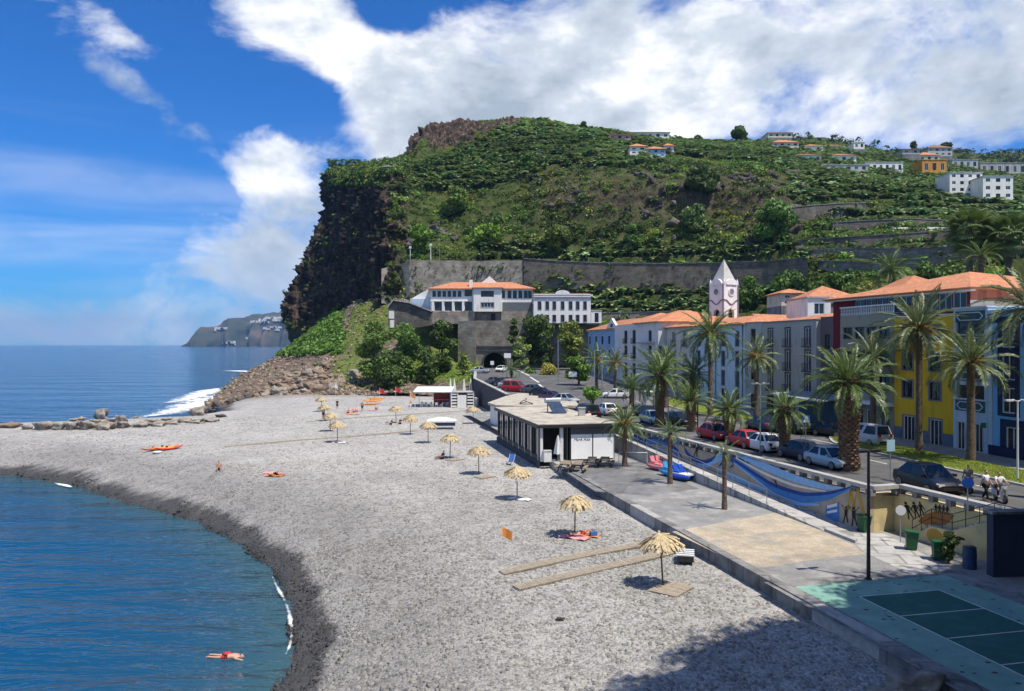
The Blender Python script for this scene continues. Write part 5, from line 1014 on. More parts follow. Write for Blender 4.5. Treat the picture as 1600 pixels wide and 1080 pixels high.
pxwall([(672, 486.6), (742, 486.6)], [(672, 506), (742, 506)], 203.6, 3, 'wall_body', M_STL, tvb); pxwall([(742.2, 486.9), (783, 486.9)], [(742.2, 502), (783, 502)], 204.2, 3, 'recess_wall', M_STW, tvb); pxwall([(783.2, 486.6), (834, 486.6)], [(783.2, 508), (834, 508)], 203.6, 3, 'wall_body', M_STL, tvb)
dv = pxwall([(767, 490), (774, 490)], [(767, 501.5), (774, 501.5)], 204.05, .3, 'door', M_SHUT, tvb)
slp = empty('sloped_stone_wall', (at(620, 500, 201).x, 201, 18), label='dark stone wall with sloping white coping at the left of the villa', cat='wall')
pxwall([(607, 479), (615, 470), (640, 474), (674, 487)], [(607, 512), (615, 514), (640, 514), (674, 508)], 201.5, 2.5, 'wall_body', M_STD, slp)
for (a, c) in (((606, 480), (614.5, 469)), ((614.5, 469), (640, 473)), ((640, 473), (675, 486.6))): b = MB(); p, q = at(*a, 201.3), at(*c, 201.3); p.y += 1; q.y += 1; b.bar(p, q, 3, .3); put(b, 'coping', M_CONC, slp)
for (u0, v0, u1, v1) in ((607.5, 486, 615.5, 498), (609, 500, 615.5, 512)): pxwall([(u0, v0), (u1, v0)], [(u0, v1), (u1, v1)], 201.1, .4, 'pillar', M_WH, slp)
ste = face_bld('villa_wing', 641, 673.6, 487, 205.5, 8, 'low pale blue wing joined to the villa on its sea side', 'villa'); Hs = ste.lz(467, 0); ste.walls(Hs, M_PB2); b = MB(); b.add([(0, 1, Hs), (ste.w, 1, Hs), (ste.w, 1, Hs + 3.2), (0, 4, Hs), (ste.w, 4, Hs), (ste.w, 4, Hs + 3.2)], [(0, 1, 2), (5, 4, 3), (0, 2, 5, 3), (1, 4, 5, 2)]); ste.part(b, 'stair_wall', M_WH)

# --- tunnel portal
tp = empty('tunnel_portal', (at(772, 578, 199).x, 199, zt(199)), label='high stone wall with arched road tunnel under the villa', cat='tunnel')
za = zt(199) - .3; cxT = at(772.5, 570, 199).x; rT = 2.85; x0, x1 = at(744, 570, 199).x, at(802, 570, 199).x; zT = at(0, 501, 199).z; zc = za + 1.5
b = MB(); n = 15; arch = [(cxT + rT * math.cos(t), zc + rT * math.sin(t)) for t in np.linspace(0, math.pi, n)]
b.add([(x, 199, z) for x, z in ((x0, za), (cxT - rT, za), (cxT - rT, zc), (x0, zc))], [(0, 1, 2, 3)]); b.add([(x, 199, z) for x, z in ((cxT + rT, za), (x1, za), (x1, zc), (cxT + rT, zc))], [(0, 1, 2, 3)])
b.add([(x, 199, z) for x, z in [(x1, zc), (x1, zT), (x0, zT), (x0, zc)] + arch[::-1]], [tuple(range(4 + n))])
hole = [(cxT + rT, za)] + arch + [(cxT - rT, za)]
for p, q in zip(hole[:-1], hole[1:]): b.add([(p[0], 199, p[1]), (q[0], 199, q[1]), (q[0], 225, q[1]), (p[0], 225, p[1])], [(0, 1, 2, 3)])
b.add([(x0, 199, zT), (x1, 199, zT), (x1, 206, zT), (x0, 206, zT)], [(0, 1, 2, 3)]); b.add([(x1, 199, za), (x1, 206, za), (x1, 206, zT), (x1, 199, zT)], [(0, 1, 2, 3)])
put(b, 'portal_wall', M_STW, tp); b = MB(); b.box((cxT - rT - .3, 224.5, za - .2), (cxT + rT + .3, 225, zc + rT + .3)); put(b, 'tunnel_end', M_DKW, tp)
for v in (541.5, 548): b = MB(); z = at(0, v, 199).z; b.box((x0, 198.75, z - .18), (x1, 198.99, z + .18)); put(b, 'ledge', M_DKW, tp)
for k, t in enumerate(np.linspace(0.06, math.pi - .06, 13)): b = MB(); c, s_ = math.cos(t), math.sin(t); b.bar((cxT + (rT + .06) * c, 198.93, zc + (rT + .06) * s_), (cxT + (rT + .5) * c, 198.93, zc + (rT + .5) * s_), .12, .5); put(b, 'voussoir', M_DKW, tp)
bt = empty('buttress_wall', (at(728, 578, 199).x, 199, zt(199)), label='dark stone buttress beside the tunnel mouth', cat='wall'); b = MB(); xb0 = at(716, 570, 198).x; b.prism([(xb0, 197), (x0 - .02, 196.2), (x0 - .02, 206), (xb0, 206)], 3, [zT - .2, zT - .1, zT - .1, zT - .2]); put(b, 'wall_body', M_STW, bt)
rw = empty('roadside_wall', (at(840, 560, 198).x, 198, zt(198)), label='stone retaining wall behind the trees right of the tunnel', cat='wall'); pxwall([(803, 503), (836, 507), (945, 507), (1000, 512)], [(803, 582), (836, 582), (945, 582), (1000, 582)], 200.5, 2, 'wall_body', M_STW, rw)

# --- great terrace walls on the hill
def terrace(name, pts, label, mat, th=1.2, dd=0.0, cope=True):
    """pts: (u, v top, v bottom) following the slope"""
    root = empty(name, hit(pts[0][0], pts[0][2]), label=label, cat='wall'); prev = None
    T, Bm = [], []
    for u, vt, vb in pts: D = hit(u, vb).y - dd; T.append(at(u, vt, D)); Bm.append(at(u, vb + 4, D - .4))
    for i in range(len(pts) - 1):
        b = MB(); y = Vector((0, th + 3, 0)); V = [Bm[i], Bm[i + 1], T[i + 1], T[i], Bm[i] + y, Bm[i + 1] + y, T[i + 1] + y, T[i] + y]; b.add(V, [(0, 1, 2, 3), (7, 6, 5, 4), (3, 2, 6, 7), (0, 4, 5, 1), (0, 3, 7, 4), (1, 5, 6, 2)]); put(b, 'wall_section', mat, root)
        if cope: b = MB(); b.bar(T[i] + Vector((0, .3, .05)), T[i + 1] + Vector((0, .3, .05)), .9, .22); put(b, 'coping', M_CONC2, root)
    return root
terrace('terrace_wall', [(640, 407, 455), (690, 407, 452), (740, 408, 448), (817, 407, 446)], 'pale weathered stone wall below the green slope above the villa', M_STL, cope=False)
terrace('terrace_wall', [(818, 404, 448), (870, 408, 447), (940, 411, 450), (1040, 412, 452), (1110, 411, 452), (1200, 408, 446), (1262, 403, 438)], 'long dark curved terrace wall under the banana plantation', M_STD)
b_ = terrace('terrace_wall', [(596, 420, 470), (622, 414, 470), (640, 408, 458)], 'short rough wall end near the sea cliff', M_STL, cope=False)
terrace('terrace_wall', [(1232, 325, 343), (1270, 321, 342), (1312, 318, 338), (1352, 317, 335)], 'highest curved terrace wall on the right part of the hill', M_STD)
terrace('terrace_wall', [(1300, 348, 360), (1350, 345, 358), (1424, 342, 353), (1500, 345, 356)], 'second terrace wall from the top right of the hill', M_STD)
terrace('terrace_wall', [(1248, 376, 388), (1330, 370, 385), (1400, 366, 379), (1490, 360, 374)], 'middle grey terrace wall right of the rocky slope', M_STD)
terrace('terrace_wall', [(1262, 391, 404), (1340, 388, 402), (1420, 389, 402), (1510, 385, 400)], 'fourth terrace wall from the top above the orange roofs', M_STW)
terrace('terrace_wall', [(1280, 408, 420), (1360, 410, 424), (1440, 405, 420), (1540, 400, 418)], 'lowest terrace wall just above the orange roofs', M_STW)
terrace('terrace_wall', [(1395, 356, 361), (1440, 354.5, 359), (1500, 356, 360)], 'bright whitewashed strip of terrace wall', M_WH, cope=False)
terrace('terrace_wall', [(930, 490, 500), (1000, 488, 499), (1080, 486, 498)], 'low grey wall below the lower banana terrace', M_STW)

# --- houses on the hill
hw_c = {}
def hill_house(u0, u1, vt, vb, D, label, wall, roof=None, rise=None, nwin=3, storeys=1, depth=9, name='hill_house', flat=False, dD=6):
    D = hitD((u0 + u1) / 2, vb) - dD if D is None else D
    B = face_bld(name, u0, u1, vb, D, depth, label, 'house', 'houses on the hill'); H = B.lz(vt, 0) ; rise = rise if rise is not None else min(2.6, H * .4); hw_ = H - (0 if flat else rise)
    sh = hw_ / storeys
    for k in range(storeys):
        for i in range(nwin): w_ = min(1.6, B.w / nwin * .45); B.window('front', B.w * (i + .5) / nwin - w_ / 2, k * sh + sh * .3, w_, sh * .48, fr=M_SHUT if i % 2 else M_WHITE, mull=(2, 1))
    b = MB(); b.box((0, 0, -6 if name != 'stone_hut' else -1), (B.w, B.dep, -.01)); B.part(b, 'footing', M_CONC2)
    B.walls(hw_, wall)
    if flat: B.box((-.2, -.2, hw_), (B.w + .2, B.dep, hw_ + .25), 'roof', roof or M_CONC)
    else: B.hip(hw_, rise, roof or M_TILE, over=.5)
    return B
M_PINKW = plaster('rose_wall', (.62, .30, .28)); M_OCH = plaster('orange_wall', (.60, .27, .05)); M_CRM = plaster('cream_wall', (.70, .62, .48)); M_BRN = rooftile('brown_tiles', (.22, .13, .09), (.15, .09, .06))
hill_house(951, 986, 205, 219, None, 'rose walled house with red roof on the hill crest', M_PINKW, nwin=3)
hill_house(986, 1046, 201, 217, 372, 'wide house with brown tiled roof on the hill crest', M_WH, M_BRN, nwin=5, depth=12)
hill_house(984, 1010, 221, 242, None, 'white gabled house in the banana slope', M_WH, nwin=2, storeys=2)
hill_house(1010, 1040, 225, 246, None, 'pale house with orange roof beside the white gabled house', M_PB2, nwin=3, storeys=2); hill_house(1037, 1053, 222, 238, None, 'small white house with steep orange roof', M_WH, nwin=1)
hill_house(1158, 1201, 221, 231, None, 'low house showing only its long orange roof', M_CRM, nwin=3, rise=2.6)
hill_house(1200, 1238, 203, 215, 418, 'house with faded tiles on the skyline', M_CRM, M_TILE2, nwin=4); hill_house(1207, 1248, 215, 235, None, 'cream two storey house with veranda on the upper slope', M_CRM, nwin=4, storeys=2)
hill_house(1257, 1286, 222, 238, None, 'white house with arched gable on the upper slope', M_WH, nwin=2); hill_house(1286, 1316, 223, 236, None, 'long house with orange roof behind the white gable', M_CRM, M_TILE, nwin=4)
hill_house(1242, 1283, 237, 252, None, 'low white house with reddish roof in front of the cream villa', M_WH, M_TILE2, nwin=4); hill_house(1300, 1338, 237, 253, None, 'white house with open porch and red roof', M_WH, M_TILE2, nwin=3)
hill_house(1284, 1356, 258, 268, None, 'long low grey green house along the slope', M_GR2, nwin=6, flat=True); hill_house(1352, 1411, 254, 271, None, 'long flat roofed white building on the slope', M_WH, nwin=6, flat=True, storeys=1)
hill_house(1334, 1351, 223, 233, None, 'tiny white flat roofed house on the crest', M_WH, nwin=2, flat=True); hill_house(1410, 1437, 229, 241, None, 'grey house beside a lone tree on the crest', M_GR2, M_BRN, nwin=2)
hill_house(1450, 1488, 224, 244, 425, 'large grey multi storey house on the crest', M_GR2, M_BRN, nwin=4, storeys=2); hill_house(1436, 1468, 235, 254, None, 'cream house with orange roof above the ochre house', M_CRM, nwin=3, storeys=1)
hill_house(1441, 1479, 250, 273, None, 'bright ochre house with flat tiled porch', M_OCH, M_OCH, nwin=3, storeys=1, flat=True); hill_house(1488, 1528, 250, 264, None, 'pale house cluster behind the apartments', M_GR2, nwin=4, flat=True)
B = hill_house(1484, 1535, 270, 302, 262, 'white apartment block with open corner balconies', M_WH, nwin=4, storeys=3, flat=True, name='apartment_block'); B = hill_house(1536, 1583, 276, 312, 255, 'white framed apartment wing with dark balconies', M_WH, nwin=3, storeys=3, flat=True, name='apartment_block')
hill_house(1532, 1640, 255, 275, 400, 'long pale warehouse with metal roof behind the apartments', M_CONC, nwin=9, flat=True, name='warehouse')
hill_house(1221, 1259, 450, 478, 158, 'small cream house with orange roof behind the grey house', M_CRM, nwin=2, storeys=2, rise=1.2, name='rear_house'); hill_house(1262, 1340, 444, 474, 140, 'white house with long orange roof behind the red house', M_WH, nwin=4, rise=2.6, name='rear_house')
hill_house(1262, 1298, 466, 502, 118, 'plain white rear house with flat roof beside the red house', M_WH, nwin=1, flat=True, name='rear_house'); hill_house(1395, 1535, 424, 470, 118, 'house with broad pale orange roof behind the red house', M_CRM, nwin=5, rise=4.2, name='rear_house', depth=16)
hill_house(597, 612, 256, 271, None, 'tiny stone hut on top of the sea cliff', M_STL, M_CONC2, nwin=1, name='stone_hut', depth=4, rise=1.2, dD=1)

# --- beach restaurant
R0, R1 = gr(772, 683, ZP), gr(845, 722, ZP)
def rest():
    A = Vector((2.6, 71.2)); L = 19.5; P0 = A + DIRP.xy * L     # long side faces the beach: left end far, right end near
    B = Bld('beach_restaurant', P0, A, 7.3, ZP, 'flat roofed black and white beach restaurant with lettered white blinds', 'restaurant'); H = 3.45
    M_BLK = pm('black_panel', (.018, .019, .022), (.028, .03, .034), scale=2, rough=.5); M_BL = pm('white_blind', (.90, .90, .89), (.85, .85, .84), scale=1.5, rough=.7)
    n = 7
    for i in range(n):
        x0 = .35 + i * (B.w - .9) / n; B.window('front', x0, .35, (B.w - .9) / n - .3, 2.65, fr=M_BLK, mull=(2, 1)); B.box((x0 + (B.w - .9) / n - .21, -.03, .02), (x0 + (B.w - .9) / n - .09, -.002, H - .35), 'white_post', M_WHITE)
    B.walls(H - .3, M_BLK, faces=('front', 'left', 'back'), top=False); B.box((0, -.12, -1.2), (B.w - .1, -.004, .02), 'base_wall', M_DKW)
    # end towards the promenade: open porch, then two white blinds
    B.box((B.w - 2.6, 0.02, 0), (B.w - 2.5, 2.7, H - .3), 'porch_wall', M_BLK); B.box((B.w - .30, 1.95, 0), (B.w - .02, 2.25, H - .3), 'white_post', M_WHITE); B.box((B.w - .3, .02, 0), (B.w - .02, .28, H - .3), 'white_post', M_WHITE)
    B.box((B.w - .4, 2.9, 0), (B.w - .1, 3.0, H - .3), 'jamb', M_BLK); B.box((B.w - .35, 3.0, H - 1.0), (B.w - .03, B.dep, H - .3), 'lintel', pm('grey_fascia', (.12, .12, .125), (.09, .09, .095), scale=2, rough=.6))
    for k, (a, c) in enumerate(((3.03, 5.08), (5.2, 7.25))):
        bl = B.box((B.w - .1, a, .12), (B.w - .04, c, H - 1.02), 'blind', M_BL)
        if k == 0:
            cu = bpy.data.curves.new('lettering', 'FONT'); cu.body = 'Maré Alta'; cu.size = .40; cu.extrude = .004; cu.shear = .25; cu.align_x = 'CENTER'
            to = bpy.data.objects.new('tmp', cu); COL.objects.link(to); dg = bpy.context.evaluated_depsgraph_get(); me = bpy.data.meshes.new_from_object(to.evaluated_get(dg)); bpy.data.objects.remove(to)
            me.materials.clear(); me.materials.append(M_BLK); o = link('lettering', me, bl); o.matrix_local = Matrix.Translation((B.w - .03, (a + c) / 2, H - 1.62)) @ Matrix.Rotation(R(90), 4, 'Z') @ Matrix.Rotation(R(90), 4, 'X')
    B.box((B.w - .35, 5.08, 0), (B.w - .05, 5.2, H - .3), 'jamb', M_BLK); B.box((B.w - 2.5, 2.72, 0), (B.w - .4, 2.8, H - .3), 'inner_wall', pm('grey_glass', (.16, .19, .21), (.11, .13, .15), scale=1, rough=.3))
    B.box((B.w - 2.48, 3.0, .0), (B.w - .4, B.dep - .05, H - .32), 'inner_room', M_BLK); b = MB(); b.box((-.3, -.35, H - .3), (B.w + .35, B.dep + .2, H - .02)); B.part(b, 'fascia', M_BLK)
    b = MB(); b.box((-.25, -.30, H - .02), (B.w + .30, B.dep + .15, H + .05)); B.part(b, 'roof', M_FLAT); B.box((0, B.dep - .1, 0), (B.w, B.dep - .05, H - .31), 'rear_wall', M_WH)
    return B, H
RB, RH = rest()
def on_rest(x, y, z=0): p = Matrix.Rotation(RB.ang, 3, 'Z') @ Vector((x, y, 0)); return Vector((RB.P0.x + p.x, RB.P0.y + p.y, ZP + RH + .05 + z))
# solar water heater and vents on its roof
p = on_rest(8.5, 4.6); sh_ = empty('solar_water_heater', p, RB.ang + R(100), 'tilted solar water heater on the restaurant roof', 'water heater')
b = MB(); b.add([(-.8, -1.2, .1), (.8, -1.2, .1), (.8, .5, 1.15), (-.8, .5, 1.15), (-.8, -1.2, .02), (.8, -1.2, .02), (.8, .5, 1.07), (-.8, .5, 1.07)], [(0, 1, 2, 3), (7, 6, 5, 4), (0, 4, 5, 1), (1, 5, 6, 2), (2, 6, 7, 3), (3, 7, 4, 0)]); b.build('collector', pm('solar_collector', (.03, .05, .09), (.05, .07, .11), scale=2, rough=.15), sh_)
b = MB(); b.tube([(-.9, .65, 1.3), (.9, .65, 1.3)], .28, 12); b.build('tank', pm('steel_tank', (.6, .62, .64), (.5, .52, .54), scale=3, rough=.3, metal=.8), sh_)
for sx in (-.7, .7):
    for yy, zz in ((.45, 1.05), (-1.1, .1)): b = MB(); b.box((sx - .04, yy - .04, 0), (sx + .04, yy + .04, zz)); b.build('support_leg', M_IRON, sh_)
for (x, y, w_, h_, lab) in ((7.2, 5.9, .9, .55, 'grey ventilation box near the solar heater'), (12.5, 6.3, .35, .8, 'slim vent pipe box at the back of the restaurant roof')):
    v_ = empty('roof_vent', on_rest(x, y), RB.ang, lab, 'vent', 'restaurant roof vents'); b = MB(); b.box((-w_ / 2, -.35, 0), (w_ / 2, .35, h_)); b.build('housing', M_CONC, v_); b = MB(); b.box((-w_ / 2 - .06, -.4, h_), (w_ / 2 + .06, .4, h_ + .08)); b.build('cap', M_GR2, v_)
# pavilion behind it with pale roof
pv = empty('pavilion', (1.5, 104, ZP), label='low pavilion with wide pale flat roof behind the restaurant', cat='pavilion')
zr_ = 6.0; rpts = [gr(u, v, zr_) for u, v in ((762, 629), (790, 619), (830, 610), (865, 612), (900, 627), (905, 634), (880, 634), (812, 634.5), (775, 633))]
b = MB(); b.prism([(q.x, q.y) for q in rpts], zr_ - .3, zr_); put(b, 'roof', M_FLAT, pv); c = sum(rpts, Vector()) / len(rpts); ip = [c + (q - c) * .93 for q in rpts]
b = MB(); b.prism([(q.x, q.y) for q in ip], ZP - .4, zr_ - .302); put(b, 'wall', M_WH, pv)
for q in ip[::2]: b = MB(); b.tube([(q.x, q.y, ZP - .3), (q.x, q.y, zr_ - .3)], .12, 8); put(b, 'post', M_WHITE, pv)
sgn = empty('roof_emblem', (gr(822, 632, zr_).x, gr(822, 632, zr_).y, zr_), label='dark metal swimmer emblem standing on the pavilion roof', cat='emblem'); b = MB(); g0 = gr(822, 632, zr_)
for a, c2 in (((-.9, .12), (.1, .35)), ((.1, .35), (.9, .1)), ((-.9, .12), (-.3, .6)), ((-.3, .6), (.1, .35)), ((-.8, .05), (.9, .05))): b.bar((g0.x + a[0], g0.y, zr_ + a[1]), (g0.x + c2[0], g0.y, zr_ + c2[1]), .06, .1)
b.tube([(g0.x, g0.y, zr_ + .62), (g0.x, g0.y, zr_ + .72), (g0.x, g0.y, zr_ + .86)], [.05, .13, .04], 8); put(b, 'figure', M_IRON, sgn)
# --- beach bar
q = gr(648, 637, 2.45); hb = Bld('beach_bar', gr(648, 637, 2.45).xy, gr(704, 637, 2.45).xy, 6.5, 2.45, 'open beach bar shelter with white sloping canopy and red counter', 'beach bar')
b = MB(); b.add([(-.3, -.4, 2.9), (hb.w + .2, -.4, 2.9), (hb.w + .2, 6.5, 3.5), (-.3, 6.5, 3.5), (-.3, -.4, 2.8), (hb.w + .2, -.4, 2.8), (hb.w + .2, 6.5, 3.38), (-.3, 6.5, 3.38)], [(0, 1, 2, 3), (7, 6, 5, 4), (0, 4, 5, 1), (1, 5, 6, 2), (2, 6, 7, 3), (3, 7, 4, 0)]); hb.part(b, 'canopy', pm('white_canopy', (.62, .70, .74), (.55, .63, .68), scale=1.5, rough=.7))
for xx in (0, hb.w / 2, hb.w - .1):
    for yy in (0, 6.2): hb.box((xx, yy, 0), (xx + .1, yy + .1, 2.86 + yy * .08), 'post', M_WHITE)
hb.box((3, 4.5, 0), (hb.w - .3, 6, 2.3), 'counter', pm('red_counter', (.42, .07, .03), (.34, .05, .025), scale=1.5)); hb.box((2.9, 4.4, 1.05), (hb.w - .2, 4.5, 1.15), 'counter_top', M_WHITE)
k_ = Bld('changing_kiosk', gr(704.6, 637.5, 2.45).xy, gr(740, 637, 2.45).xy, 4, 2.45, 'black and white striped beach kiosk beside the bar', 'kiosk'); k_.walls(2.75, pm('kiosk_black', (.02, .021, .024), (.03, .03, .033), scale=2, rough=.6))
for i in range(5):
    for (a, c) in ((.02, .25), (.72, .98)): k_.box((k_.w * a, -.06, .15 + i * .55), (k_.w * c, -.002, .42 + i * .55), 'white_slat', M_WHITE)
k_.box((k_.w * .3, -.08, .05), (k_.w * .68, -.002, 2.3), 'door', M_WHITE); k_.box((-.1, -.15, 2.75), (k_.w + .1, 4.1, 2.87), 'roof', M_CONC)
for i in range(3): k_.box((k_.w * (.0 if i == 0 else .28 if i == 1 else .985), -.09, 0), (k_.w * (.0 if i == 0 else .28 if i == 1 else .985) + .14, -.061, 2.74), 'white_post', M_WHITE)
# ================================================================== vegetation and rocks
# --- palms
M_FROND = pm('palm_frond', (.085, .145, .032), (.15, .20, .06), scale=.9, rough=.45, spec=.5, trans=.22); M_FROND2 = pm('palm_frond_silvery', (.135, .18, .07), (.20, .23, .10), scale=.9, rough=.45, spec=.5, trans=.2)
M_DEAD = pm('dry_frond', (.25, .18, .09), (.17, .115, .06), scale=1.2, rough=.9); M_TRUNK = pm('palm_trunk', (.14, .105, .08), (.075, .056, .044), scale=2.2, rough=.95, bump=1, bscale=7, stretch=(1, 1, 3), c3=(.24, .18, .13), s3=2.5)
M_STUB = pm('palm_leaf_base', (.27, .18, .11), (.14, .09, .06), scale=3, rough=.95); M_FRUIT = pm('palm_fruit_stalk', (.45, .24, .04), (.34, .17, .03), scale=3, rough=.7)
def frond_mesh(name, droop, mat, n=26, wid=.20, seed=0, vee=.5):
    rr = random.Random(seed); b = MB(); pts = []; a = 0.0; p = Vector((0, 0, 0)); st = 14
    for i in range(st + 1):
        pts.append(p.copy()); t = i / st; a = -droop * t ** 1.5; p = p + Vector((math.cos(a), 0, math.sin(a))) / st
    def P(t): x = t * st; i = min(st - 1, int(x)); return pts[i].lerp(pts[i + 1], x - i)
    b.tube([P(t) for t in (0, .25, .5, .75, 1)], [.016, .012, .009, .006, .002], 3, cap=False)
    for i in range(n):
        t = .14 + .86 * i / n; q = P(t); tg = (P(min(1, t + .02)) - P(max(0, t - .02))).normalized(); up = Vector((0, 1, 0)).cross(tg).normalized() * -1
        if up.z < 0: up = -up
        L = wid * (math.sin(math.pi * min(1, (t * .92 + .12))) ** .6) * rr.uniform(.85, 1.12)
        for s in (-1, 1):
            dr = (tg * rr.uniform(.55, .8) + Vector((0, s * .85, 0)) + up * (vee + rr.uniform(-.25, .15))).normalized(); e = q + dr * L - Vector((0, 0, L * .30)); m = q + dr * L * .5; w = tg * .013
            b.add([q - w, m - w * 1.3 , e, m + w * 1.3 + tg * .004], [(0, 1, 2, 3)])
    return b.mesh(name, mat)
FR = [[frond_mesh('frond', d, m, seed=i, wid=w) for i, (d, w) in enumerate(((.45, .13), (1.0, .155), (1.55, .155), (2.1, .14)))] for m in (M_FROND, M_FROND2)]
FRD = [frond_mesh('dry_frond', 2.3, M_DEAD, seed=9, n=18), frond_mesh('dry_frond', 1.7, M_DEAD, seed=11, n=18)]
FAN = []
def fan_mesh():
    b = MB(); b.tube([(0, 0, 0), (.55, 0, .03)], .012, 3, cap=False)
    for i in range(22):
        a = -2.1 + 4.2 * i / 21; d = Vector((math.cos(a), math.sin(a), -.25 * abs(a) * .6)); o = Vector((.55, 0, .03)); s = Vector((-d.y, d.x, 0)) * .028; L = .45 * (1 - .12 * abs(a)); b.add([o, o + d * L * .6 - s, o + d * L + Vector((0, 0, -.10)), o + d * L * .6 + s], [(0, 1, 2, 3)])
    return b.mesh('fan_leaf', M_FROND)
FANM = fan_mesh()
def palm(loc, h, r, trunk_r, label, n=40, kind=0, fruit=False, dead=4, stubs=False, lean=(0, 0), seed=1, fan=False, emin=-28, emax=80, group='palms along the street', bulge=0.0):
    rr = random.Random(seed); o = empty('palm_tree', loc, rr.uniform(0, 6.28), label, 'palm tree', group); b = MB(); lx, ly = lean; zs = np.linspace(-.3, h, 16)
    prof = [trunk_r * (1.25 - .3 * min(1, z / (h * .25 + .01)) + bulge * math.exp(-((z - h * .72) / (h * .22)) ** 2)) * (1 + .05 * math.sin(z * 9 + seed)) for z in np.maximum(zs, 0)]
    cx = lambda z: (lx * (z / h) ** 2, ly * (z / h) ** 2)
    b.tube([(*cx(max(0, z)), z) for z in zs], prof, 12); tk = b.build('trunk', M_TRUNK, o, smooth=True)
    if stubs:
        b = MB(); k = 0; z = .25
        while z < h + .25:
            rad = np.interp(z, zs, prof)
            for j in range(9):
                a = 2 * math.pi * (j + .5 * (k % 2)) / 9 + rr.uniform(-.1, .1); c, s = math.cos(a), math.sin(a); w = rad * .34; q = Vector((*cx(z), 0)); o_ = .10 + .10 * (z / h) + rr.uniform(0, .05)
                t = Vector((-s, c, 0)); n_ = Vector((c, s, 0)); base = q + n_ * (rad - .04)
                b.add([base - t * w + Vector((0, 0, z - .14)), base + t * w + Vector((0, 0, z - .14)), base + t * w * .7 + n_ * o_ + Vector((0, 0, z + .12)), base - t * w * .7 + n_ * o_ + Vector((0, 0, z + .12)), base + Vector((0, 0, z + .16))], [(0, 1, 2, 3), (3, 2, 4), (1, 4, 2), (0, 3, 4)])
            z += .19; k += 1
        tag(b.build('leaf_bases', M_STUB, tk), kind='stuff')
    top = Vector((*cx(h), h))
    n = max(14, int(n * .80)) if not fan else n
    for i in range(n):
        t = (i + .5) / n; el = R(emax + (emin - emax) * t ** .85 + rr.uniform(-7, 7)); az = i * 2.39996 + rr.uniform(-.25, .25); L = r * rr.uniform(.88, 1.1) * (1 - .22 * (t < .12)) * 1.02
        me = FANM if fan else FR[kind][0 if t < .25 else 1 if t < .55 else 2 if t < .85 else 3]
        fo = link('frond', me, o, loc=top + Vector((math.cos(az) * .12, math.sin(az) * .12, .1 - .35 * t)), scale=(L, L * rr.uniform(.9, 1.15), L)); fo.rotation_euler = (rr.uniform(-.25, .25), -el, az)
    for i in range(dead):
        az = i * 2.1 + rr.uniform(-.4, .4); fo = link('dry_frond', FRD[i % 2], o, loc=top - Vector((0, 0, .35)), scale=r * rr.uniform(.5, .75)); fo.rotation_euler = (0, R(rr.uniform(35, 62)), az)
    if fruit:
        b = MB()
        for i in range(60):
            a = rr.uniform(0, 6.28); el = rr.uniform(-.5, .7); L = rr.uniform(.25, .48) * r * .8; d = Vector((math.cos(a) * math.cos(el), math.sin(a) * math.cos(el), math.sin(el))); m = top + d * L * .6; b.tube([top, m, top + d * L - Vector((0, 0, L * .35))], [.035, .03, .02], 4, cap=False)
        tag(b.build('fruit_stalks', M_FRUIT, o), kind='stuff')
    return o
def street_palm(u, vb, vc, rpx, tr, label, z=None, D=None, **k):
    """u, foot row, crown row and crown radius as seen, standing at street level"""
    if D is None:
        D = 60.0
        for _ in range(12): zz = zt(D) if z is None else z; D = (CZ - zz) * FPX / (vb - CV)
    zz = zt(D) if z is None else z; p = at(u, vb, D); p.z = zz; h = CZ - (vc - CV) / FPX * D - zz; return palm(p, h, rpx / FPX * D, tr, label, **k)
street_palm(1326, 735, 598, 82, .60, 'big palm with thick scaly pineapple trunk beside the parapet', n=52, stubs=True, seed=3, bulge=.22, emin=-20, dead=3)
street_palm(1436, 707, 512, 76, .24, 'tall slender palm with orange fruit stalks before the yellow house', n=46, fruit=True, seed=4, kind=1, emin=-30)
street_palm(1517, 722, 566, 78, .30, 'tall dark trunked palm on the lawn before the white and blue houses', n=46, fruit=True, seed=5, kind=1, emin=-15, dead=2)
street_palm(1364, 694, 556, 58, .27, 'tall palm partly hidden behind the big scaly palm', n=40, seed=6, kind=1, D=72)
street_palm(1110, 660, 520, 58, .30, 'tallest palm before the pale blue house with orange fruit', n=46, fruit=True, seed=7, D=93, emin=-32)
street_palm(1182, 668, 556, 46, .26, 'tall palm with orange fruit before the narrow grey house', n=42, fruit=True, seed=8, D=86, kind=1)
street_palm(1031, 663, 586, 58, .42, 'broad bushy palm with thick scaly trunk above the far mural', n=50, stubs=True, seed=10, bulge=.12, D=82)
street_palm(1083, 650, 584, 42, .36, 'dense palm with short trunk between the broad palm and tallest palm', n=42, seed=12, D=95)
street_palm(1140, 690, 640, 45, .40, 'stout short palm with scaly trunk on the lawn island by the red cars', n=44, stubs=True, seed=13, bulge=.25)
street_palm(1226, 713, 640, 50, .38, 'short palm with scaly trunk beside the white parked car', n=46, stubs=True, seed=14, bulge=.2)
street_palm(1080, 674, 627, 40, .36, 'low upright palm at the parapet above the ramp', n=38, stubs=True, seed=15, bulge=.2, emin=5)
street_palm(976, 729, 660, 44, .22, 'thin trunked palm beside the restaurant corner', z=ZP, n=40, seed=16, fruit=True)
street_palm(1047, 756, 676, 31, .19, 'thin young palm on the promenade by the blue pedal boat', z=ZP, n=30, seed=17, emin=-10)
street_palm(1132, 796, 706, 27, .16, 'slender palm with sparse crown on the open promenade', z=ZP, n=15, seed=18, emin=-5, emax=70, dead=1)
street_palm(932, 618, 562, 36, .28, 'farther of two palms before the far blue house', n=38, seed=19, fruit=True, D=132); street_palm(961, 620, 566, 33, .26, 'nearer of two palms before the far blue house', n=38, seed=20, fruit=True, D=124, kind=1)
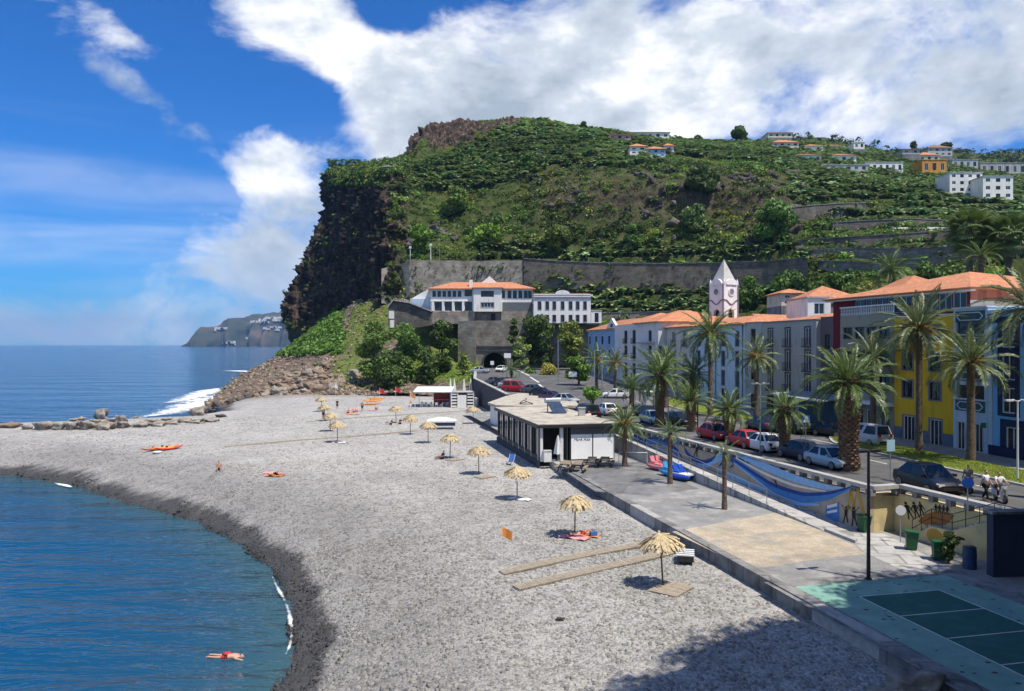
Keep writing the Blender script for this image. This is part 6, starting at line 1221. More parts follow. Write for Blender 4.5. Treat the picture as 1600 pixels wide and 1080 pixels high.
street_palm(987, 640, 606, 32, .34, 'bushy low palm beside the kiosk', n=40, seed=21, D=103, emin=-5)
street_palm(799, 604, 576, 18, .22, 'small palm beside the parked cars near the tunnel', n=28, seed=22, D=158); street_palm(1040, 640, 560, 34, .26, 'palm crown rising behind the broad bushy palm', n=36, seed=23, D=104)
palm(at(1515, 438, 116), 7.6, 4.0, .45, 'tall fan palm on the hillside above the orange roofs', n=60, fan=True, seed=30, emin=-70, dead=6, group='hillside palms'); palm(at(1576, 438, 112), 6.6, 3.9, .42, 'fan palm near the picture edge above the orange roofs', n=60, fan=True, seed=31, emin=-70, dead=6, group='hillside palms')
palm(at(1533, 440, 108), 3.6, 3.2, .4, 'short feather palm between the two hillside fan palms', n=36, seed=32, group='hillside palms'); palm(at(1391, 446, 150), 3.0, 5.2, .5, 'feather palm spreading behind the orange roofs', n=44, seed=33, group='hillside palms')
palm((at(1612, 600, 44).x, 44, zt(44)), 11.0, 3.6, .3, 'palm leaning into view before the blue house', n=44, seed=34, kind=1, emin=-25)

# --- leafy trees
M_LEAF = pm('tree_leaf', (.090, .145, .036), (.135, .185, .055), scale=.5, rough=.6, attr=True, space='World', trans=.25); M_BARK = pm('tree_bark', (.11, .085, .065), (.07, .055, .04), scale=3, rough=.95, bump=.8)
def leaf_cloud(lobes, n, size, seed, tint=(1, 1, 1), var=.3):
    """many small leaf faces over a set of lobes (centre, radii)"""
    g = np.random.default_rng(seed); w = np.array([l[1][0] * l[1][2] for l in lobes]); idx = g.choice(len(lobes), n, p=w / w.sum()); C = np.array([l[0] for l in lobes], float)[idx]; Rr = np.array([l[1] for l in lobes], float)[idx]
    d = g.normal(size=(n, 3)); d /= np.linalg.norm(d, axis=1)[:, None]; rad = g.uniform(.55, 1.05, n) ** .6; P = C + d * Rr * rad[:, None]
    a = g.normal(size=(n, 3)); nrm = d + a * .8; nrm /= np.linalg.norm(nrm, axis=1)[:, None]; t = np.cross(nrm, g.normal(size=(n, 3))); t /= np.linalg.norm(t, axis=1)[:, None]; s = np.cross(nrm, t); sz = size * g.uniform(.6, 1.4, n)[:, None]
    V = np.stack([P - t * sz, P + s * sz * .55, P + t * sz, P - s * sz * .55], 1).reshape(-1, 3); F = np.arange(4 * n).reshape(n, 4)
    lb = g.uniform(1 - var, 1 + var, len(lobes))[idx]; c = lb * g.uniform(.75, 1.25, n); col = np.stack([c * tint[0] * g.uniform(.9, 1.15, n), c * tint[1], c * tint[2]], 1); return V, F, np.repeat(col, 4, 0)
def tree(loc, h, r, label, n=1500, size=.35, tint=(1, 1, 1), seed=1, trunk=.25, flat=.75, name='tree', cat='tree', group=None, lob=12, low=.25, stem=True):
    rr = random.Random(seed); o = empty(name, loc, 0, label, cat, group); lobes = []
    for k in range(lob):
        a = rr.uniform(0, 6.28); q = rr.random() ** .5 * r * .62; z = lerp(h * low, h - r * flat * .5, rr.random()); f = 1 - .45 * abs((z - h * .55) / (h * .55)); s = rr.uniform(.30, .52) * r * (.7 + .3 * f); lobes.append(((math.cos(a) * q * f, math.sin(a) * q * f, z), (s, s, s * flat)))
    lobes.append(((0, 0, h - r * flat * .45), (r * .42, r * .42, r * .42 * flat)))
    V, F, C = leaf_cloud(lobes, n, size, seed, tint); link('crown', np_mesh('crown', V, F, M_LEAF, cols=C), o)
    if stem:
        b = MB(); b.tube([(0, 0, -.5), (rr.uniform(-.2, .2), 0, h * .25), (0, rr.uniform(-.2, .2), h * .55)], [trunk * 1.2, trunk, trunk * .6], 8)
        for l in lobes[:5]: c = Vector(l[0]); b.tube([(0, 0, h * .28), c * .55 + Vector((0, 0, h * .15)), c], [trunk * .5, trunk * .35, trunk * .12], 5)
        b.build('trunk', M_BARK, o)
    return o
def px_tree(u, vb, vt, rpx, D, label, **k):
    p = at(u, vb, D); return tree(p, (vb - vt) / FPX * D, rpx / FPX * D, label, **k)
px_tree(585, 598, 500, 34, 186, 'tall leafy tree at the seaward end of the dark grove', n=3600, size=.42, seed=41, tint=(1.1, 1.25, .9), group='grove below the villa', low=.1, lob=16)
px_tree(632, 600, 503, 38, 187, 'broad bright green tree in the middle of the dark grove', n=4200, size=.42, seed=42, tint=(1.1, 1.35, .9), group='grove below the villa', low=.05, lob=18); px_tree(612, 605, 545, 36, 180, 'low shrubby tree in front of the dark grove', n=3000, size=.4, seed=43, tint=(.75, .85, .7), group='grove below the villa', low=.05, lob=14)
px_tree(690, 592, 500, 30, 189, 'dark round tree against the stone buttress', n=3400, size=.4, seed=44, tint=(.6, .7, .55), group='grove below the villa', low=.05, lob=16); px_tree(665, 600, 540, 28, 182, 'dark bush at the foot of the grove', n=2200, size=.38, seed=45, tint=(.55, .65, .5), group='grove below the villa', low=.02, lob=12)
px_tree(724, 590, 550, 15, 184, 'small pale olive tree near the tunnel', n=900, size=.3, seed=46, tint=(1.6, 1.5, 1.0), low=.2)
px_tree(845, 572, 490, 34, 190, 'large dark evergreen tree right of the tunnel', n=4200, size=.42, seed=47, tint=(.62, .70, .6), low=.08, lob=18); px_tree(803, 570, 498, 14, 191, 'narrow dark tree against the portal wall', n=1300, size=.35, seed=48, tint=(.6, .7, .55), low=.1)
px_tree(893, 575, 500, 27, 186, 'tall yellowish green tree below the mansion', n=2600, size=.4, seed=49, tint=(1.7, 1.45, .9), low=.1, lob=14); px_tree(815, 580, 525, 16, 187, 'grey leafless looking tree beside the tunnel', n=1100, size=.3, seed=50, tint=(2.4, 2.1, 2.2), low=.15)
px_tree(903, 608, 556, 22, 140, 'bright green round tree by the car park', n=2600, size=.3, seed=51, tint=(1.15, 1.5, .9), low=.35, trunk=.2, lob=14); px_tree(855, 596, 566, 22, 168, 'brown flowering bush along the road', n=1300, size=.3, seed=52, tint=(2.6, 1.7, 1.1), low=.05, cat='bush', name='bush'); px_tree(826, 598, 572, 14, 172, 'small green roadside bush', n=800, size=.3, seed=53, tint=(1.1, 1.3, .9), low=.05, cat='bush', name='bush')
px_tree(925, 650, 604, 18, 104, 'clipped flat topped green tree behind the restaurant', n=2200, size=.2, seed=54, tint=(1.3, 1.7, .8), low=.62, flat=.5, trunk=.12)
px_tree(1155, 222, 196, 17, 405, 'dark round tree alone on the skyline', n=1500, size=.9, seed=55, tint=(.7, .8, .6), low=.2, group='hilltop trees'); px_tree(1090, 222, 211, 8, 385, 'small dark tree on the skyline beside the round tree', n=500, size=.8, seed=56, tint=(.7, .8, .6), group='hilltop trees'); px_tree(912, 205, 190, 6, 362, 'small pine on the crest left of the rose house', n=400, size=.7, seed=57, tint=(.7, .8, .6), group='hilltop trees'); px_tree(938, 210, 199, 8, 362, 'low tree beside the rose house', n=500, size=.8, seed=58, tint=(.7, .85, .6), group='hilltop trees')
px_tree(1290, 250, 232, 10, 385, 'dark tree between the white hill houses', n=700, size=.8, seed=59, tint=(.6, .7, .5), group='hilltop trees'); px_tree(1428, 232, 221, 6, 425, 'slim tree beside the grey crest house', n=400, size=.8, seed=60, tint=(.6, .7, .5), group='hilltop trees'); px_tree(1478, 232, 222, 10, 430, 'tree behind the large grey crest house', n=500, size=.9, seed=61, tint=(.7, .8, .6), group='hilltop trees')
def hill_tree(u, vb, vt, rpx, label, **k): D = hitD(u, vb) - 1; return px_tree(u, vb, vt, rpx, D, label, group='trees on the hill slope', **k)
hill_tree(710, 336, 290, 27, 'large round bush tree on the slope above the pale wall', n=2600, size=.55, seed=62, tint=(1.15, 1.3, .8), low=.1); hill_tree(1095, 304, 256, 32, 'big dark palm like tree on the rocky band', n=2600, size=.6, seed=63, tint=(.75, .8, .75), low=.15); hill_tree(1210, 390, 310, 36, 'tall green tree at the end of the rocky slope', n=3400, size=.6, seed=64, tint=(.8, 1.1, .7), low=.05, lob=18)
hill_tree(1090, 360, 318, 26, 'grey green agave thicket on the rock', n=1800, size=.6, seed=65, tint=(1.2, 1.25, 1.3), low=.05); hill_tree(985, 392, 350, 20, 'dark green tree low on the slope', n=1700, size=.55, seed=66, tint=(.8, .95, .8), low=.05); hill_tree(760, 380, 348, 30, 'bright green bush cluster left on the slope', n=2200, size=.55, seed=67, tint=(1.3, 1.6, .7), low=.02); hill_tree(870, 388, 350, 26, 'olive bush cluster above the long wall', n=1900, size=.55, seed=68, tint=(1.3, 1.25, .8), low=.02)
hill_tree(1375, 275, 262, 18, 'bushes below the long white building', n=900, size=.6, seed=69, tint=(.8, .95, .7), low=.02); hill_tree(655, 398, 350, 24, 'leafy bush above the pale wall near the cliff', n=1800, size=.5, seed=70, tint=(1.2, 1.5, .7), low=.02); hill_tree(825, 262, 238, 16, 'bush at the edge of the upper plantation', n=800, size=.55, seed=71, tint=(.9, 1.1, .7), low=.02)
hill_tree(1235, 470, 420, 36, 'dense dark trees behind the church', n=2200, size=.5, seed=72, tint=(.7, .9, .6), low=.02, lob=16); hill_tree(1170, 480, 430, 26, 'green trees behind the church tower', n=1600, size=.5, seed=73, tint=(.9, 1.15, .7), low=.02); hill_tree(1310, 450, 425, 24, 'trees behind the small cream house', n=1300, size=.45, seed=74, tint=(.8, 1.0, .7), low=.02); hill_tree(1445, 440, 408, 26, 'trees between the terrace wall and orange roof', n=1300, size=.45, seed=75, tint=(.8, 1.0, .7), low=.02)

# --- bananas, shrubs: masses on the hill
def hill_samples(n, seed):
    g = np.random.default_rng(seed); A, B_, C, D_ = (HV[HF[:, k]] for k in range(4)); area = np.linalg.norm(np.cross(C - A, D_ - B_), axis=1) / 2
    u_ = A[:, 0] / A[:, 1]; v_ = CV - (A[:, 2] - CZ) / A[:, 1] * FPX; area = area * (u_ < .75) * (v_ < 520) * (A[:, 1] < 520); f = g.choice(len(HF), n, p=area / area.sum()); a, b = g.uniform(0, 1, (2, n, 1)); P = (A[f] * (1 - a) + B_[f] * a) * (1 - b) + (D_[f] * (1 - a) + C[f] * a) * b
    U = P[:, 0] / P[:, 1] * FPX + CU; Vv = CV - (P[:, 2] - CZ) / P[:, 1] * FPX; return P, np.column_stack([U, Vv])
def banana_template(seed):
    rr = random.Random(seed); V, F = [], []
    for k in range(7):
        az = k * 2.4 + rr.uniform(-.3, .3); el = R(rr.uniform(35, 80)); d = Vector((math.cos(az), math.sin(az), 0)); s = Vector((-d.y, d.x, 0)); p = Vector((0, 0, .22)); a = el; w = [.05, .19, .20, .05]; L = rr.uniform(.26, .34); o = len(V)
        for j in range(4): V += [tuple(p - s * w[j]), tuple(p + s * w[j])]; p = p + (d * math.cos(a) + Vector((0, 0, math.sin(a)))) * L; a -= R(38)
        F += [(o + 2 * j, o + 2 * j + 1, o + 2 * j + 3, o + 2 * j + 2) for j in range(3)]
    o = len(V); V += [(-.06, 0, -.2), (.06, 0, -.2), (.05, 0, .28), (-.05, 0, .28), (0, -.06, -.2), (0, .06, -.2), (0, .05, .28), (0, -.05, .28)]; F += [(o, o + 1, o + 2, o + 3), (o + 4, o + 5, o + 6, o + 7)]
    return np.array(V), np.array(F)
def bananas():
    P, UV = hill_samples(60000, 5); k = np.zeros(len(P), bool)
    for pl_ in BAN: k |= in_poly(UV, pl_)
    fr = (P[:, 2] / TSTEP) % 1; k &= fr < .80; P = P[k]; fr = fr[k]; P = P[:15500]; n = len(P); nz = np.array([noise.fractal(Vector(p) * .03, 1, 2, 3) for p in P]); g = RNG.uniform(.65, 1.3, n) * (1 + nz * .5)
    V, F, C = scatter([banana_template(i) for i in range(6)], P, RNG.uniform(2.1, 3.5, n), RNG.uniform(0, 6.28, n), np.column_stack([g * RNG.uniform(.85, 1.25, n), g, g * RNG.uniform(.8, 1.2, n)]))
    m = pm('banana_leaf', (.15, .245, .085), (.225, .315, .13), scale=.3, rough=.42, spec=.5, attr=True, space='World', trans=.18); tag(link('banana_plantation', np_mesh('banana_plantation', V, F, m, cols=C)), 'banana plantation covering the terraced slopes', kind='stuff')
bananas()
def tuft(seed, n=26, r=1.0, up=.7, thin=.16):
    g = np.random.default_rng(seed); V = []
    for k in range(n):
        d = g.normal(size=3); d[2] = abs(d[2]) * up; d /= np.linalg.norm(d); c = d * g.uniform(.35, 1.0) * r * np.array([1, 1, .8]); t = np.cross(d, g.normal(size=3)); t /= np.linalg.norm(t) + 1e-9; s = d * .5 + np.cross(d, t) * .5; sz = g.uniform(.6, 1.3) * thin; V += [c - t * sz, c + s * sz * .7, c + t * sz, c - s * sz * .7]
    return np.array(V), np.arange(4 * n).reshape(n, 4)
def spiky(seed, n=16):
    g = np.random.default_rng(seed); V = []
    for k in range(n): a = g.uniform(0, 6.28); el = g.uniform(.3, 1.4); d = np.array([math.cos(a) * math.cos(el), math.sin(a) * math.cos(el), math.sin(el)]); s = np.array([-d[1], d[0], 0]) * .06; V += [-s, s, d * .6 + s * .9, d * 1.0]
    return np.array(V), np.arange(4 * n).reshape(n, 4)
TUFT = [tuft(i, 24, 1.0, .9, .32) for i in range(6)] + [spiky(i) for i in range(2)]
def shrubs():
    P, UV = hill_samples(36000, 6); k = np.ones(len(P), bool)
    for pl_ in BAN: k &= ~in_poly(UV, pl_)
    U, Vv = UV[:, 0], UV[:, 1]; cliffz = (U < 606) & (Vv > 292) & (Vv < 500); k &= ~(cliffz & (RNG.uniform(0, 1, len(P)) > .10)); band_ = (np.abs(Vv - 312) < 45) & (U > 840) & (U < 1270); nz = np.array([noise.fractal(Vector(p) * .045 + Vector((9, 0, 0)), 1, 2, 4) for p in P]); k &= ~(band_ & (nz < .12) & (RNG.uniform(0, 1, len(P)) > .25)); P, UV, nz = P[k], UV[k], nz[k]
    n = len(P); g = RNG.uniform(.6, 1.35, n); n2 = np.array([noise.fractal(Vector(p) * .06, 1, 2, 3) for p in P]); dry = np.clip((nz - .12) * 4, 0, 1)[:, None]; lush = np.clip((n2 - .05) * 4, 0, 1)[:, None]
    base = np.array([.85, .95, .75]) * (1 - lush) + np.array([1.35, 1.75, .7]) * lush; c = (base * (1 - dry) + np.array([2.4, 1.75, 1.05]) * dry) * g[:, None]; sc = RNG.uniform(.5, 1.5, n) * (1 + .4 * (UV[:, 1] > 330)); s3 = np.column_stack([sc, sc, sc * RNG.uniform(.55, 1.0, n)])
    V, F, C = scatter(TUFT, P, s3, RNG.uniform(0, 6.28, n), c); tag(link('shrubbery', np_mesh('shrubbery', V, F, M_LEAF, cols=C)), 'scrub and dry grass covering the hill between the terraces', kind='stuff')
shrubs()
def ledges():
    P, UV = hill_samples(9000, 8); k = in_poly(UV, [(830, 280), (900, 262), (1240, 268), (1270, 310), (1240, 372), (1000, 380), (840, 360)]) | in_poly(UV, [(612, 345), (700, 340), (740, 372), (620, 396)]) | in_poly(UV, [(1150, 330), (1260, 330), (1260, 398), (1150, 398)])
    nz = np.array([noise.fractal(Vector(p) * .05 + Vector((3, 7, 1)), 1, 2, 3) for p in P]); k &= nz > .02; P = P[k][:700]; n = len(P); s = RNG.uniform(.5, 1.0, n) ** 2 * 1.5; t = RNG.uniform(.5, 1.25, n)
    V, F, C = scatter([rock_template(160 + i, 1, .9, .8, .25) for i in range(6)], P, np.column_stack([s * 1.3, s * .8, s]), np.column_stack([RNG.normal(0, .3, n), RNG.normal(0, .3, n), RNG.uniform(0, 6.28, n)]), np.column_stack([t, t * .93, t * .86]))
    tag(link('rock_ledges', np_mesh('rock_ledges', V, F, pm('ledge_rock', (.13, .125, .12), (.07, .066, .063), scale=.6, rough=.95, attr=True, space='World', bump=.7, bscale=2), cols=C)), 'bare rock ledges breaking through the scrub of the middle slope', kind='stuff')
    P, UV = hill_samples(5200, 9); k = np.ones(len(P), bool)
    for pl_ in BAN: k &= ~in_poly(UV, pl_)
    k &= (UV[:, 0] > 612) & (UV[:, 1] > 255) & (UV[:, 1] < 500); P = P[k][:1500]; n = len(P); nz = np.array([noise.fractal(Vector(p) * .07 + Vector((5, 1, 2)), 1, 2, 3) for p in P]); g = (RNG.uniform(.45, 1.1, n) * (1 + nz))[:, None]; sc = RNG.uniform(1.4, 3.2, n)
    V, F, C = scatter([tuft(40 + i, 60, 1.0, .9, .20) for i in range(5)], P, np.column_stack([sc, sc, sc * RNG.uniform(.6, 1.1, n)]), RNG.uniform(0, 6.28, n), g * np.where(RNG.uniform(0, 1, n)[:, None] < .3, [1.35, 1.7, .75], [.85, 1.0, .75])); tag(link('undergrowth', np_mesh('undergrowth', V, F, M_LEAF, cols=C)), 'taller bushes spread over the middle slope', kind='stuff')
ledges()
def cliff_top():
    P = []
    for _ in range(900):
        u = random.uniform(512, 640); v = random.uniform(250, 292) if u < 600 else random.uniform(248, 272); p = hit(u, v)
        if p.y < 480: P.append(p)
    n = len(P); g = RNG.uniform(.6, 1.2, n)[:, None]; V, F, C = scatter(TUFT, np.array([tuple(p) for p in P]), RNG.uniform(.7, 1.9, n), RNG.uniform(0, 6.28, n), g * np.array([1.15, 1.25, .85])); tag(link('shrubbery', np_mesh('shrubbery', V, F, M_LEAF, cols=C)), 'scrub crowning the top of the sea cliff', kind='stuff')
cliff_top()
# talus growth, ridge wood
def talus_growth():
    A = TV[TF[:, 0]]; U = A[:, 0] / A[:, 1] * FPX + CU; Vv = CV - (A[:, 2] - CZ) / A[:, 1] * FPX; gr_ = TG[TF[:, 0]]; lush = (U < 535) & (Vv < 555) & (Vv > 490); w = gr_ * 1.0 + lush * 3.0 + .05; f = RNG.choice(len(A), 5200, p=w / w.sum()); P = A[f] + RNG.normal(0, .4, (len(f), 3)) * [1, 1, .1]; n = len(P); sc = np.where(lush[f], RNG.uniform(.9, 2.1, n), RNG.uniform(.25, .65, n)); g = RNG.uniform(.7, 1.3, n)[:, None]; c = np.where(lush[f][:, None], [1.1, 1.4, .8], [1.7, 1.95, .7]) * g
    V, F, C = scatter(TUFT, P, sc, RNG.uniform(0, 6.28, n), c); tag(link('undergrowth', np_mesh('undergrowth', V, F, M_LEAF, cols=C)), 'green scrub growing over the rockfall slope', kind='stuff')
    R_ = np.array(RIDGE); k = RNG.choice(len(R_), 2600); P = R_[k] + RNG.normal(0, 6, (2600, 3)) * [1, 1, 0]; g = RNG.uniform(.5, .95, 2600)[:, None]; V, F, C = scatter(TUFT[:6], P, RNG.uniform(2, 5, 2600), RNG.uniform(0, 6.28, 2600), g * [.75, .85, .65]); tag(link('woods', np_mesh('woods', V, F, M_LEAF, cols=C)), 'dark woods on the ridge behind the houses', kind='stuff')
talus_growth()

# --- boulders
M_BOU = pm('boulder_rock', (.26, .19, .135), (.15, .11, .085), scale=.8, rough=.95, bump=.8, bscale=3, c3=(.30, .24, .185), s3=1.8); M_BGR = pm('grey_boulder_rock', (.29, .255, .215), (.17, .15, .13), scale=.7, rough=.95, bump=.7, bscale=3, c3=(.42, .38, .33), s3=1.5); M_BDK = pm('wet_boulder_rock', (.055, .048, .044), (.09, .078, .07), scale=.8, rough=.7, bump=.8, bscale=3)
def mesh_of(V, F, name, mat): return np_mesh(name, V, F, mat)
BOU = [mesh_of(*rock_template(100 + i, 2, .8, .85, .22), 'boulder', m) for m in (M_BOU, M_BGR, M_BDK) for i in range(4)]
rr = random.Random(21); cnt = 0
while cnt < 190:
    u, v = rr.uniform(318, 580), rr.uniform(545, 642)
    if v < 652 - (u - 300) * .42 or (u > 520 and v < 585) or v > 646 - (u - 318) * .16: continue
    p = thit(u, v)
    if p is None: continue
    big = rr.random() ** 3; s = .35 + big * 1.15; wet = u < 400; o = link('boulder', BOU[(8 if wet else 0 if rr.random() < .65 else 4) + cnt % 4], loc=p + Vector((0, 0, s * .2)), scale=(s * rr.uniform(.8, 1.3), s, s * rr.uniform(.7, 1.1))); o.rotation_euler = (rr.uniform(-.4, .4), rr.uniform(-.4, .4), rr.uniform(0, 6.3))
    if wet: tag(o, 'dark wet boulder at the water edge below the sea cliff', 'boulder', 'wet shore boulders')
    else: tag(o, 'brown boulder in the rockfall heap between sea cliff and beach', 'boulder', 'rockfall boulders')
    cnt += 1
def rubble():
    A = TV[RNG.choice(len(TV), 5200)]; U = A[:, 0] / A[:, 1] * FPX + CU; A = A[U < 640]; A = A + RNG.normal(0, .6, A.shape) * [1, 1, .05]; n = len(A); t = RNG.uniform(.5, 1.6, n); V, F, C = scatter([rock_template(60 + i, 0, .8) for i in range(6)], A, RNG.uniform(.12, .6, n) ** 1.2, RNG.uniform(0, 6.3, (n, 3)), np.column_stack([t, t * .84, t * .70]))
    tag(link('rubble', np_mesh('rubble', V, F, pm('rubble_rock', (.26, .24, .22), (.18, .17, .155), scale=1, rough=.95, attr=True, space='World'), cols=C)), 'loose brown rubble of the rockfall', kind='stuff')
rubble()
# breakwater stones: (u, v base, width px, height px, material row)
BK = [(16, 668, 32, 9, 0, 'flat tan slab at the end of the breakwater'), (42, 671, 14, 9, 4, None), (69, 671, 28, 15, 4, 'squared grey block with dark joint in the breakwater'), (93, 671, 21, 12, 4, None), (113, 671, 22, 13, 4, None), (136, 670, 28, 14, 4, None), (164, 671, 30, 12, 5, 'pale rounded rock in front of the breakwater row'), (158, 655, 20, 17, 5, 'pointed white rock topping the breakwater'), (190, 661, 18, 14, 4, None), (192, 668, 26, 10, 4, None), (221, 667, 26, 9, 4, None), (247, 666, 22, 8, 5, None), (150, 662, 24, 8, 6, None), (175, 660, 20, 8, 6, None), (120, 662, 26, 7, 6, None), (268, 663, 22, 8, 5, None), (288, 660, 20, 8, 5, None), (310, 651, 26, 15, 5, 'large pale block at the foam end of the breakwater'), (305, 661, 26, 7, 5, None), (330, 659, 22, 7, 4, None), (212, 658, 18, 8, 6, None), (236, 660, 20, 7, 6, None), (260, 657, 18, 6, 6, None), (345, 652, 16, 6, 8, None), (330, 646, 18, 7, 8, None), (84, 664, 26, 5, 6, None)]
for i, (u, v, w, h, mi, lab) in enumerate(BK):
    z0 = .9
    for _ in range(6): p = gr(u, v, z0); z0 = max(.3, bz(p.x, p.y))
    D = p.y; me = BOU[mi % 12]; o = link('breakwater_stone', me, loc=(p.x, p.y, z0 - .1 + h / FPX * D * .4), scale=(w / FPX * D * .47, w / FPX * D * .38, h / FPX * D * .58)); o.rotation_euler = (rr.uniform(-.15, .15), rr.uniform(-.15, .15), rr.uniform(-.3, .3))
    tag(o, lab or 'weathered grey stone in the row of breakwater blocks', 'boulder', 'breakwater stones')
b0 = link('boulder', BOU[5], loc=(gr(1455, 1092, 2.6).x - .5, gr(1455, 1092, 2.6).y + .2, 2.75), scale=(.75, .6, .6)); tag(b0, 'rounded boulder in shade against the sea wall at the bottom edge', 'boulder')
b0 = link('boulder', BOU[6], loc=(gr(1405, 1085, 2.6).x - .4, gr(1405, 1085, 2.6).y, 2.6), scale=(.5, .45, .35)); tag(b0, 'smaller dark boulder left of the rounded one by the sea wall', 'boulder')
for k, (dx, dy, s) in enumerate(((25.6, 34.4, .55), (26.9, 34.0, .7), (28.1, 34.5, .5))): o = link('boulder', BOU[4 + k], loc=(dx, dy, ZP + .45), scale=(s, s * .8, s * .6)); tag(o, ('leftmost rock inside the curved planter', 'largest rock inside the curved planter', 'rightmost rock inside the curved planter')[k], 'boulder', 'planter rocks')

# --- surf
def foam():
    m = bpy.data.materials.new('surf_foam'); nt, N, L, b = nodes_of(m); b.inputs['Base Color'].default_value = (.85, .88, .9, 1); b.inputs['Roughness'].default_value = .9
    g = N.new('ShaderNodeNewGeometry'); nz = N.new('ShaderNodeTexNoise'); nz.inputs['Scale'].default_value = .45; nz.inputs['Detail'].default_value = 8; nz.inputs['Roughness'].default_value = .7; L.new(g.outputs['Position'], nz.inputs['Vector']); a = N.new('ShaderNodeAttribute'); a.attribute_name = 'Col'
    ad = N.new('ShaderNodeMath'); L.new(nz.outputs[0], ad.inputs[0]); L.new(a.outputs['Fac'], ad.inputs[1]); mr = N.new('ShaderNodeMapRange'); mr.inputs['From Min'].default_value = .82; mr.inputs['From Max'].default_value = 1.02; L.new(ad.outputs[0], mr.inputs['Value']); L.new(mr.outputs[0], b.inputs['Alpha'])
    def strip(center, widths, name, label, nv=9, dens=1.0):
        c = np.array([(p[0], p[1]) for p in center], float); t = np.linspace(0, len(c) - 1, 60); P = catmull(c, t); w = np.interp(np.linspace(0, 1, 60), np.linspace(0, 1, len(widths)), widths); tg = np.gradient(P, axis=0); tg /= np.linalg.norm(tg, axis=1)[:, None]; nn = np.column_stack([-tg[:, 1], tg[:, 0]]); V, C = [], []
        for i in range(60):
            for j in range(nv): q = j / (nv - 1) * 2 - 1; V.append((*(P[i] + nn[i] * q * w[i]), .06 + .10 * (1 - q * q))); C.append((1 - abs(q) ** 1.6) * .52 * dens * math.sin(math.pi * (i + .5) / 60) ** .35)
        tag(link(name, np_mesh(name, V, grid_faces(60, nv), m, cols=np.repeat(np.array(C)[:, None], 3, 1), smooth=True)), label, kind='stuff')
    G = lambda L_: [gr(u, v, 0) for u, v in L_]
    strip(G([(205, 657), (262, 646), (308, 634), (336, 622), (372, 612)]), [2, 6, 11, 12, 6], 'surf', 'white surf washing round the end of the breakwater', dens=.98); strip(G([(250, 632), (290, 625), (330, 611), (350, 606)]), [1, 6, 8, 3], 'surf', 'outer line of breaking surf'); strip(G([(345, 580), (372, 580), (404, 582)]), [3, 8, 4], 'surf', 'white surf on the rocks below the cliff', dens=1.2); strip(G([(385, 596), (405, 586), (425, 574)]), [3, 6, 3], 'surf', 'surf line along the dark boulders')
    strip(G([(416, 880), (430, 915), (448, 950), (456, 985), (452, 1015), (440, 1040)]), [.06, .16, .30, .26, .16, .06], 'surf', 'thin foam line lapping the near pebbles', dens=.85); strip(G([(85, 757), (100, 760), (112, 764)]), [.2, .7, .3], 'surf', 'small foam streak by the far pebbles', dens=1.1)
foam()

# --- unseen rock mass with trees, added and shaped to cast shade on court and beach
def shade_bluff():
    pts = [(10.4, 14.4), (13.2, 18.3), (17.4, 22.3), (21.2, 24.6), (23.4, 24.6), (24.3, 27.0), (25.8, 28.2), (30.6, 29.8), (34.6, 33.3), (46, 35), (50, 24), (34, 9), (17, 6)]; zt_ = 28.6; V, F = [], []; L_ = []
    for i in range(len(pts)):
        a, c = Vector(pts[i]), Vector(pts[(i + 1) % len(pts)]); k = max(1, int((c - a).length / 1.2)); L_ += [a.lerp(c, j / k) for j in range(k)]
    n = len(L_); nz = 14
    for j in range(nz):
        z = lerp(1.5, zt_, j / (nz - 1))
        for p in L_: a = noise.fractal(Vector((p.x * .3, p.y * .3, z * .3)), 1, 2, 4) * .7; V.append((p.x + a, p.y - abs(a), z + (noise.noise(Vector((p.x, p.y, 0)) * .5) * 1.0 if j == nz - 1 else 0)))
    F = [(j * n + i, j * n + (i + 1) % n, (j + 1) * n + (i + 1) % n, (j + 1) * n + i) for j in range(nz - 1) for i in range(n)] + [tuple(range((nz - 1) * n, nz * n))]; me = bpy.data.meshes.new('shade_bluff'); me.from_pydata(V, [], F); me.materials.append(M_ROCK); me.update(); tag(link('shade_bluff', me), 'unseen dark rock added beside the viewpoint to shade court and beach', kind='structure')
    A = [L_[i] for i in range(len(L_)) if L_[i].y > 13 and L_[i].x < 36]; P = [(p.x + random.uniform(-.6, .9), p.y + random.uniform(-.9, .5), zt_ + random.uniform(-.6, .3)) for p in A for _ in range(4)]; n_ = len(P); V, F, C = scatter([tuft(70 + i, 70, 1.0, .9, .16) for i in range(4)], P, RNG.uniform(.5, 1.25, n_), RNG.uniform(0, 6.28, n_), np.ones((n_, 3))); tag(link('shrubbery', np_mesh('shrubbery', V, F, M_LEAF, cols=C)), 'unseen scrub added along the rock rim to roughen its shade edge', kind='stuff')  # out-of-view scrub added so the cast shade gets an irregular edge
    tree((26.5, 26.0, zt_ - 1), 3.5, 2.0, 'unseen leafy tree added on the rock to make its shade patchy', n=900, size=.28, seed=80); tree((20.5, 21.0, zt_ - 1), 2.4, 1.6, 'unseen low bush added on the rock to make its shade patchy', n=700, size=.25, seed=81, low=.05)  # out-of-view foliage added for patchy shade at the court corner
shade_bluff()
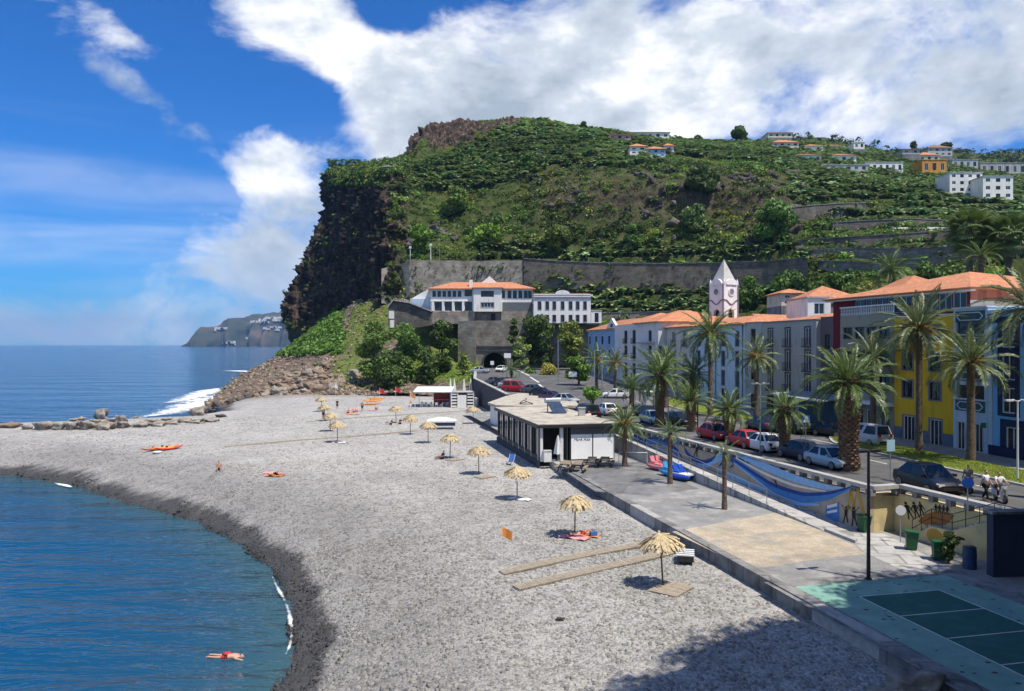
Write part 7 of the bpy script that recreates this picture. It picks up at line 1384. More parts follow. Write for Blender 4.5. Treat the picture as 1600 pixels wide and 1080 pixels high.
# ================================================================== things on beach, promenade and street
def ground_street(u, v):
    D = 60.0
    for _ in range(14): D = (CZ - zt(D)) * FPX / (v - CV)
    p = at(u, v, D); p.z = zt(D); return p
def ground_beach(u, v):
    z = 2.5
    for _ in range(8): p = gr(u, v, z); z = bz(p.x, p.y)
    p.z = z; return p
def clone(o, loc, rz, label=None, scale=None):
    c = o.copy(); COL.objects.link(c); c.location = loc; c.rotation_euler = (0, 0, rz)
    if label: c['label'] = label
    if scale: c.scale = (scale,) * 3
    for ch in o.children:
        k = ch.copy(); COL.objects.link(k); k.parent = c
        for g in ch.children: q = g.copy(); COL.objects.link(q); q.parent = k
    return c
M_STRAW = pm('straw_thatch', (.56, .45, .27), (.38, .29, .16), scale=5, rough=.95, attr=False, c3=(.66, .56, .37), s3=2); M_POLE = pm('wooden_pole', (.15, .11, .08), (.10, .075, .05), scale=5, rough=.9)
def thatch(seed):
    g = np.random.default_rng(seed); V, F = [], []
    for ring, (r0, r1, z0, z1, n) in enumerate(((.04, .50, 2.48, 2.27, 56), (.36, .80, 2.36, 2.06, 80), (.58, 1.0, 2.22, 1.90, 90), (.78, 1.0, 2.08, 1.74, 70))):
        for k in range(n):
            a = 2 * math.pi * k / n + g.normal(0, .05); b2 = a + g.normal(0, .07); w = .055; R1 = r1 * g.uniform(.84, 1.14); zz = z1 + g.normal(0, .07); c, s = math.cos(a), math.sin(a); t = (-s, c); o = len(V)
            V += [(c * r0 - t[0] * w * .5, s * r0 - t[1] * w * .5, z0 + g.normal(0, .015)), (c * r0 + t[0] * w * .5, s * r0 + t[1] * w * .5, z0), (math.cos(b2) * R1 + t[0] * w, math.sin(b2) * R1 + t[1] * w, zz), (math.cos(b2) * R1 - t[0] * w, math.sin(b2) * R1 - t[1] * w, zz - .03)]; F.append((o, o + 1, o + 2, o + 3))
    return np_mesh('thatch', V, F, M_STRAW)
TH = [thatch(i) for i in range(3)]
b = MB(); b.tube([(0, 0, -.3), (0, 0, 1.2), (0, 0, 2.45)], [.045, .04, .035], 8); POLE = b.mesh('pole', M_POLE); b = MB()
for k in range(10): a = 2 * math.pi * k / 10; b.bar((0, 0, 2.36), (math.cos(a) * .88, math.sin(a) * .88, 1.98), .035, .03)
RIBS = b.mesh('ribs', M_POLE)
def parasol(u, v, label, seed, s=1.0):
    p = ground_beach(u, v); o = empty('straw_parasol', p, seed * 1.7, label, 'parasol', 'straw parasols on the beach'); o.scale = (s, s, s); o.rotation_euler = (random.uniform(-.05, .05), random.uniform(-.05, .05), seed * 1.7); link('pole', POLE, o); t = link('thatch', TH[seed % 3], o); link('ribs', RIBS, o); return p
PS = [parasol(1036, 917, 'nearest straw parasol, standing on a wooden slat mat', 1, 1.03), parasol(898, 838, 'straw parasol with sunbathers on pink and orange towels', 2), parasol(808, 780, 'third nearest straw parasol with a patterned towel below', 3), parasol(748, 741, 'straw parasol beside a small slat mat, fourth from the camera', 4), parasol(703, 716, 'straw parasol with a dark figure sitting at its foot', 5), parasol(669, 692, 'straw parasol in front of the white awning', 6), parasol(641, 679, 'straw parasol left of the white awning', 7), parasol(619, 661, 'straw parasol with two dark figures sitting beside it', 8), parasol(527, 691, 'straw parasol with towels, nearest of the far cluster', 9), parasol(516, 674, 'straw parasol, second of the far cluster', 10), parasol(508, 658, 'straw parasol, third of the far cluster', 11), parasol(502, 643, 'farthest straw parasol near the rockfall', 12), parasol(740, 662, 'ragged straw parasol close to the restaurant terrace', 13)]
def slat_mat(p, rz, w, l, label, name='slat_mat', gap=.045, sw=.075, cat='mat'):
    o = empty(name, p, rz, label, cat, 'wooden slat mats'); b = MB()
    for yy in (-w * .4, w * .4): b.box((-l / 2, yy - .03, .0), (l / 2, yy + .03, .04))
    b.build('bearers', M_BW, o); b = MB(); x = -l / 2
    while x < l / 2 - sw: b.box((x, -w / 2, .041), (x + sw, w / 2, .065 + random.uniform(0, .008))); x += sw + gap
    tag(b.build('slats', M_BW, o), kind='stuff'); return o
q = ground_beach(1049, 922); slat_mat(q + Vector((0, 0, .03)), R(52), 1.5, 1.9, 'wooden slat mat under the nearest parasol'); q = ground_beach(758, 746); slat_mat(q + Vector((0, 0, .03)), R(40), 1.2, 1.7, 'small slat mat beside the fourth parasol'); q = ground_beach(711, 719); slat_mat(q + Vector((0, 0, .03)), R(40), 1.2, 1.7, 'slat mat below the parasol with the dark figure')
def boardwalk(pts, w, label, seed=0):
    A = [ground_beach(u, v) for u, v in pts]; o = empty('boardwalk', A[0], 0, label, 'boardwalk', 'boardwalks over the pebbles'); b = MB(); sb = MB()
    for P, Q in zip(A[:-1], A[1:]):
        d = (Q - P); L_ = d.length; d.normalize(); n = Vector((-d.y, d.x, 0)).normalized(); k = 0; x = 0.0
        for sd in (-.38, .38): a, c = P - A[0] + n * w * sd + Vector((0, 0, .05)), Q - A[0] + n * w * sd + Vector((0, 0, .05)); sb.bar(a, c, .07, .07)
        while x < L_: c = P + d * (x + .04) - A[0] + Vector((0, 0, .10 + random.uniform(0, .012))); b.bar(c - n * w / 2, c + n * w / 2, .075, .03); x += .125
    sb.build('bearers', M_BW, o); tag(b.build('slats', M_BW, o), kind='stuff')
boardwalk([(784, 897), (870, 878), (950, 862), (1035, 847)], .75, 'upper of two wooden slat boardwalks near the first parasol'); boardwalk([(806, 921), (890, 901), (975, 882), (1074, 858)], .75, 'lower of two wooden slat boardwalks near the first parasol'); boardwalk([(352, 699), (450, 690), (560, 682), (650, 674)], .42, 'long weathered boardwalk crossing the middle of the beach'); boardwalk([(480, 660), (560, 653), (660, 647), (735, 642)], .35, 'thin far boardwalk in front of the beach bar')
for (u, v, lab) in ((1043, 836, 'white slatted step plate over the sea wall'), (1078, 857, 'black and white slatted step plate over the sea wall')):
    p = gr(u, v, ZP); st = empty('step_plate', (p.x - .2, p.y - .2, 2.62), R(-13), lab, 'step'); b = MB(); b.box((-.5, -.75, 0), (.35, .75, .3)); b.build('base', M_IRON, st)
    for k in range(4): b = MB(); b.box((-.55, -.72 + k * .37, .302), (.38, -.55 + k * .37, .36)); b.build('slat', M_WHITE, st)
# --- people
SKIN = [pm('skin_light', (.55, .33, .23), (.48, .28, .19), scale=6, rough=.6), pm('skin_tan', (.36, .20, .13), (.30, .16, .10), scale=6, rough=.6)]
CLOTH = {k: pm('cloth_' + k, c, tuple(x * .8 for x in c), scale=9, rough=.9, bump=.3) for k, c in dict(white=(.78, .78, .78), black=(.015, .015, .018), navy=(.02, .03, .08), red=(.55, .04, .04), blue=(.05, .15, .45), pink=(.70, .32, .38), orange=(.75, .28, .06), grey=(.2, .2, .21), green=(.05, .2, .08)).items()}
HAIR = pm('hair_dark', (.02, .014, .01), (.035, .025, .018), scale=20, rough=.6)
def skin_obj(name, V, E, Rd, mat, parent, sub=2):
    me = bpy.data.meshes.new(name); me.from_pydata(V, E, []); me.materials.append(mat); o = link(name, me, parent); m = o.modifiers.new('skin', 'SKIN'); m.use_smooth_shade = True; sv = me.skin_vertices[0].data
    for i, r in enumerate(Rd): sv[i].radius = (r, r) if not isinstance(r, tuple) else r
    for s in sv: s.use_root = False
    sv[0].use_root = True; s = o.modifiers.new('sub', 'SUBSURF'); s.levels = 1; s.render_levels = sub - 1 if sub > 1 else 1; return o
def joints(pose, rr):
    J = dict(pel=(0, 0, .95), spi=(0, 0, 1.14), che=(0, 0, 1.36), nek=(0, 0, 1.50), hd0=(0, -.01, 1.57), hd1=(0, -.03, 1.65), hd2=(0, -.01, 1.73))
    for s, k in ((-1, 'l'), (1, 'r')):
        J.update({'sh' + k: (s * .18, 0, 1.42), 'el' + k: (s * .23, .03, 1.14), 'wr' + k: (s * .24, -.07, .90), 'hi' + k: (s * .09, 0, .90), 'kn' + k: (s * .10, -.02, .50), 'an' + k: (s * .10, .03, .08), 'to' + k: (s * .115, -.15, .035)})
    if pose == 'walk': J.update(knl=(-.10, -.18, .52), anl=(-.10, -.22, .09), tol=(-.11, -.40, .05), knr=(.10, .05, .50), anr=(.10, .30, .12), tor=(.11, .14, .04), wrl=(-.25, .10, .90), wrr=(.25, -.22, .95), elr=(.24, -.05, 1.15))
    if pose == 'ride':
        for s, k in ((-1, 'l'), (1, 'r')): J.update({'kn' + k: (s * .20, -.38, .86), 'an' + k: (s * .20, -.34, .42), 'to' + k: (s * .2, -.52, .38), 'el' + k: (s * .26, -.22, 1.22), 'wr' + k: (s * .28, -.48, 1.14)})
    if pose == 'sit':
        J = {k: Vector(v) for k, v in J.items()}; dz = -.83
        for k in list(J): J[k] = J[k] + Vector((0, (J[k].z - .95) * .28 if J[k].z > .95 else 0, dz))
        for s, k in ((-1, 'l'), (1, 'r')): J.update({'hi' + k: Vector((s * .1, -.03, .12)), 'kn' + k: Vector((s * .13, -.40, .40)), 'an' + k: Vector((s * .13, -.68, .08)), 'to' + k: Vector((s * .13, -.84, .05)), 'el' + k: Vector((s * .27, .02, .34)), 'wr' + k: Vector((s * .18, -.30, .36))})
    if pose in ('lie', 'swim'):
        J2 = {}
        for k, v in J.items(): J2[k] = Vector((v[0] * 1.25, v[2] - .95, .13 + v[1] * .5))
        J = J2
        if pose == 'lie': J['knl'] = Vector((-.13, -.42, .42)); J['anl'] = Vector((-.14, -.72, .10)); J['tol'] = Vector((-.14, -.88, .08)); J['elr'] = Vector((.38, .30, .1)); J['wrr'] = Vector((.30, .58, .1))
        else: J['elr'] = Vector((.26, .72, .12)); J['wrr'] = Vector((.2, .98, .02)); J['hd1'] = Vector((0, .70, .18))
    return {k: Vector(v) for k, v in J.items()}
def person(loc, rz, pose, top, bot, label, skin=0, hair=True, seed=0, group=None, s=1.0):
    rr = random.Random(seed); J = joints(pose, rr); o = empty('person', loc, rz, label, 'person', group); o.scale = (s, s, s); names = ['pel', 'spi', 'che', 'nek', 'hd0', 'hd1', 'hd2']; V = [J[n] for n in names]; E = [(i, i + 1) for i in range(6)]; Rd = [.13, .12, .14, .052, .075, .095, .06]
    for k in 'lr':
        sg = -1 if k == 'l' else 1; b0 = len(V); V += [J['sh' + k], J['el' + k], J['wr' + k]]; E += [(2, b0), (b0, b0 + 1), (b0 + 1, b0 + 2)]; Rd += [.058, .042, .028]
        d = (J['wr' + k] - J['el' + k]).normalized(); sd = d.cross(Vector((1, 0, 0))); sd = (sd if sd.length > .1 else Vector((0, 1, 0))).normalized(); pm_ = len(V); V.append(J['wr' + k] + d * .08); E.append((b0 + 2, pm_)); Rd.append(.028)
        for f, (of, ln) in enumerate(((-.03, .075), (-.01, .09), (.01, .085), (.03, .065))): V.append(V[pm_] + d * ln + sd * of); E.append((pm_, len(V) - 1)); Rd.append(.009)
        V.append(J['wr' + k] + d * .06 + sd * -.06); E.append((b0 + 2, len(V) - 1)); Rd.append(.011)
        b0 = len(V); V += [J['hi' + k], J['kn' + k], J['an' + k], J['to' + k]]; E += [(0, b0), (b0, b0 + 1), (b0 + 1, b0 + 2), (b0 + 2, b0 + 3)]; Rd += [.088, .058, .040, .035]
    nose = J['hd1'] + (Vector((0, -.10, 0)) if pose not in ('lie', 'swim') else Vector((0, 0, .1))); V.append(nose); E.append((5, len(V) - 1)); Rd.append(.014)
    skin_obj('body', V, E, Rd, SKIN[skin], o)
    if top:
        V = [J['pel'].lerp(J['spi'], .3), J['spi'], J['che'], J['che'].lerp(J['nek'], .6)]; E = [(0, 1), (1, 2), (2, 3)]; Rd = [.15, .145, .165, .08]
        for k in 'lr': b0 = len(V); V += [J['sh' + k], J['sh' + k].lerp(J['el' + k], .7)]; E += [(2, b0), (b0, b0 + 1)]; Rd += [.078, .065]
        skin_obj('shirt', V, E, Rd, CLOTH[top], o)
    if bot:
        V = [J['pel']]; E = []; Rd = [.155]; f = .55 if pose in ('lie', 'sit', 'swim') else .95
        for k in 'lr':
            b0 = len(V); V += [J['hi' + k], J['hi' + k].lerp(J['kn' + k], min(1, f))]; E += [(0, b0), (b0, b0 + 1)]; Rd += [.108, .082]
            if pose in ('walk', 'ride') : V.append(J['an' + k].lerp(J['kn' + k], .1)); E.append((b0 + 1, b0 + 2)); Rd.append(.06)
        skin_obj('trousers', V, E, Rd, CLOTH[bot], o)
    if hair: skin_obj('hair', [J['hd1'].lerp(J['hd2'], .25) + Vector((0, .03, 0)), J['hd2'] + Vector((0, .01, .01))], [(0, 1)], [.103, .075], HAIR, o)
    return o
def towel(p, rz, mat, label, w=.8, l=1.8):
    o = empty('beach_towel', p, rz, label, 'towel', 'beach towels'); b = MB(); n = 10
    V = [(-w / 2 + w * i / 4, -l / 2 + l * j / n, .075 + .03 * math.sin(j * 1.3 + i)) for j in range(n + 1) for i in range(5)]; V2 = [(x, y, z - .02) for x, y, z in V]; m_ = len(V)
    b.add(V + V2, [(j * 5 + i, j * 5 + i + 1, (j + 1) * 5 + i + 1, (j + 1) * 5 + i) for j in range(n) for i in range(4)] + [(m_ + j * 5 + i + 1, m_ + j * 5 + i, m_ + (j + 1) * 5 + i, m_ + (j + 1) * 5 + i + 1) for j in range(n) for i in range(4)]); b.build('cloth', CLOTH[mat], o, smooth=True)
q = ground_beach(898, 841); towel(q, R(55), 'pink', 'pink towel below the parasol with sunbathers'); q2 = ground_beach(913, 838); towel(q2, R(75), 'orange', 'orange towel below the parasol with sunbathers'); person(q2 + Vector((-.2, -.2, .08)), R(100), 'lie', None, 'red', 'sunbather lying on the orange towel under the second parasol', seed=1)
q = ground_beach(927, 839); o = empty('beach_bag', q, R(20), 'small blue bag beside the orange towel', 'bag'); b = MB(); b.prism([(-.22, -.12), (.22, -.12), (.2, .12), (-.2, .12)], 0, .32); b.build('body', CLOTH['blue'], o); b = MB(); b.tube([(-.12, 0, .32), (-.08, 0, .46), (.08, 0, .46), (.12, 0, .32)], .015, 6); b.build('handle', CLOTH['navy'], o)
q = ground_beach(813, 781); towel(q, R(60), 'white', 'pale patterned towel below the third parasol'); q = ground_beach(531, 692); towel(q, R(70), 'white', 'white towel below the far parasol'); q = ground_beach(521, 691); towel(q, R(70), 'pink', 'pink towel below the far parasol')
person(ground_beach(691, 718) , R(-60), 'sit', 'black', 'navy', 'person in dark clothes sitting beside the fifth parasol', 1, seed=2); q = ground_beach(430, 744); towel(q, R(70), 'orange', 'orange towel on the open pebbles'); person(q + Vector((0, 0, .07)), R(80), 'lie', None, 'black', 'sunbather lying on the orange towel in the open', seed=3); towel(ground_beach(427, 740), R(75), 'pink', 'pink towel on the open pebbles')
person(ground_beach(342, 735), R(20), 'sit', None, 'black', 'person sitting alone on the pebbles near the water', 1, seed=4); person(ground_beach(611, 664), R(-70), 'sit', 'black', 'navy', 'dark clothed person sitting left below a far parasol', seed=5); person(ground_beach(625, 663), R(-40), 'sit', 'navy', 'black', 'dark clothed person sitting right below a far parasol', seed=6)
person(ground_beach(527, 640), R(10), 'stand', 'black', 'black', 'person in black standing near the farthest parasol', seed=7); person(ground_beach(505, 655), R(160), 'stand', 'grey', 'black', 'person standing under the third far parasol', seed=8)
for i, (u, v, t_) in enumerate(((544, 646, 'orange'), (552, 645, None), (557, 644, 'pink'))): person(ground_beach(u, v), R(-40 + i * 30), 'sit', t_, 'red', ('leftmost of three bathers sitting in a row', 'middle of three bathers sitting in a row', 'rightmost of three bathers sitting in a row')[i], seed=10 + i, group='row of bathers')
person(ground_beach(566, 643), R(30), 'stand', None, 'black', 'bather standing beside the pink towels', 1, seed=14); person(ground_beach(588, 640), R(40), 'sit', 'pink', 'red', 'bather in pink sitting below the orange canoes', seed=15); person(ground_beach(642, 640), R(0), 'walk', 'orange', 'white', 'person walking in front of the beach bar', seed=16); towel(ground_beach(580, 642), R(80), 'pink', 'pink towel near the orange canoes'); towel(ground_beach(552, 648), R(85), 'orange', 'orange towel in front of the three bathers', l=2.2)
p = gr(355, 1027, 0); person((p.x, p.y, -.10), R(-95), 'swim', None, 'red', 'swimmer floating face down in the bay', hair=False, seed=17)
# pedestrians and scooters on the street
person(ground_street(1513, 773), R(160), 'walk', 'grey', 'navy', 'pedestrian in grey shirt walking behind the blue round sign', seed=20); person(ground_street(1540, 783), R(20), 'walk', 'white', 'black', 'pedestrian in white shirt and black trousers beside the scooters', seed=21)
person(ground_street(928 - 8, 668), R(0), 'stand', 'white', 'black', 'person in white standing beside the dark van', seed=22)
def wheel_mesh(r, w):
    b = MB(); n = 20; prof = [(r * .62, -w / 2), (r * .93, -w / 2), (r, -w * .32), (r, w * .32), (r * .93, w / 2), (r * .62, w / 2)]
    V = [(rr_ * math.cos(2 * math.pi * i / n), y, rr_ * math.sin(2 * math.pi * i / n)) for rr_, y in prof for i in range(n)]; m = len(prof); b.add(V, [(k * n + i, k * n + (i + 1) % n, (k + 1) * n + (i + 1) % n, (k + 1) * n + i) for k in range(m - 1) for i in range(n)]); t = b.mesh('tyre', pm('tyre_rubber', (.018, .018, .019), (.03, .03, .03), scale=9, rough=.85), True)
    b = MB(); 
    for sd in (-1, 1):
        y = sd * w * .42; b.tube([(0, y - .01, 0), (0, y + .01, 0)], r * .2, 12)
        for k in range(7): a = 2 * math.pi * k / 7; b.bar((0, y, 0), (math.cos(a) * r * .62, y, math.sin(a) * r * .62), .03, .07)
        for i in range(n): a0, a1 = 2 * math.pi * i / n, 2 * math.pi * (i + 1) / n; b.bar((math.cos(a0) * r * .62, y, math.sin(a0) * r * .62), (math.cos(a1) * r * .62, y, math.sin(a1) * r * .62), .05, .05)
    return t, b.mesh('rim', pm('alloy_rim', (.45, .46, .47), (.36, .37, .38), scale=8, rough=.35, metal=.8))
TY, RIM = wheel_mesh(.32, .21)
M_CGL = pm('car_glass', (.010, .013, .016), (.02, .025, .028), scale=1, rough=.05, spec=.4); M_LAMP = pm('headlamp', (.75, .77, .78), (.6, .62, .63), scale=9, rough=.1, spec=.6); M_TAIL = pm('tail_lamp', (.35, .015, .012), (.28, .01, .01), scale=9, rough=.2); M_PLATE = pm('number_plate', (.75, .75, .7), (.7, .7, .66), scale=5); M_TRIM = pm('black_trim', (.02, .02, .021), (.03, .03, .031), scale=6, rough=.6)
CSH = {'hatch': dict(L=4.0, W=1.74, st=[(-2.0, .38, .62, .80), (-1.9, .25, .9, .95), (-1.45, .2, .93, 1.0), (-.4, .18, .94, 1.0), (.6, .18, .93, 1.0), (1.3, .2, .86, .99), (1.8, .24, .74, .93), (2.0, .36, .60, .78)], roof=(-1.55, -.95, .25, 1.15, 1.48), bel=.93),
       'sedan': dict(L=4.5, W=1.78, st=[(-2.25, .38, .66, .82), (-2.1, .25, .92, .94), (-1.5, .2, .95, 1.0), (-.4, .18, .93, 1.0), (.7, .18, .92, 1.0), (1.5, .2, .84, .99), (2.05, .24, .72, .92), (2.25, .36, .58, .78)], roof=(-1.75, -.75, .3, 1.25, 1.44), bel=.92),
       'van': dict(L=4.7, W=1.86, st=[(-2.35, .4, .9, .88), (-2.28, .25, 1.05, .97), (-1.6, .2, 1.08, 1.0), (-.4, .18, 1.07, 1.0), (.9, .18, 1.05, 1.0), (1.6, .2, .98, .99), (2.15, .24, .82, .93), (2.35, .38, .66, .8)], roof=(-2.2, -2.0, .5, 1.45, 1.84), bel=1.05)}
_cm = {}
def car_meshes(kind, paint):
    key = (kind, paint)
    if key in _cm: return _cm[key]
    c = CSH[kind]; W2 = c['W'] / 2; pc = {'red': (.45, .012, .018), 'white': (.78, .78, .78), 'silver': (.50, .53, .55), 'ice': (.40, .50, .58), 'black': (.012, .012, .014), 'navy': (.02, .03, .06), 'grey': (.12, .13, .14), 'purple': (.10, .05, .11)}[paint]
    mp = pm('car_paint_' + paint, pc, tuple(x * .9 for x in pc), scale=1.5, rough=.35, spec=.4, coat=.35, metal=.0 if paint in ('white', 'red', 'black') else .35)
    b = MB(); st = c['st']; V = []
    for x, zb, zh, f in st: w = W2 * f; V += [(x, -w * .90, zb), (x, -w, zb + .16), (x, -w * 1.0, lerp(zb, zh, .62)), (x, -w * .95, zh - .03), (x, -w * .80, zh), (x, 0, zh + .025), (x, w * .80, zh), (x, w * .95, zh - .03), (x, w, lerp(zb, zh, .62)), (x, w, zb + .16), (x, w * .90, zb)]
    n = 11; b.add(V, [(i * n + k, (i + 1) * n + k, (i + 1) * n + k + 1, i * n + k + 1) for i in range(len(st) - 1) for k in range(n - 1)] + [tuple(range(n))[::-1], tuple((len(st) - 1) * n + k for k in range(n))] + [(i * n + n - 1, (i + 1) * n + n - 1, (i + 1) * n, i * n) for i in range(len(st) - 1)])
    r0, r1, r2, r3, zr = c['roof']; bl = c['bel'] - .02; wb, wt = W2 * .90, W2 * .68
    # pillars and roof
    q = [(r0, -wb, bl), (r1, -wt, zr - .05), (r2, -wt, zr - .03), (r3, -wb, bl - .06)]; roof = [(r1, -wt, zr - .05), (r2, -wt, zr - .03), (r2 - .15, 0, zr + .02), (r1 + .2, 0, zr), (r2, wt, zr - .03), (r1, wt, zr - .05)]
    b.add(roof, [(0, 1, 2, 3), (3, 2, 4, 5), (1, 4, 2), (0, 3, 5)])
    cab = [(r0, -wb, bl), (r3, -wb, bl - .06), (r3, wb, bl - .06), (r0, wb, bl), (r1, -wt, zr - .05), (r2, -wt, zr - .03), (r2, wt, zr - .03), (r1, wt, zr - .05)]; b.add(cab, [(0, 1, 5, 4), (1, 2, 6, 5), (2, 3, 7, 6), (3, 0, 4, 7)])
    body = b.mesh('body', mp, False)
    def quad_in(a, b_, c_, d, m=.10, o=.012, name='window'):
        a, b_, c_, d = map(Vector, (a, b_, c_, d)); ctr = (a + b_ + c_ + d) / 4; nn = (b_ - a).cross(d - a).normalized(); nn = nn if nn.dot(ctr - Vector((0, 0, .9))) > 0 else -nn; L = [p.lerp(ctr, m) + nn * o for p in (a, b_, c_, d)]; mb = MB(); mb.add(L + [p - nn * .01 for p in L], [(0, 1, 2, 3), (0, 4, 5, 1), (1, 5, 6, 2), (2, 6, 7, 3), (3, 7, 4, 0)]); return mb.mesh(name, M_CGL)
    parts = [('windscreen', quad_in(cab[1], cab[2], cab[6], cab[5])), ('rear_window', quad_in(cab[3], cab[0], cab[4], cab[7], .14))]
    mid = lambda a, c_, t: tuple(Vector(a).lerp(Vector(c_), t))
    for k, (i0, i1, i5, i4) in enumerate(((0, 1, 5, 4), (3, 2, 6, 7))):
        for t0, t1 in ((.02, .47), (.53, .98)): parts.append(('side_window', quad_in(mid(cab[i0], cab[i1], t0), mid(cab[i0], cab[i1], t1), mid(cab[i4], cab[i5], t1), mid(cab[i4], cab[i5], t0), .12)))
    xf, xb = st[-1][0], st[0][0]; zf = st[-1][2]; zbk = st[0][2]
    for s in (-1, 1):
        mb = MB(); mb.box((xf - .22, s * W2 * .62 - .16, zf - .06), (xf - .02, s * W2 * .62 + .16, zf + .08)); parts.append(('headlight', mb.mesh('headlight', M_LAMP))); mb = MB(); mb.box((xb - .005, s * W2 * .66 - .12, zbk - .02), (xb + .1, s * W2 * .66 + .12, zbk + .22)); parts.append(('tail_light', mb.mesh('tail_light', M_TAIL)))
        mb = MB(); mb.box((r3 - .38, s * (wb + .02), bl), (r3 - .2, s * (wb + .20), bl + .13)) if s > 0 else mb.box((r3 - .38, -wb - .20, bl), (r3 - .2, -wb - .02, bl + .13)); parts.append(('mirror', mb.mesh('mirror', mp)))
    mb = MB(); mb.box((xf - .04, -.5, .36), (xf + .015, .5, .52)); parts.append(('grille', mb.mesh('grille', M_TRIM))); mb = MB(); mb.box((xb - .02, -.26, .55), (xb + .03, .26, .66)); parts.append(('number_plate', mb.mesh('number_plate', M_PLATE))); mb = MB(); mb.box((xb - .012, -W2 * .7, .34), (xb + .05, W2 * .7, .5)); parts.append(('rear_bumper', mb.mesh('rear_bumper', M_TRIM)))
    mb = MB(); mb.box((xb + .25, -W2 * .86, .16), (xf - .25, W2 * .86, .3)); parts.append(('underbody', mb.mesh('underbody', M_TRIM)))
    _cm[key] = (body, parts, c); return _cm[key]
def car(p, ang, kind, paint, label, group='parked cars', s=1.0):
    body, parts, c = car_meshes(kind, paint); o = empty('car', p, ang, label, 'car', group); o.scale = (s, s, s); link('body', body, o)
    for n, me in parts: link(n, me, o)
    for x in (-c['L'] * .31, c['L'] * .31):
        for y in (-c['W'] / 2 + .09, c['W'] / 2 - .09): w = link('wheel', TY, o, loc=(x, y, .32)); link('rim', RIM, w)
    return o
AW = math.atan2(-.965, .26); AF = math.atan2(-DIRF.y, -DIRF.x)     # heading towards the camera along the parapet / along the street
for (u, v, kind, paint, ang, lab) in ((1117, 686, 'hatch', 'red', AW + .05, 'bright red hatchback parked by the stout short palm'), (1164, 698, 'hatch', 'red', AW + math.pi, 'second red car squeezed behind the palm and white car'), (1192, 704, 'hatch', 'white', AW + math.pi, 'white hatchback parked with its tail to the camera'), (1250, 717, 'hatch', 'navy', AW + math.pi, 'dark blue car parked behind the pale blue hatchback'), (1297, 730, 'hatch', 'ice', AW, 'pale ice blue hatchback parked beside the scaly palm'),
    (1352, 694, 'van', 'silver', AF + math.pi + .15, 'silver minivan parked at the head of the lawn'), (1300, 682, 'hatch', 'black', AF + .3, 'black hatchback parked under the shop canopy'), (1243, 676, 'van', 'black', AF, 'dark van parked behind the crossing sign'), (1190, 672, 'sedan', 'navy', AF + math.pi, 'navy car parked beside the lawn island'), (1216, 674, 'sedan', 'grey', AF + math.pi, 'grey car parked next to the navy car'),
    (1020, 662, 'hatch', 'ice', AW, 'pale blue car half hidden behind the broad palm'), (1064, 664, 'sedan', 'black', AW, 'black car above the far end of the mural'), (961, 622, 'sedan', 'white', R(175), 'white saloon crossing in front of the far blue house'), (948, 648, 'hatch', 'white', AW + math.pi, 'white car parked beyond the dark van'), (915, 655, 'van', 'black', AW + math.pi + .1, 'black van behind the restaurant roof'), (884, 631, 'hatch', 'silver', AW + .6, 'silver car at the end of the car park row'),
    (862, 626, 'hatch', 'purple', AW + .6, 'purple car beside the silver one'), (846, 620, 'hatch', 'black', AW + .6, 'black car in the middle of the car park row'), (834, 614, 'sedan', 'grey', AW + .6, 'grey car at the far end of the car park row'), (806, 612, 'van', 'red', AW + .8, 'red van near the small palm'), (775, 601, 'hatch', 'grey', AW + 1.0, 'grey car first in the slanted row by the car park wall'), (786, 603, 'hatch', 'navy', AW + 1.0, 'navy car second in the slanted row by the car park wall'), (796, 606, 'hatch', 'silver', AW + 1.0, 'silver car third in the slanted row by the car park wall'), (749, 583, 'sedan', 'silver', R(160), 'silver car parked left of the tunnel mouth'), (783, 581, 'hatch', 'white', R(250), 'white car coming out of the tunnel'), (1010, 652, 'sedan', 'black', AW, 'black saloon behind the pale blue car')): car(ground_street(u, v), ang, kind, paint, lab)
car(ground_street(1450, 767), AF - .08, 'hatch', 'black', 'glossy black car driving on the near lane', 'cars on the road', 1.12)
def scooter(p, ang, mat, label):
    o = empty('scooter', p, ang, label, 'scooter', 'scooters on the street')
    for x in (-.55, .6): w = link('wheel', TY, o, loc=(x, 0, .24), scale=(.75, .55, .75)); link('rim', RIM, w)
    b = MB(); b.prism([(-.75, -.16), (-.1, -.18), (-.1, .18), (-.75, .16)], .32, [.72, .62, .62, .72]); b.prism([(-.1, -.14), (.38, -.14), (.38, .14), (-.1, .14)], .24, .32); b.build('body', mat, o); b = MB(); b.add([(.36, -.2, .28), (.36, .2, .28), (.5, .16, .98), (.5, -.16, .98), (.46, -.18, .28), (.46, .18, .28), (.56, .14, .98), (.56, -.14, .98)], [(3, 2, 1, 0), (4, 5, 6, 7), (0, 1, 5, 4), (1, 2, 6, 5), (2, 3, 7, 6), (3, 0, 4, 7)]); b.build('leg_shield', mat, o)
    b = MB(); b.prism([(-.8, -.14), (.0, -.15), (.0, .15), (-.8, .14)], .72, [.84, .8, .8, .84]); b.build('seat', M_TRIM, o); b = MB(); b.tube([(.5, -.34, 1.06), (.54, 0, 1.0), (.5, .34, 1.06)], .02, 6); b.tube([(.54, 0, 1.0), (.6, 0, .3)], .03, 6); b.build('handlebar', M_TRIM, o); b = MB(); b.tube([(.56, 0, .86), (.62, 0, .86)], .08, 10); b.build('headlight', M_LAMP, o); return o
p = ground_street(1563, 784); scooter(p, R(-100), CLOTH['white'], 'white scooter ridden beside the pedestrian in white'); person(p + Vector((0, .1, -.08)), R(-10), 'ride', 'white', 'black', 'rider in white shirt on the white scooter', seed=24); scooter(ground_street(1497, 770), AF + .5, CLOTH['red'], 'red scooter parked beside the glossy black car')

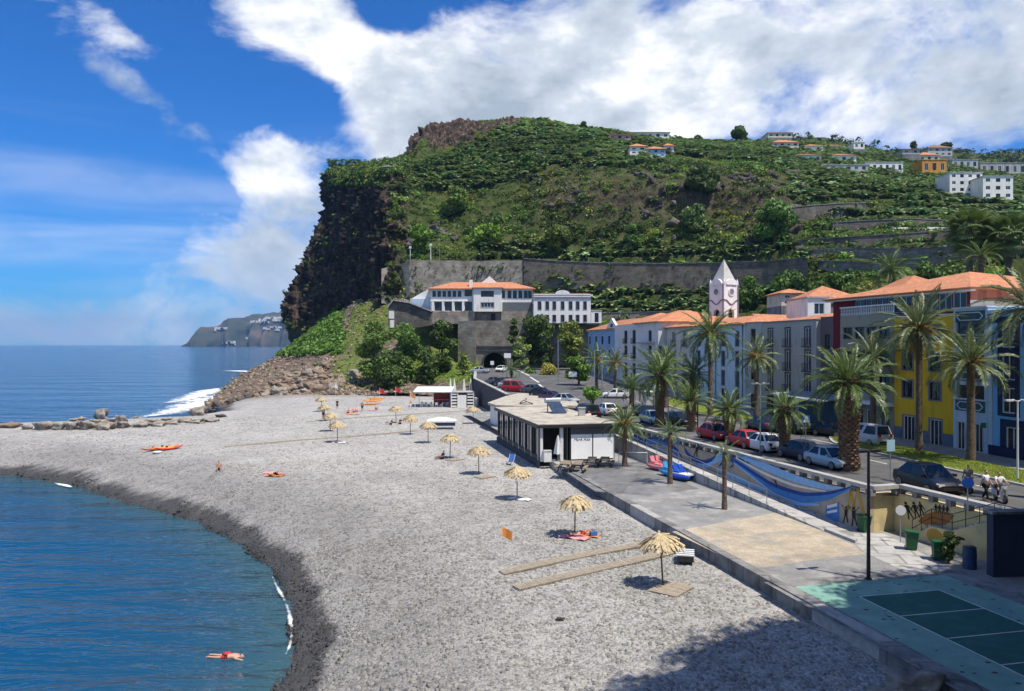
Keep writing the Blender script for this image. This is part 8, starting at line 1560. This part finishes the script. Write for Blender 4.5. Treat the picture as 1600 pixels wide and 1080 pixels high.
# --- lamps, signs, bins
M_BLKP = pm('black_metal_paint', (.014, .014, .015), (.022, .022, .023), scale=8, rough=.45); M_GALV = MATS['galvanised_steel']; M_WHP = pm('white_metal_paint', (.72, .73, .74), (.62, .63, .64), scale=8, rough=.4)
def lamp(p, h, mat, label, arms=1, L_=.6, r=.06, ang=0.0, group='street lamps'):
    o = empty('street_lamp', p, ang, label, 'street lamp', group); b = MB(); b.tube([(0, 0, 0), (0, 0, .05), (0, 0, .06), (0, 0, h)], [r * 2.2, r * 2.2, r * 1.25, r * .8], 10); b.build('post', mat, o)
    for k in range(arms):
        s = 1 if k == 0 else -1; b = MB(); b.tube([(0, 0, h - .1), (s * L_ * .5, 0, h + .05), (s * L_, 0, h + .02)], [.03, .028, .025], 6); b.build('arm', mat, o); b = MB(); b.prism([(s * L_ - .22, -.12), (s * L_ + .25, -.10), (s * L_ + .25, .10), (s * L_ - .22, .12)], h - .06, h + .05); hd = b.build('lamp_head', mat, o); b = MB(); b.box((s * L_ - .15, -.08, h - .075), (s * L_ + .18, .08, h - .061)); b.build('lens', M_LAMP, hd)
    return o
lamp(gr(1357, 905, ZP), 5.95, M_BLKP, 'tall black lamp post at the corner of the green court', 2, .35, .075, R(15)); q = ground_street(1590, 752); lamp(q, 5.2, M_WHP, 'white double armed street lamp before the blue house', 2, .55, .06, R(0))
q = ground_street(1188, 707); lamp(q, 5.6, M_GALV, 'thin grey street lamp behind the short palm', 2, .5, .05); q = ground_street(1044, 665); lamp(q, 5.5, M_GALV, 'thin grey street lamp beside the broad palm', 1, .5, .05); q = ground_street(929, 628); lamp(q, 7.5, M_GALV, 'tall lamp mast before the far blue house', 1, .8, .07); q = ground_street(941, 628); lamp(q, 6.6, M_GALV, 'second lamp mast before the far blue house', 1, .8, .07); q = ground_street(1090, 668); lamp(q, 5.0, M_BLKP, 'black street lamp before the pale blue house', 1, .5, .06); q = ground_street(872, 600); lamp(q, 8.2, M_GALV, 'tall grey mast among the roadside bushes', 1, .8, .08)
def sign(p, h, shape, size, mat, label, ang=0.0, extra=None, r=.03, thick=.03):
    o = empty('road_sign', p, ang, label, 'sign'); b = MB(); b.tube([(0, 0, 0), (0, 0, h)], r, 8); b.build('post', M_GALV, o); b = MB()
    if shape == 'disc': b.tube([(0, -.035, h - size), (0, -.035 - thick, h - size)], size, 20)
    else: w, hh = size; b.box((-w / 2, -.035 - thick, h - hh), (w / 2, -.035, h))
    pl_ = b.build('panel', mat, o)
    if extra: extra(pl_, h)
    return o
M_SB = pm('sign_blue', (.02, .09, .40), (.025, .10, .42), scale=5, rough=.4); M_SW = pm('sign_white', (.75, .75, .75), (.7, .7, .7), scale=5, rough=.4); M_SBL = pm('sign_pale_blue', (.35, .52, .62), (.32, .48, .58), scale=3, rough=.4); M_SG = pm('sign_green', (.02, .28, .12), (.02, .25, .1), scale=4, rough=.4)
def walkman(pl_, h):
    b = MB(); b.add([(-.24, -.07, h - .56), (.24, -.07, h - .56), (0, -.07, h - .08)], [(0, 1, 2)]); t = b.build('triangle', M_SW, pl_); b = MB(); z = h - .5
    b.bar((-.02, -.075, z + .1), (.01, -.075, z + .24), .01, .05); b.bar((-.02, -.075, z + .1), (-.09, -.075, z), .01, .03); b.bar((0, -.075, z + .1), (.06, -.075, z), .01, .03); b.tube([(.01, -.075, z + .28), (.01, -.08, z + .28)], .03, 8); b.build('walking_figure', M_BLKP, pl_)
sign(ground_street(1259, 700), 2.75, 'rect', (.62, .62), M_SB, 'blue pedestrian crossing sign with white triangle', extra=walkman)
sign(gr(1407, 848, ZP), 2.05, 'disc', .27, M_SW, 'round white sign on a thin post by the stairs', ang=R(-8)); q = Vector((24.1, 37.6, zt(37))); sign(at(1512, 800, 38.2), 1.72, 'disc', .27, M_SB, 'round blue sign at the top of the stairs', ang=R(-20))
sign(ground_street(1391, 748), 2.55, 'rect', (.62, .75), M_SBL, 'pale blue information panel on a post beside the road', ang=R(15)); sign(ground_street(1536, 712), 2.6, 'rect', (.42, .4), M_SG, 'small green pharmacy style sign on the lawn', ang=R(10)); sign(ground_street(895, 608), 3.0, 'rect', (1.4, .9), M_SW, 'white road sign in the car park'); sign(ground_street(769, 582), 2.6, 'rect', (.8, .9), M_SW, 'white sign at the tunnel mouth'); sign(ground_street(793, 580), 4.2, 'rect', (1.6, 1.1), M_SW, 'white board right of the tunnel mouth'); sign(ground_street(1076, 668), 3.0, 'rect', (.35, 1.3), M_SW, 'narrow white banner sign before the cream house')
def bin_(p, ang, label, s=1.0):
    o = empty('wheelie_bin', p, ang, label, 'bin', 'green wheelie bins'); o.scale = (s, s, s); m = pm('green_plastic', (.02, .10, .045), (.016, .08, .035), scale=4, rough=.5); b = MB(); a, c = .24, .29; b.add([(-a, -a, .06), (a, -a, .06), (a, a, .06), (-a, a, .06), (-c, -c - .04, .95), (c, -c - .04, .95), (c, c, .95), (-c, c, .95)], [(3, 2, 1, 0), (4, 5, 6, 7), (0, 1, 5, 4), (1, 2, 6, 5), (2, 3, 7, 6), (3, 0, 4, 7)]); b.build('bin_body', m, o)
    b = MB(); b.prism([(-c - .03, -c - .08), (c + .03, -c - .08), (c + .03, c + .05), (-c - .03, c + .05)], .951, [.99, .99, 1.06, 1.06]); b.build('lid', m, o); b = MB(); b.tube([(-.2, c + .08, 1.0), (.2, c + .08, 1.0)], .018, 6); b.build('handle', m, o)
    for sx in (-.22, .22): link('wheel', TY, o, loc=(sx, .22, .1), scale=(.3, .3, .3), rz=R(90))
bin_(gr(1350, 831, ZP), R(20), 'green wheelie bin against the mural behind the lamp post', .95); bin_(gr(1424, 859, ZP), R(70), 'green wheelie bin at the foot of the stairs', .98); bin_(gr(1466, 875, ZP), R(75), 'green wheelie bin beside the dark shrub on the stair wall', .95)
tree(gr(1482, 880, ZP), 1.6, .6, 'dark shrub growing against the stair wall', n=700, size=.10, tint=(.5, .6, .5), seed=90, low=.1, trunk=.04, name='shrub', cat='shrub'); 
dk = empty('storage_drum', gr(1515, 888, ZP), 0, 'dark blue drum at the end of the stair wall', 'drum'); b = MB(); b.tube([(0, 0, 0), (0, 0, .04), (0, 0, .5), (0, 0, .54), (0, 0, 1.0), (0, 0, 1.04)], [.3, .32, .3, .32, .3, .31], 16); b.build('barrel', pm('navy_drum', (.03, .06, .13), (.025, .05, .1), scale=3, rough=.5), dk); b = MB(); b.tube([(0, 0, 1.04), (0, 0, 1.07)], .26, 16); b.build('lid', M_TRIM, dk)
# --- boats and play things
def kayak(p, ang, mat, label, mat2=None, s=1.0, group='kayaks on the beach', roll=0.0):
    o = empty('kayak', p, ang, label, 'kayak', group); o.scale = (s, s, s); b = MB(); n, m = 13, 8; V = []
    for i in range(n):
        t = i / (n - 1) * 2 - 1; w = .36 * (1 - abs(t) ** 2.6) + .01; h = .17 * (1 - .5 * abs(t)) ; lift = .22 * abs(t) ** 3
        for k in range(m): a = math.pi * 2 * k / m; V.append((t * 1.6, math.cos(a) * w, lift + .18 + (math.sin(a) * h if math.sin(a) < 0 else math.sin(a) * h * .55)))
    b.add(V, [(i * m + k, i * m + (k + 1) % m, (i + 1) * m + (k + 1) % m, (i + 1) * m + k) for i in range(n - 1) for k in range(m)]); b.build('hull', mat, o, smooth=True); b = MB(); rg = [(.55 * math.cos(a), .22 * math.sin(a)) for a in np.linspace(0, 6.28, 15)[:-1]]; b.prism(rg, .2, .31); b.build('cockpit', mat2 or M_TRIM, o); b = MB(); b.prism([(-.38, -.16), (-.30, -.16), (-.30, .16), (-.38, .16)], .3, .48); b.build('seat_back', M_TRIM, o); return o
M_KR = pm('kayak_red', (.62, .05, .03), (.52, .04, .03), scale=2, rough=.4); M_KO = pm('kayak_orange', (.75, .30, .04), (.68, .24, .03), scale=2, rough=.4); M_KP = pm('kayak_pink', (.62, .22, .25), (.55, .18, .2), scale=2, rough=.45); M_KY = pm('kayak_yellow', (.75, .55, .08), (.7, .48, .06), scale=2, rough=.4)
for i, (u, v, m1, lab) in enumerate(((243, 704, M_KR, 'leftmost red and yellow kayak of three on the pebbles'), (258, 702, M_KO, 'middle orange kayak of three on the pebbles'), (265, 703, M_KR, 'rightmost red kayak of three on the pebbles'))): kayak(ground_beach(u, v), R(55), m1, lab, M_KY)
q = ground_beach(246, 708); o = empty('paddle_board', q, R(30), 'round white float board in front of the kayaks', 'board'); b = MB(); b.tube([(0, 0, .05), (0, 0, .08), (0, 0, .16), (0, 0, .19)], [.35, .48, .48, .36], 18); b.build('board', M_WHITE, o); b = MB(); b.tube([(0, -.15, .19), (0, -.12, .25), (0, .12, .25), (0, .15, .19)], .015, 6); b.build('handle', M_TRIM, o)
for i, (u, v, dz, lab) in enumerate(((577, 633, 0, 'lowest orange canoe in the heap near the rockfall'), (582, 631, .35, 'second orange canoe in the heap near the rockfall'), (588, 630, .7, 'topmost orange canoe in the heap near the rockfall'))): kayak(ground_beach(u, v) + Vector((0, 0, dz)), R(8 + i * 5), M_KO, lab, M_KO, 1.15, 'canoe heap')
def flag(u, v, h, col, label, ground=ground_beach, s=1.0, group='beach flags'):
    p = ground(u, v); o = empty('flag', p, R(10), label, 'flag', group); b = MB(); b.tube([(0, 0, -.2), (0, 0, h)], .022, 6); b.build('pole', M_WHP, o); n = 7; V = []
    for i in range(n):
        t = i / (n - 1)
        for z in (h - .03, h - .55 * s): V.append((t * .55 * s + .02, .06 * math.sin(t * 5), z - .28 * s * t))
    b = MB(); b.add(V, [(i * 2, i * 2 + 1, i * 2 + 3, i * 2 + 2) for i in range(n - 1)]); b.build('cloth', CLOTH[col], o); return o
flag(784, 877, 1.9, 'orange', 'drooping orange flag planted in the pebbles near the boardwalks'); flag(593, 632, 3.2, 'red', 'red flag behind the orange canoes', s=1.6); flag(618, 630, 3.2, 'red', 'red flag beside the beach bar', s=1.6); flag(524, 622, 2.8, 'white', 'white flag at the foot of the rockfall', s=1.0); flag(641, 645, 3.4, 'orange', 'orange flag before the beach bar', s=1.3)
def pedal(p, ang, mat, mat2, label):
    o = empty('pedal_boat', p, ang, label, 'pedal boat', 'pedal boats by the ramp')
    for s in (-1, 1):
        b = MB(); n, m = 9, 8; V = []
        for i in range(n):
            t = i / (n - 1) * 2 - 1; w = .26 * (1 - abs(t) ** 3) + .03
            for k in range(m): a = 2 * math.pi * k / m; V.append((t * 1.25, s * .5 + math.cos(a) * w, .3 + math.sin(a) * .24 * (1 - .5 * abs(t) ** 2) + .12 * abs(t) ** 2))
        b.add(V, [(i * m + k, i * m + (k + 1) % m, (i + 1) * m + (k + 1) % m, (i + 1) * m + k) for i in range(n - 1) for k in range(m)] + [tuple(range(m))[::-1], tuple((n - 1) * m + k for k in range(m))]); b.build('float', mat, o, smooth=True)
    b = MB(); b.box((-.8, -.62, .46), (.9, .62, .58)); b.build('deck', mat2, o)
    for s in (-.3, .3): b = MB(); b.box((-.55, s - .22, .58), (-.05, s + .22, .72)); b.add([(-.6, s - .22, .58), (-.5, s - .22, .58), (-.72, s - .22, 1.15), (-.8, s - .22, 1.12), (-.6, s + .22, .58), (-.5, s + .22, .58), (-.72, s + .22, 1.15), (-.8, s + .22, 1.12)], [(0, 1, 2, 3), (7, 6, 5, 4), (0, 4, 5, 1), (1, 5, 6, 2), (2, 6, 7, 3), (3, 7, 4, 0)]); b.build('seat', mat, o)
    b = MB(); b.tube([(.45, 0, .58), (.35, 0, .95)], .03, 6); b.tube([(.35, -.2, .95), (.35, .2, .95)], .025, 6); b.build('steering_bar', M_TRIM, o); return o
M_CB = pm('pedal_blue', (.04, .30, .60), (.03, .25, .52), scale=2, rough=.35); M_RB = pm('pedal_royal_blue', (.02, .08, .50), (.02, .07, .44), scale=2, rough=.35)
pedal(gr(1031, 734, ZP), R(-62), M_KP, M_KP, 'faded pink pedal boat parked beside the ramp'); pedal(gr(1052, 744, ZP), R(-62), M_CB, M_CB, 'turquoise blue pedal boat beside the thin young palm'); pedal(gr(1068, 750, ZP), R(-60), M_RB, M_WHITE, 'royal blue pedal boat with white deck at the end of the row')
dc = ground_beach(797, 727); o = empty('beach_chair', dc, R(-30), 'green and turquoise folding beach chair by the restaurant wall', 'chair')
for nm, pts, m_ in (('backrest', [(-.3, .15, .3), (.3, .15, .3), (.3, .5, 1.0), (-.3, .5, 1.0)], CLOTH['blue']), ('seat', [(-.3, -.4, .38), (.3, -.4, .38), (.3, .15, .28), (-.3, .15, .28)], pm('cloth_turquoise', (.02, .42, .38), (.02, .35, .32), scale=6))): b = MB(); b.add(pts + [(x, y + .02, z - .02) for x, y, z in pts], [(0, 1, 2, 3), (7, 6, 5, 4), (0, 4, 5, 1), (1, 5, 6, 2), (2, 6, 7, 3), (3, 7, 4, 0)]); b.build(nm, m_, o)
for sx in (-.3, .3):
    b = MB(); b.tube([(sx, -.42, .0), (sx, .2, .42), (sx, .5, 1.0)], .018, 6); b.tube([(sx, .45, 0), (sx, -.2, .42)], .018, 6); b.build('leg', M_WHP, o)
# --- restaurant terrace
def picnic(p, ang, label, top):
    o = empty('picnic_table', p, ang, label, 'table', 'picnic tables before the restaurant')
    for k in range(4): b = MB(); b.box((-.9, -.38 + k * .195, .72), (.9, -.38 + k * .195 + .175, .76)); b.build('plank', top, o)
    for s in (-1, 1):
        b = MB(); b.box((-.9, s * .72 - .14, .42), (.9, s * .72 + .14, .46)); b.build('bench', top, o)
        b = MB(); b.bar((s * .62, -.75, .41), (s * .62, .75, .41), .06, .08); b.bar((s * .62, -.3, .71), (s * .62, -.62, 0), .06, .08); b.bar((s * .62, .3, .71), (s * .62, .62, 0), .06, .08); b.build('leg_frame', M_TRIM, o)
M_TB = pm('table_wood', (.30, .23, .15), (.20, .15, .10), scale=5, rough=.8, stretch=(.2, 3, 3)); M_TBK = pm('table_dark_wood', (.07, .055, .045), (.045, .036, .03), scale=5, rough=.8)
picnic(gr(884, 736, ZP), R(75), 'weathered picnic table nearest the sea wall', M_TB); picnic(gr(902, 737, ZP), R(75), 'picnic table with pale bench in front of the lettered blind', M_TB); picnic(gr(925, 729, ZP), R(80), 'dark picnic table below the blinds', M_TBK); picnic(gr(945, 729, ZP), R(80), 'dark picnic table at the right blind', M_TBK)
def closed_umbrella(p, h, r, label, mat=None, grp='closed sunshades', base=True):
    o = empty('closed_sunshade', p, 0, label, 'sunshade', grp); b = MB(); b.tube([(0, 0, 0), (0, 0, h)], .03, 8); b.build('pole', M_WHP, o); b = MB(); n = 10; V = []
    for z, f in ((h * .30, 1.0), (h * .45, .85), (h * .7, .55), (h * .9, .3), (h, .04)):
        for k in range(n): a = 2 * math.pi * k / n; q = r * f * (1 if k % 2 else .62); V.append((q * math.cos(a), q * math.sin(a), z))
    b.add(V, [(i * n + k, i * n + (k + 1) % n, (i + 1) * n + (k + 1) % n, (i + 1) * n + k) for i in range(4) for k in range(n)]); b.build('folded_canopy', mat or pm('canvas_white', (.72, .72, .70), (.62, .62, .60), scale=4, rough=.9), o); b = MB(); b.box((-.28, -.28, 0), (.28, .28, .1)); b.build('base', M_CONC2, o)
closed_umbrella(gr(872, 722, ZP), 2.5, .42, 'white folded sunshade standing before the restaurant porch')
for i, (u, v, l_) in enumerate(((700, 627, 'first'), (706.5, 627, 'second'), (722, 626, 'third'), (733, 626, 'fourth'))): closed_umbrella(gr(u, v, 2.6) + Vector((0, 6, 0)), 4.3, .5, l_ + ' tall folded white sunshade from the left behind the beach bar kiosk', grp='folded sunshades by the bar')
fc = empty('service_cabinet', gr(855, 722, ZP), R(10), 'white service cabinet beside the restaurant porch', 'cabinet'); b = MB(); b.box((-.35, -.3, .04), (.35, .3, 1.0)); b.build('cabinet', M_WHITE, fc); b = MB(); b.box((-.38, -.33, 1.0), (.38, .33, 1.08)); b.build('lid', M_GR2, fc)
gl = empty('football_goal', gr(989, 729, ZP), R(-8), 'small white goal frame beside the restaurant', 'goal'); b = MB(); b.tube([(-1.25, 0, 0), (-1.25, 0, 1.25), (1.25, 0, 1.25), (1.25, 0, 0)], .04, 6); b.build('front_frame', M_WHP, gl); b = MB()
for sx in (-1.25, 1.25): b.tube([(sx, 0, 1.25), (sx, .8, 0), (sx, 0, 0)], .025, 6)
b.tube([(-1.25, .8, 0), (1.25, .8, 0)], .025, 6); b.build('rear_frame', M_WHP, gl); b = MB()
for i in range(18): x = -1.2 + i * .14; b.bar((x, .01, 1.24), (x, .78, .02), .008, .008)
for i in range(8): t = i / 8; b.bar((-1.24, .8 * t, 1.25 * (1 - t)), (1.24, .8 * t, 1.25 * (1 - t)), .008, .008)
tag(b.build('net', M_WHP, gl), kind='stuff')
aw = empty('beach_awning', ground_beach(690, 670), R(5), 'low white awning on posts with dark panels on the beach', 'awning'); b = MB(); V = [(-2.0, -1.2, 1.15), (2.0, -1.2, 1.15), (2.0, 1.2, 1.15), (-2.0, 1.2, 1.15), (-.5, 0, 1.6), (.5, 0, 1.6)]; b.add(V, [(0, 1, 5, 4), (1, 2, 5), (2, 3, 4, 5), (3, 0, 4)]); b.build('canopy', M_WHITE, aw)
for x in (-1.9, 1.9):
    for y in (-1.1, 1.1): b = MB(); b.box((x - .04, y - .04, -.1), (x + .04, y + .04, 1.17)); b.build('post', M_WHP, aw)
b = MB(); b.box((-1.85, -1.13, .5), (1.85, -1.1, .95)); b.build('panel', CLOTH['navy'], aw)
# plastic chairs and tables under the bar
def chair_proto(mat):
    o = empty('plastic_chair', (0, 0, 0)); b = MB(); b.box((-.22, -.22, .42), (.22, .22, .46)); b.build('seat', mat, o); b = MB(); b.add([(-.22, .2, .46), (.22, .2, .46), (.22, .28, .86), (-.22, .28, .86), (-.22, .23, .46), (.22, .23, .46), (.22, .31, .86), (-.22, .31, .86)], [(0, 1, 2, 3), (7, 6, 5, 4), (0, 4, 5, 1), (1, 5, 6, 2), (2, 6, 7, 3), (3, 7, 4, 0)]); b.build('backrest', mat, o)
    for sx in (-.19, .19):
        for sy in (-.19, .19): b = MB(); b.box((sx - .02, sy - .02, 0), (sx + .02, sy + .02, .42)); b.build('leg', mat, o)
    return o
M_CHB = pm('chair_blue_plastic', (.30, .36, .60), (.26, .32, .55), scale=5, rough=.5); cwht, cblu = chair_proto(M_WHITE), chair_proto(M_CHB); base = Vector((hb.P0.x, hb.P0.y, 2.5)); first = {0: True, 1: True}
for i in range(12):
    w_ = i % 2 if i > 3 else 0; src = cblu if w_ else cwht; loc = base + Vector((1.2 + (i % 6) * .9, .4 + (i // 6) * 1.5, 0)); lab = ('blue' if w_ else 'white') + ' plastic chair under the beach bar canopy'
    if first[w_]: c_ = src; c_.location = loc; c_.rotation_euler = (0, 0, i * 1.1); first[w_] = False
    else: c_ = clone(src, loc, i * 1.1)
    tag(c_, lab, 'chair', 'chairs under the beach bar canopy')
for i in range(3):
    o = empty('bar_table', base + Vector((2.0 + i * 1.7, 1.3, 0)), 0, ('leftmost', 'middle', 'rightmost')[i] + ' small table under the beach bar canopy', 'table', 'tables under the beach bar canopy'); b = MB(); b.tube([(0, 0, .7), (0, 0, .74)], .38, 14); b.build('top', M_WHITE, o); b = MB(); b.tube([(0, 0, 0), (0, 0, .03), (0, 0, .04), (0, 0, .7)], [.25, .25, .04, .04], 8); b.build('pedestal', M_TRIM, o)
# kiosk and masts
kq = ground_street(1012, 640); ko = empty('street_kiosk', kq, R(20), 'white street kiosk with flat roof before the cream house', 'kiosk'); b = MB(); b.box((-.5, -.5, 0), (.5, .5, 2.3)); b.build('cabin', M_WHP, ko); b = MB(); b.box((-.75, -.75, 2.3), (.75, .75, 2.45)); b.build('roof', M_WHITE, ko); b = MB(); b.box((-.4, -.52, .3), (.4, -.501, 2.0)); b.build('panel', M_GR2, ko)
for i, (u, vb, vt, lab) in enumerate(((641, 406, 382, 'white mast with small box at the cliff end of the pale wall'), (673, 406, 378, 'white mast in the middle above the pale wall'), (687, 406, 362, 'tall thin pole above the pale wall'), (624, 262, 232, 'thin lamp pole on top of the sea cliff'))):
    p = hit(u, vb); D = p.y; o = empty('mast', p - Vector((0, 0, .5)), 0, lab, 'mast', 'masts on the hill'); h = (vb - vt) / FPX * D; b = MB(); b.tube([(0, 0, 0), (0, 0, h)], [.16, .09] if i < 2 else [.08, .05], 6); b.build('pole', M_WHP if i < 2 else M_GALV, o); b = MB(); b.box((-.35, -.2, h - .8), (.35, .2, h - .1)) if i < 2 else b.bar((0, 0, h), (.7, 0, h), .08, .08); b.build('head', M_WHP if i < 2 else M_GALV, o)
ur = empty('tall_planter', gr(744, 636, 2.5), 0, 'tall white tapered planter by the car park wall', 'planter'); b = MB(); b.tube([(0, 0, 0), (0, 0, 1.7), (0, 0, 1.72)], [.28, .5, .42], 12); b.build('pot', M_WHITE, ur); b = MB(); b.tube([(0, 0, 1.66), (0, 0, 1.7)], .42, 12); b.build('soil', M_TRIM, ur)
fd = ground_beach(875, 969); o = link('dark_stone', BOU[8], loc=fd + Vector((0, 0, .05)), scale=(.18, .1, .08), rz=.4); tag(o, 'small dark stone lump lying alone on the near pebbles', 'stone')
# ================================================================== sea air
hz = MB(); hz.box((-9600, -3300, -4), (9600, 9600, 320)); hzm = bpy.data.materials.new('sea_haze'); hzm.use_nodes = True; nt = hzm.node_tree; nt.nodes.clear()
pv_ = nt.nodes.new('ShaderNodeVolumePrincipled'); pv_.inputs['Color'].default_value = (.28, .55, 1.0, 1); pv_.inputs['Density'].default_value = 7e-5; pv_.inputs['Anisotropy'].default_value = 0.2
ou = nt.nodes.new('ShaderNodeOutputMaterial'); nt.links.new(pv_.outputs[0], ou.inputs['Volume']); tag(hz.build('haze', hzm), 'thin blue sea haze', kind='stuff')
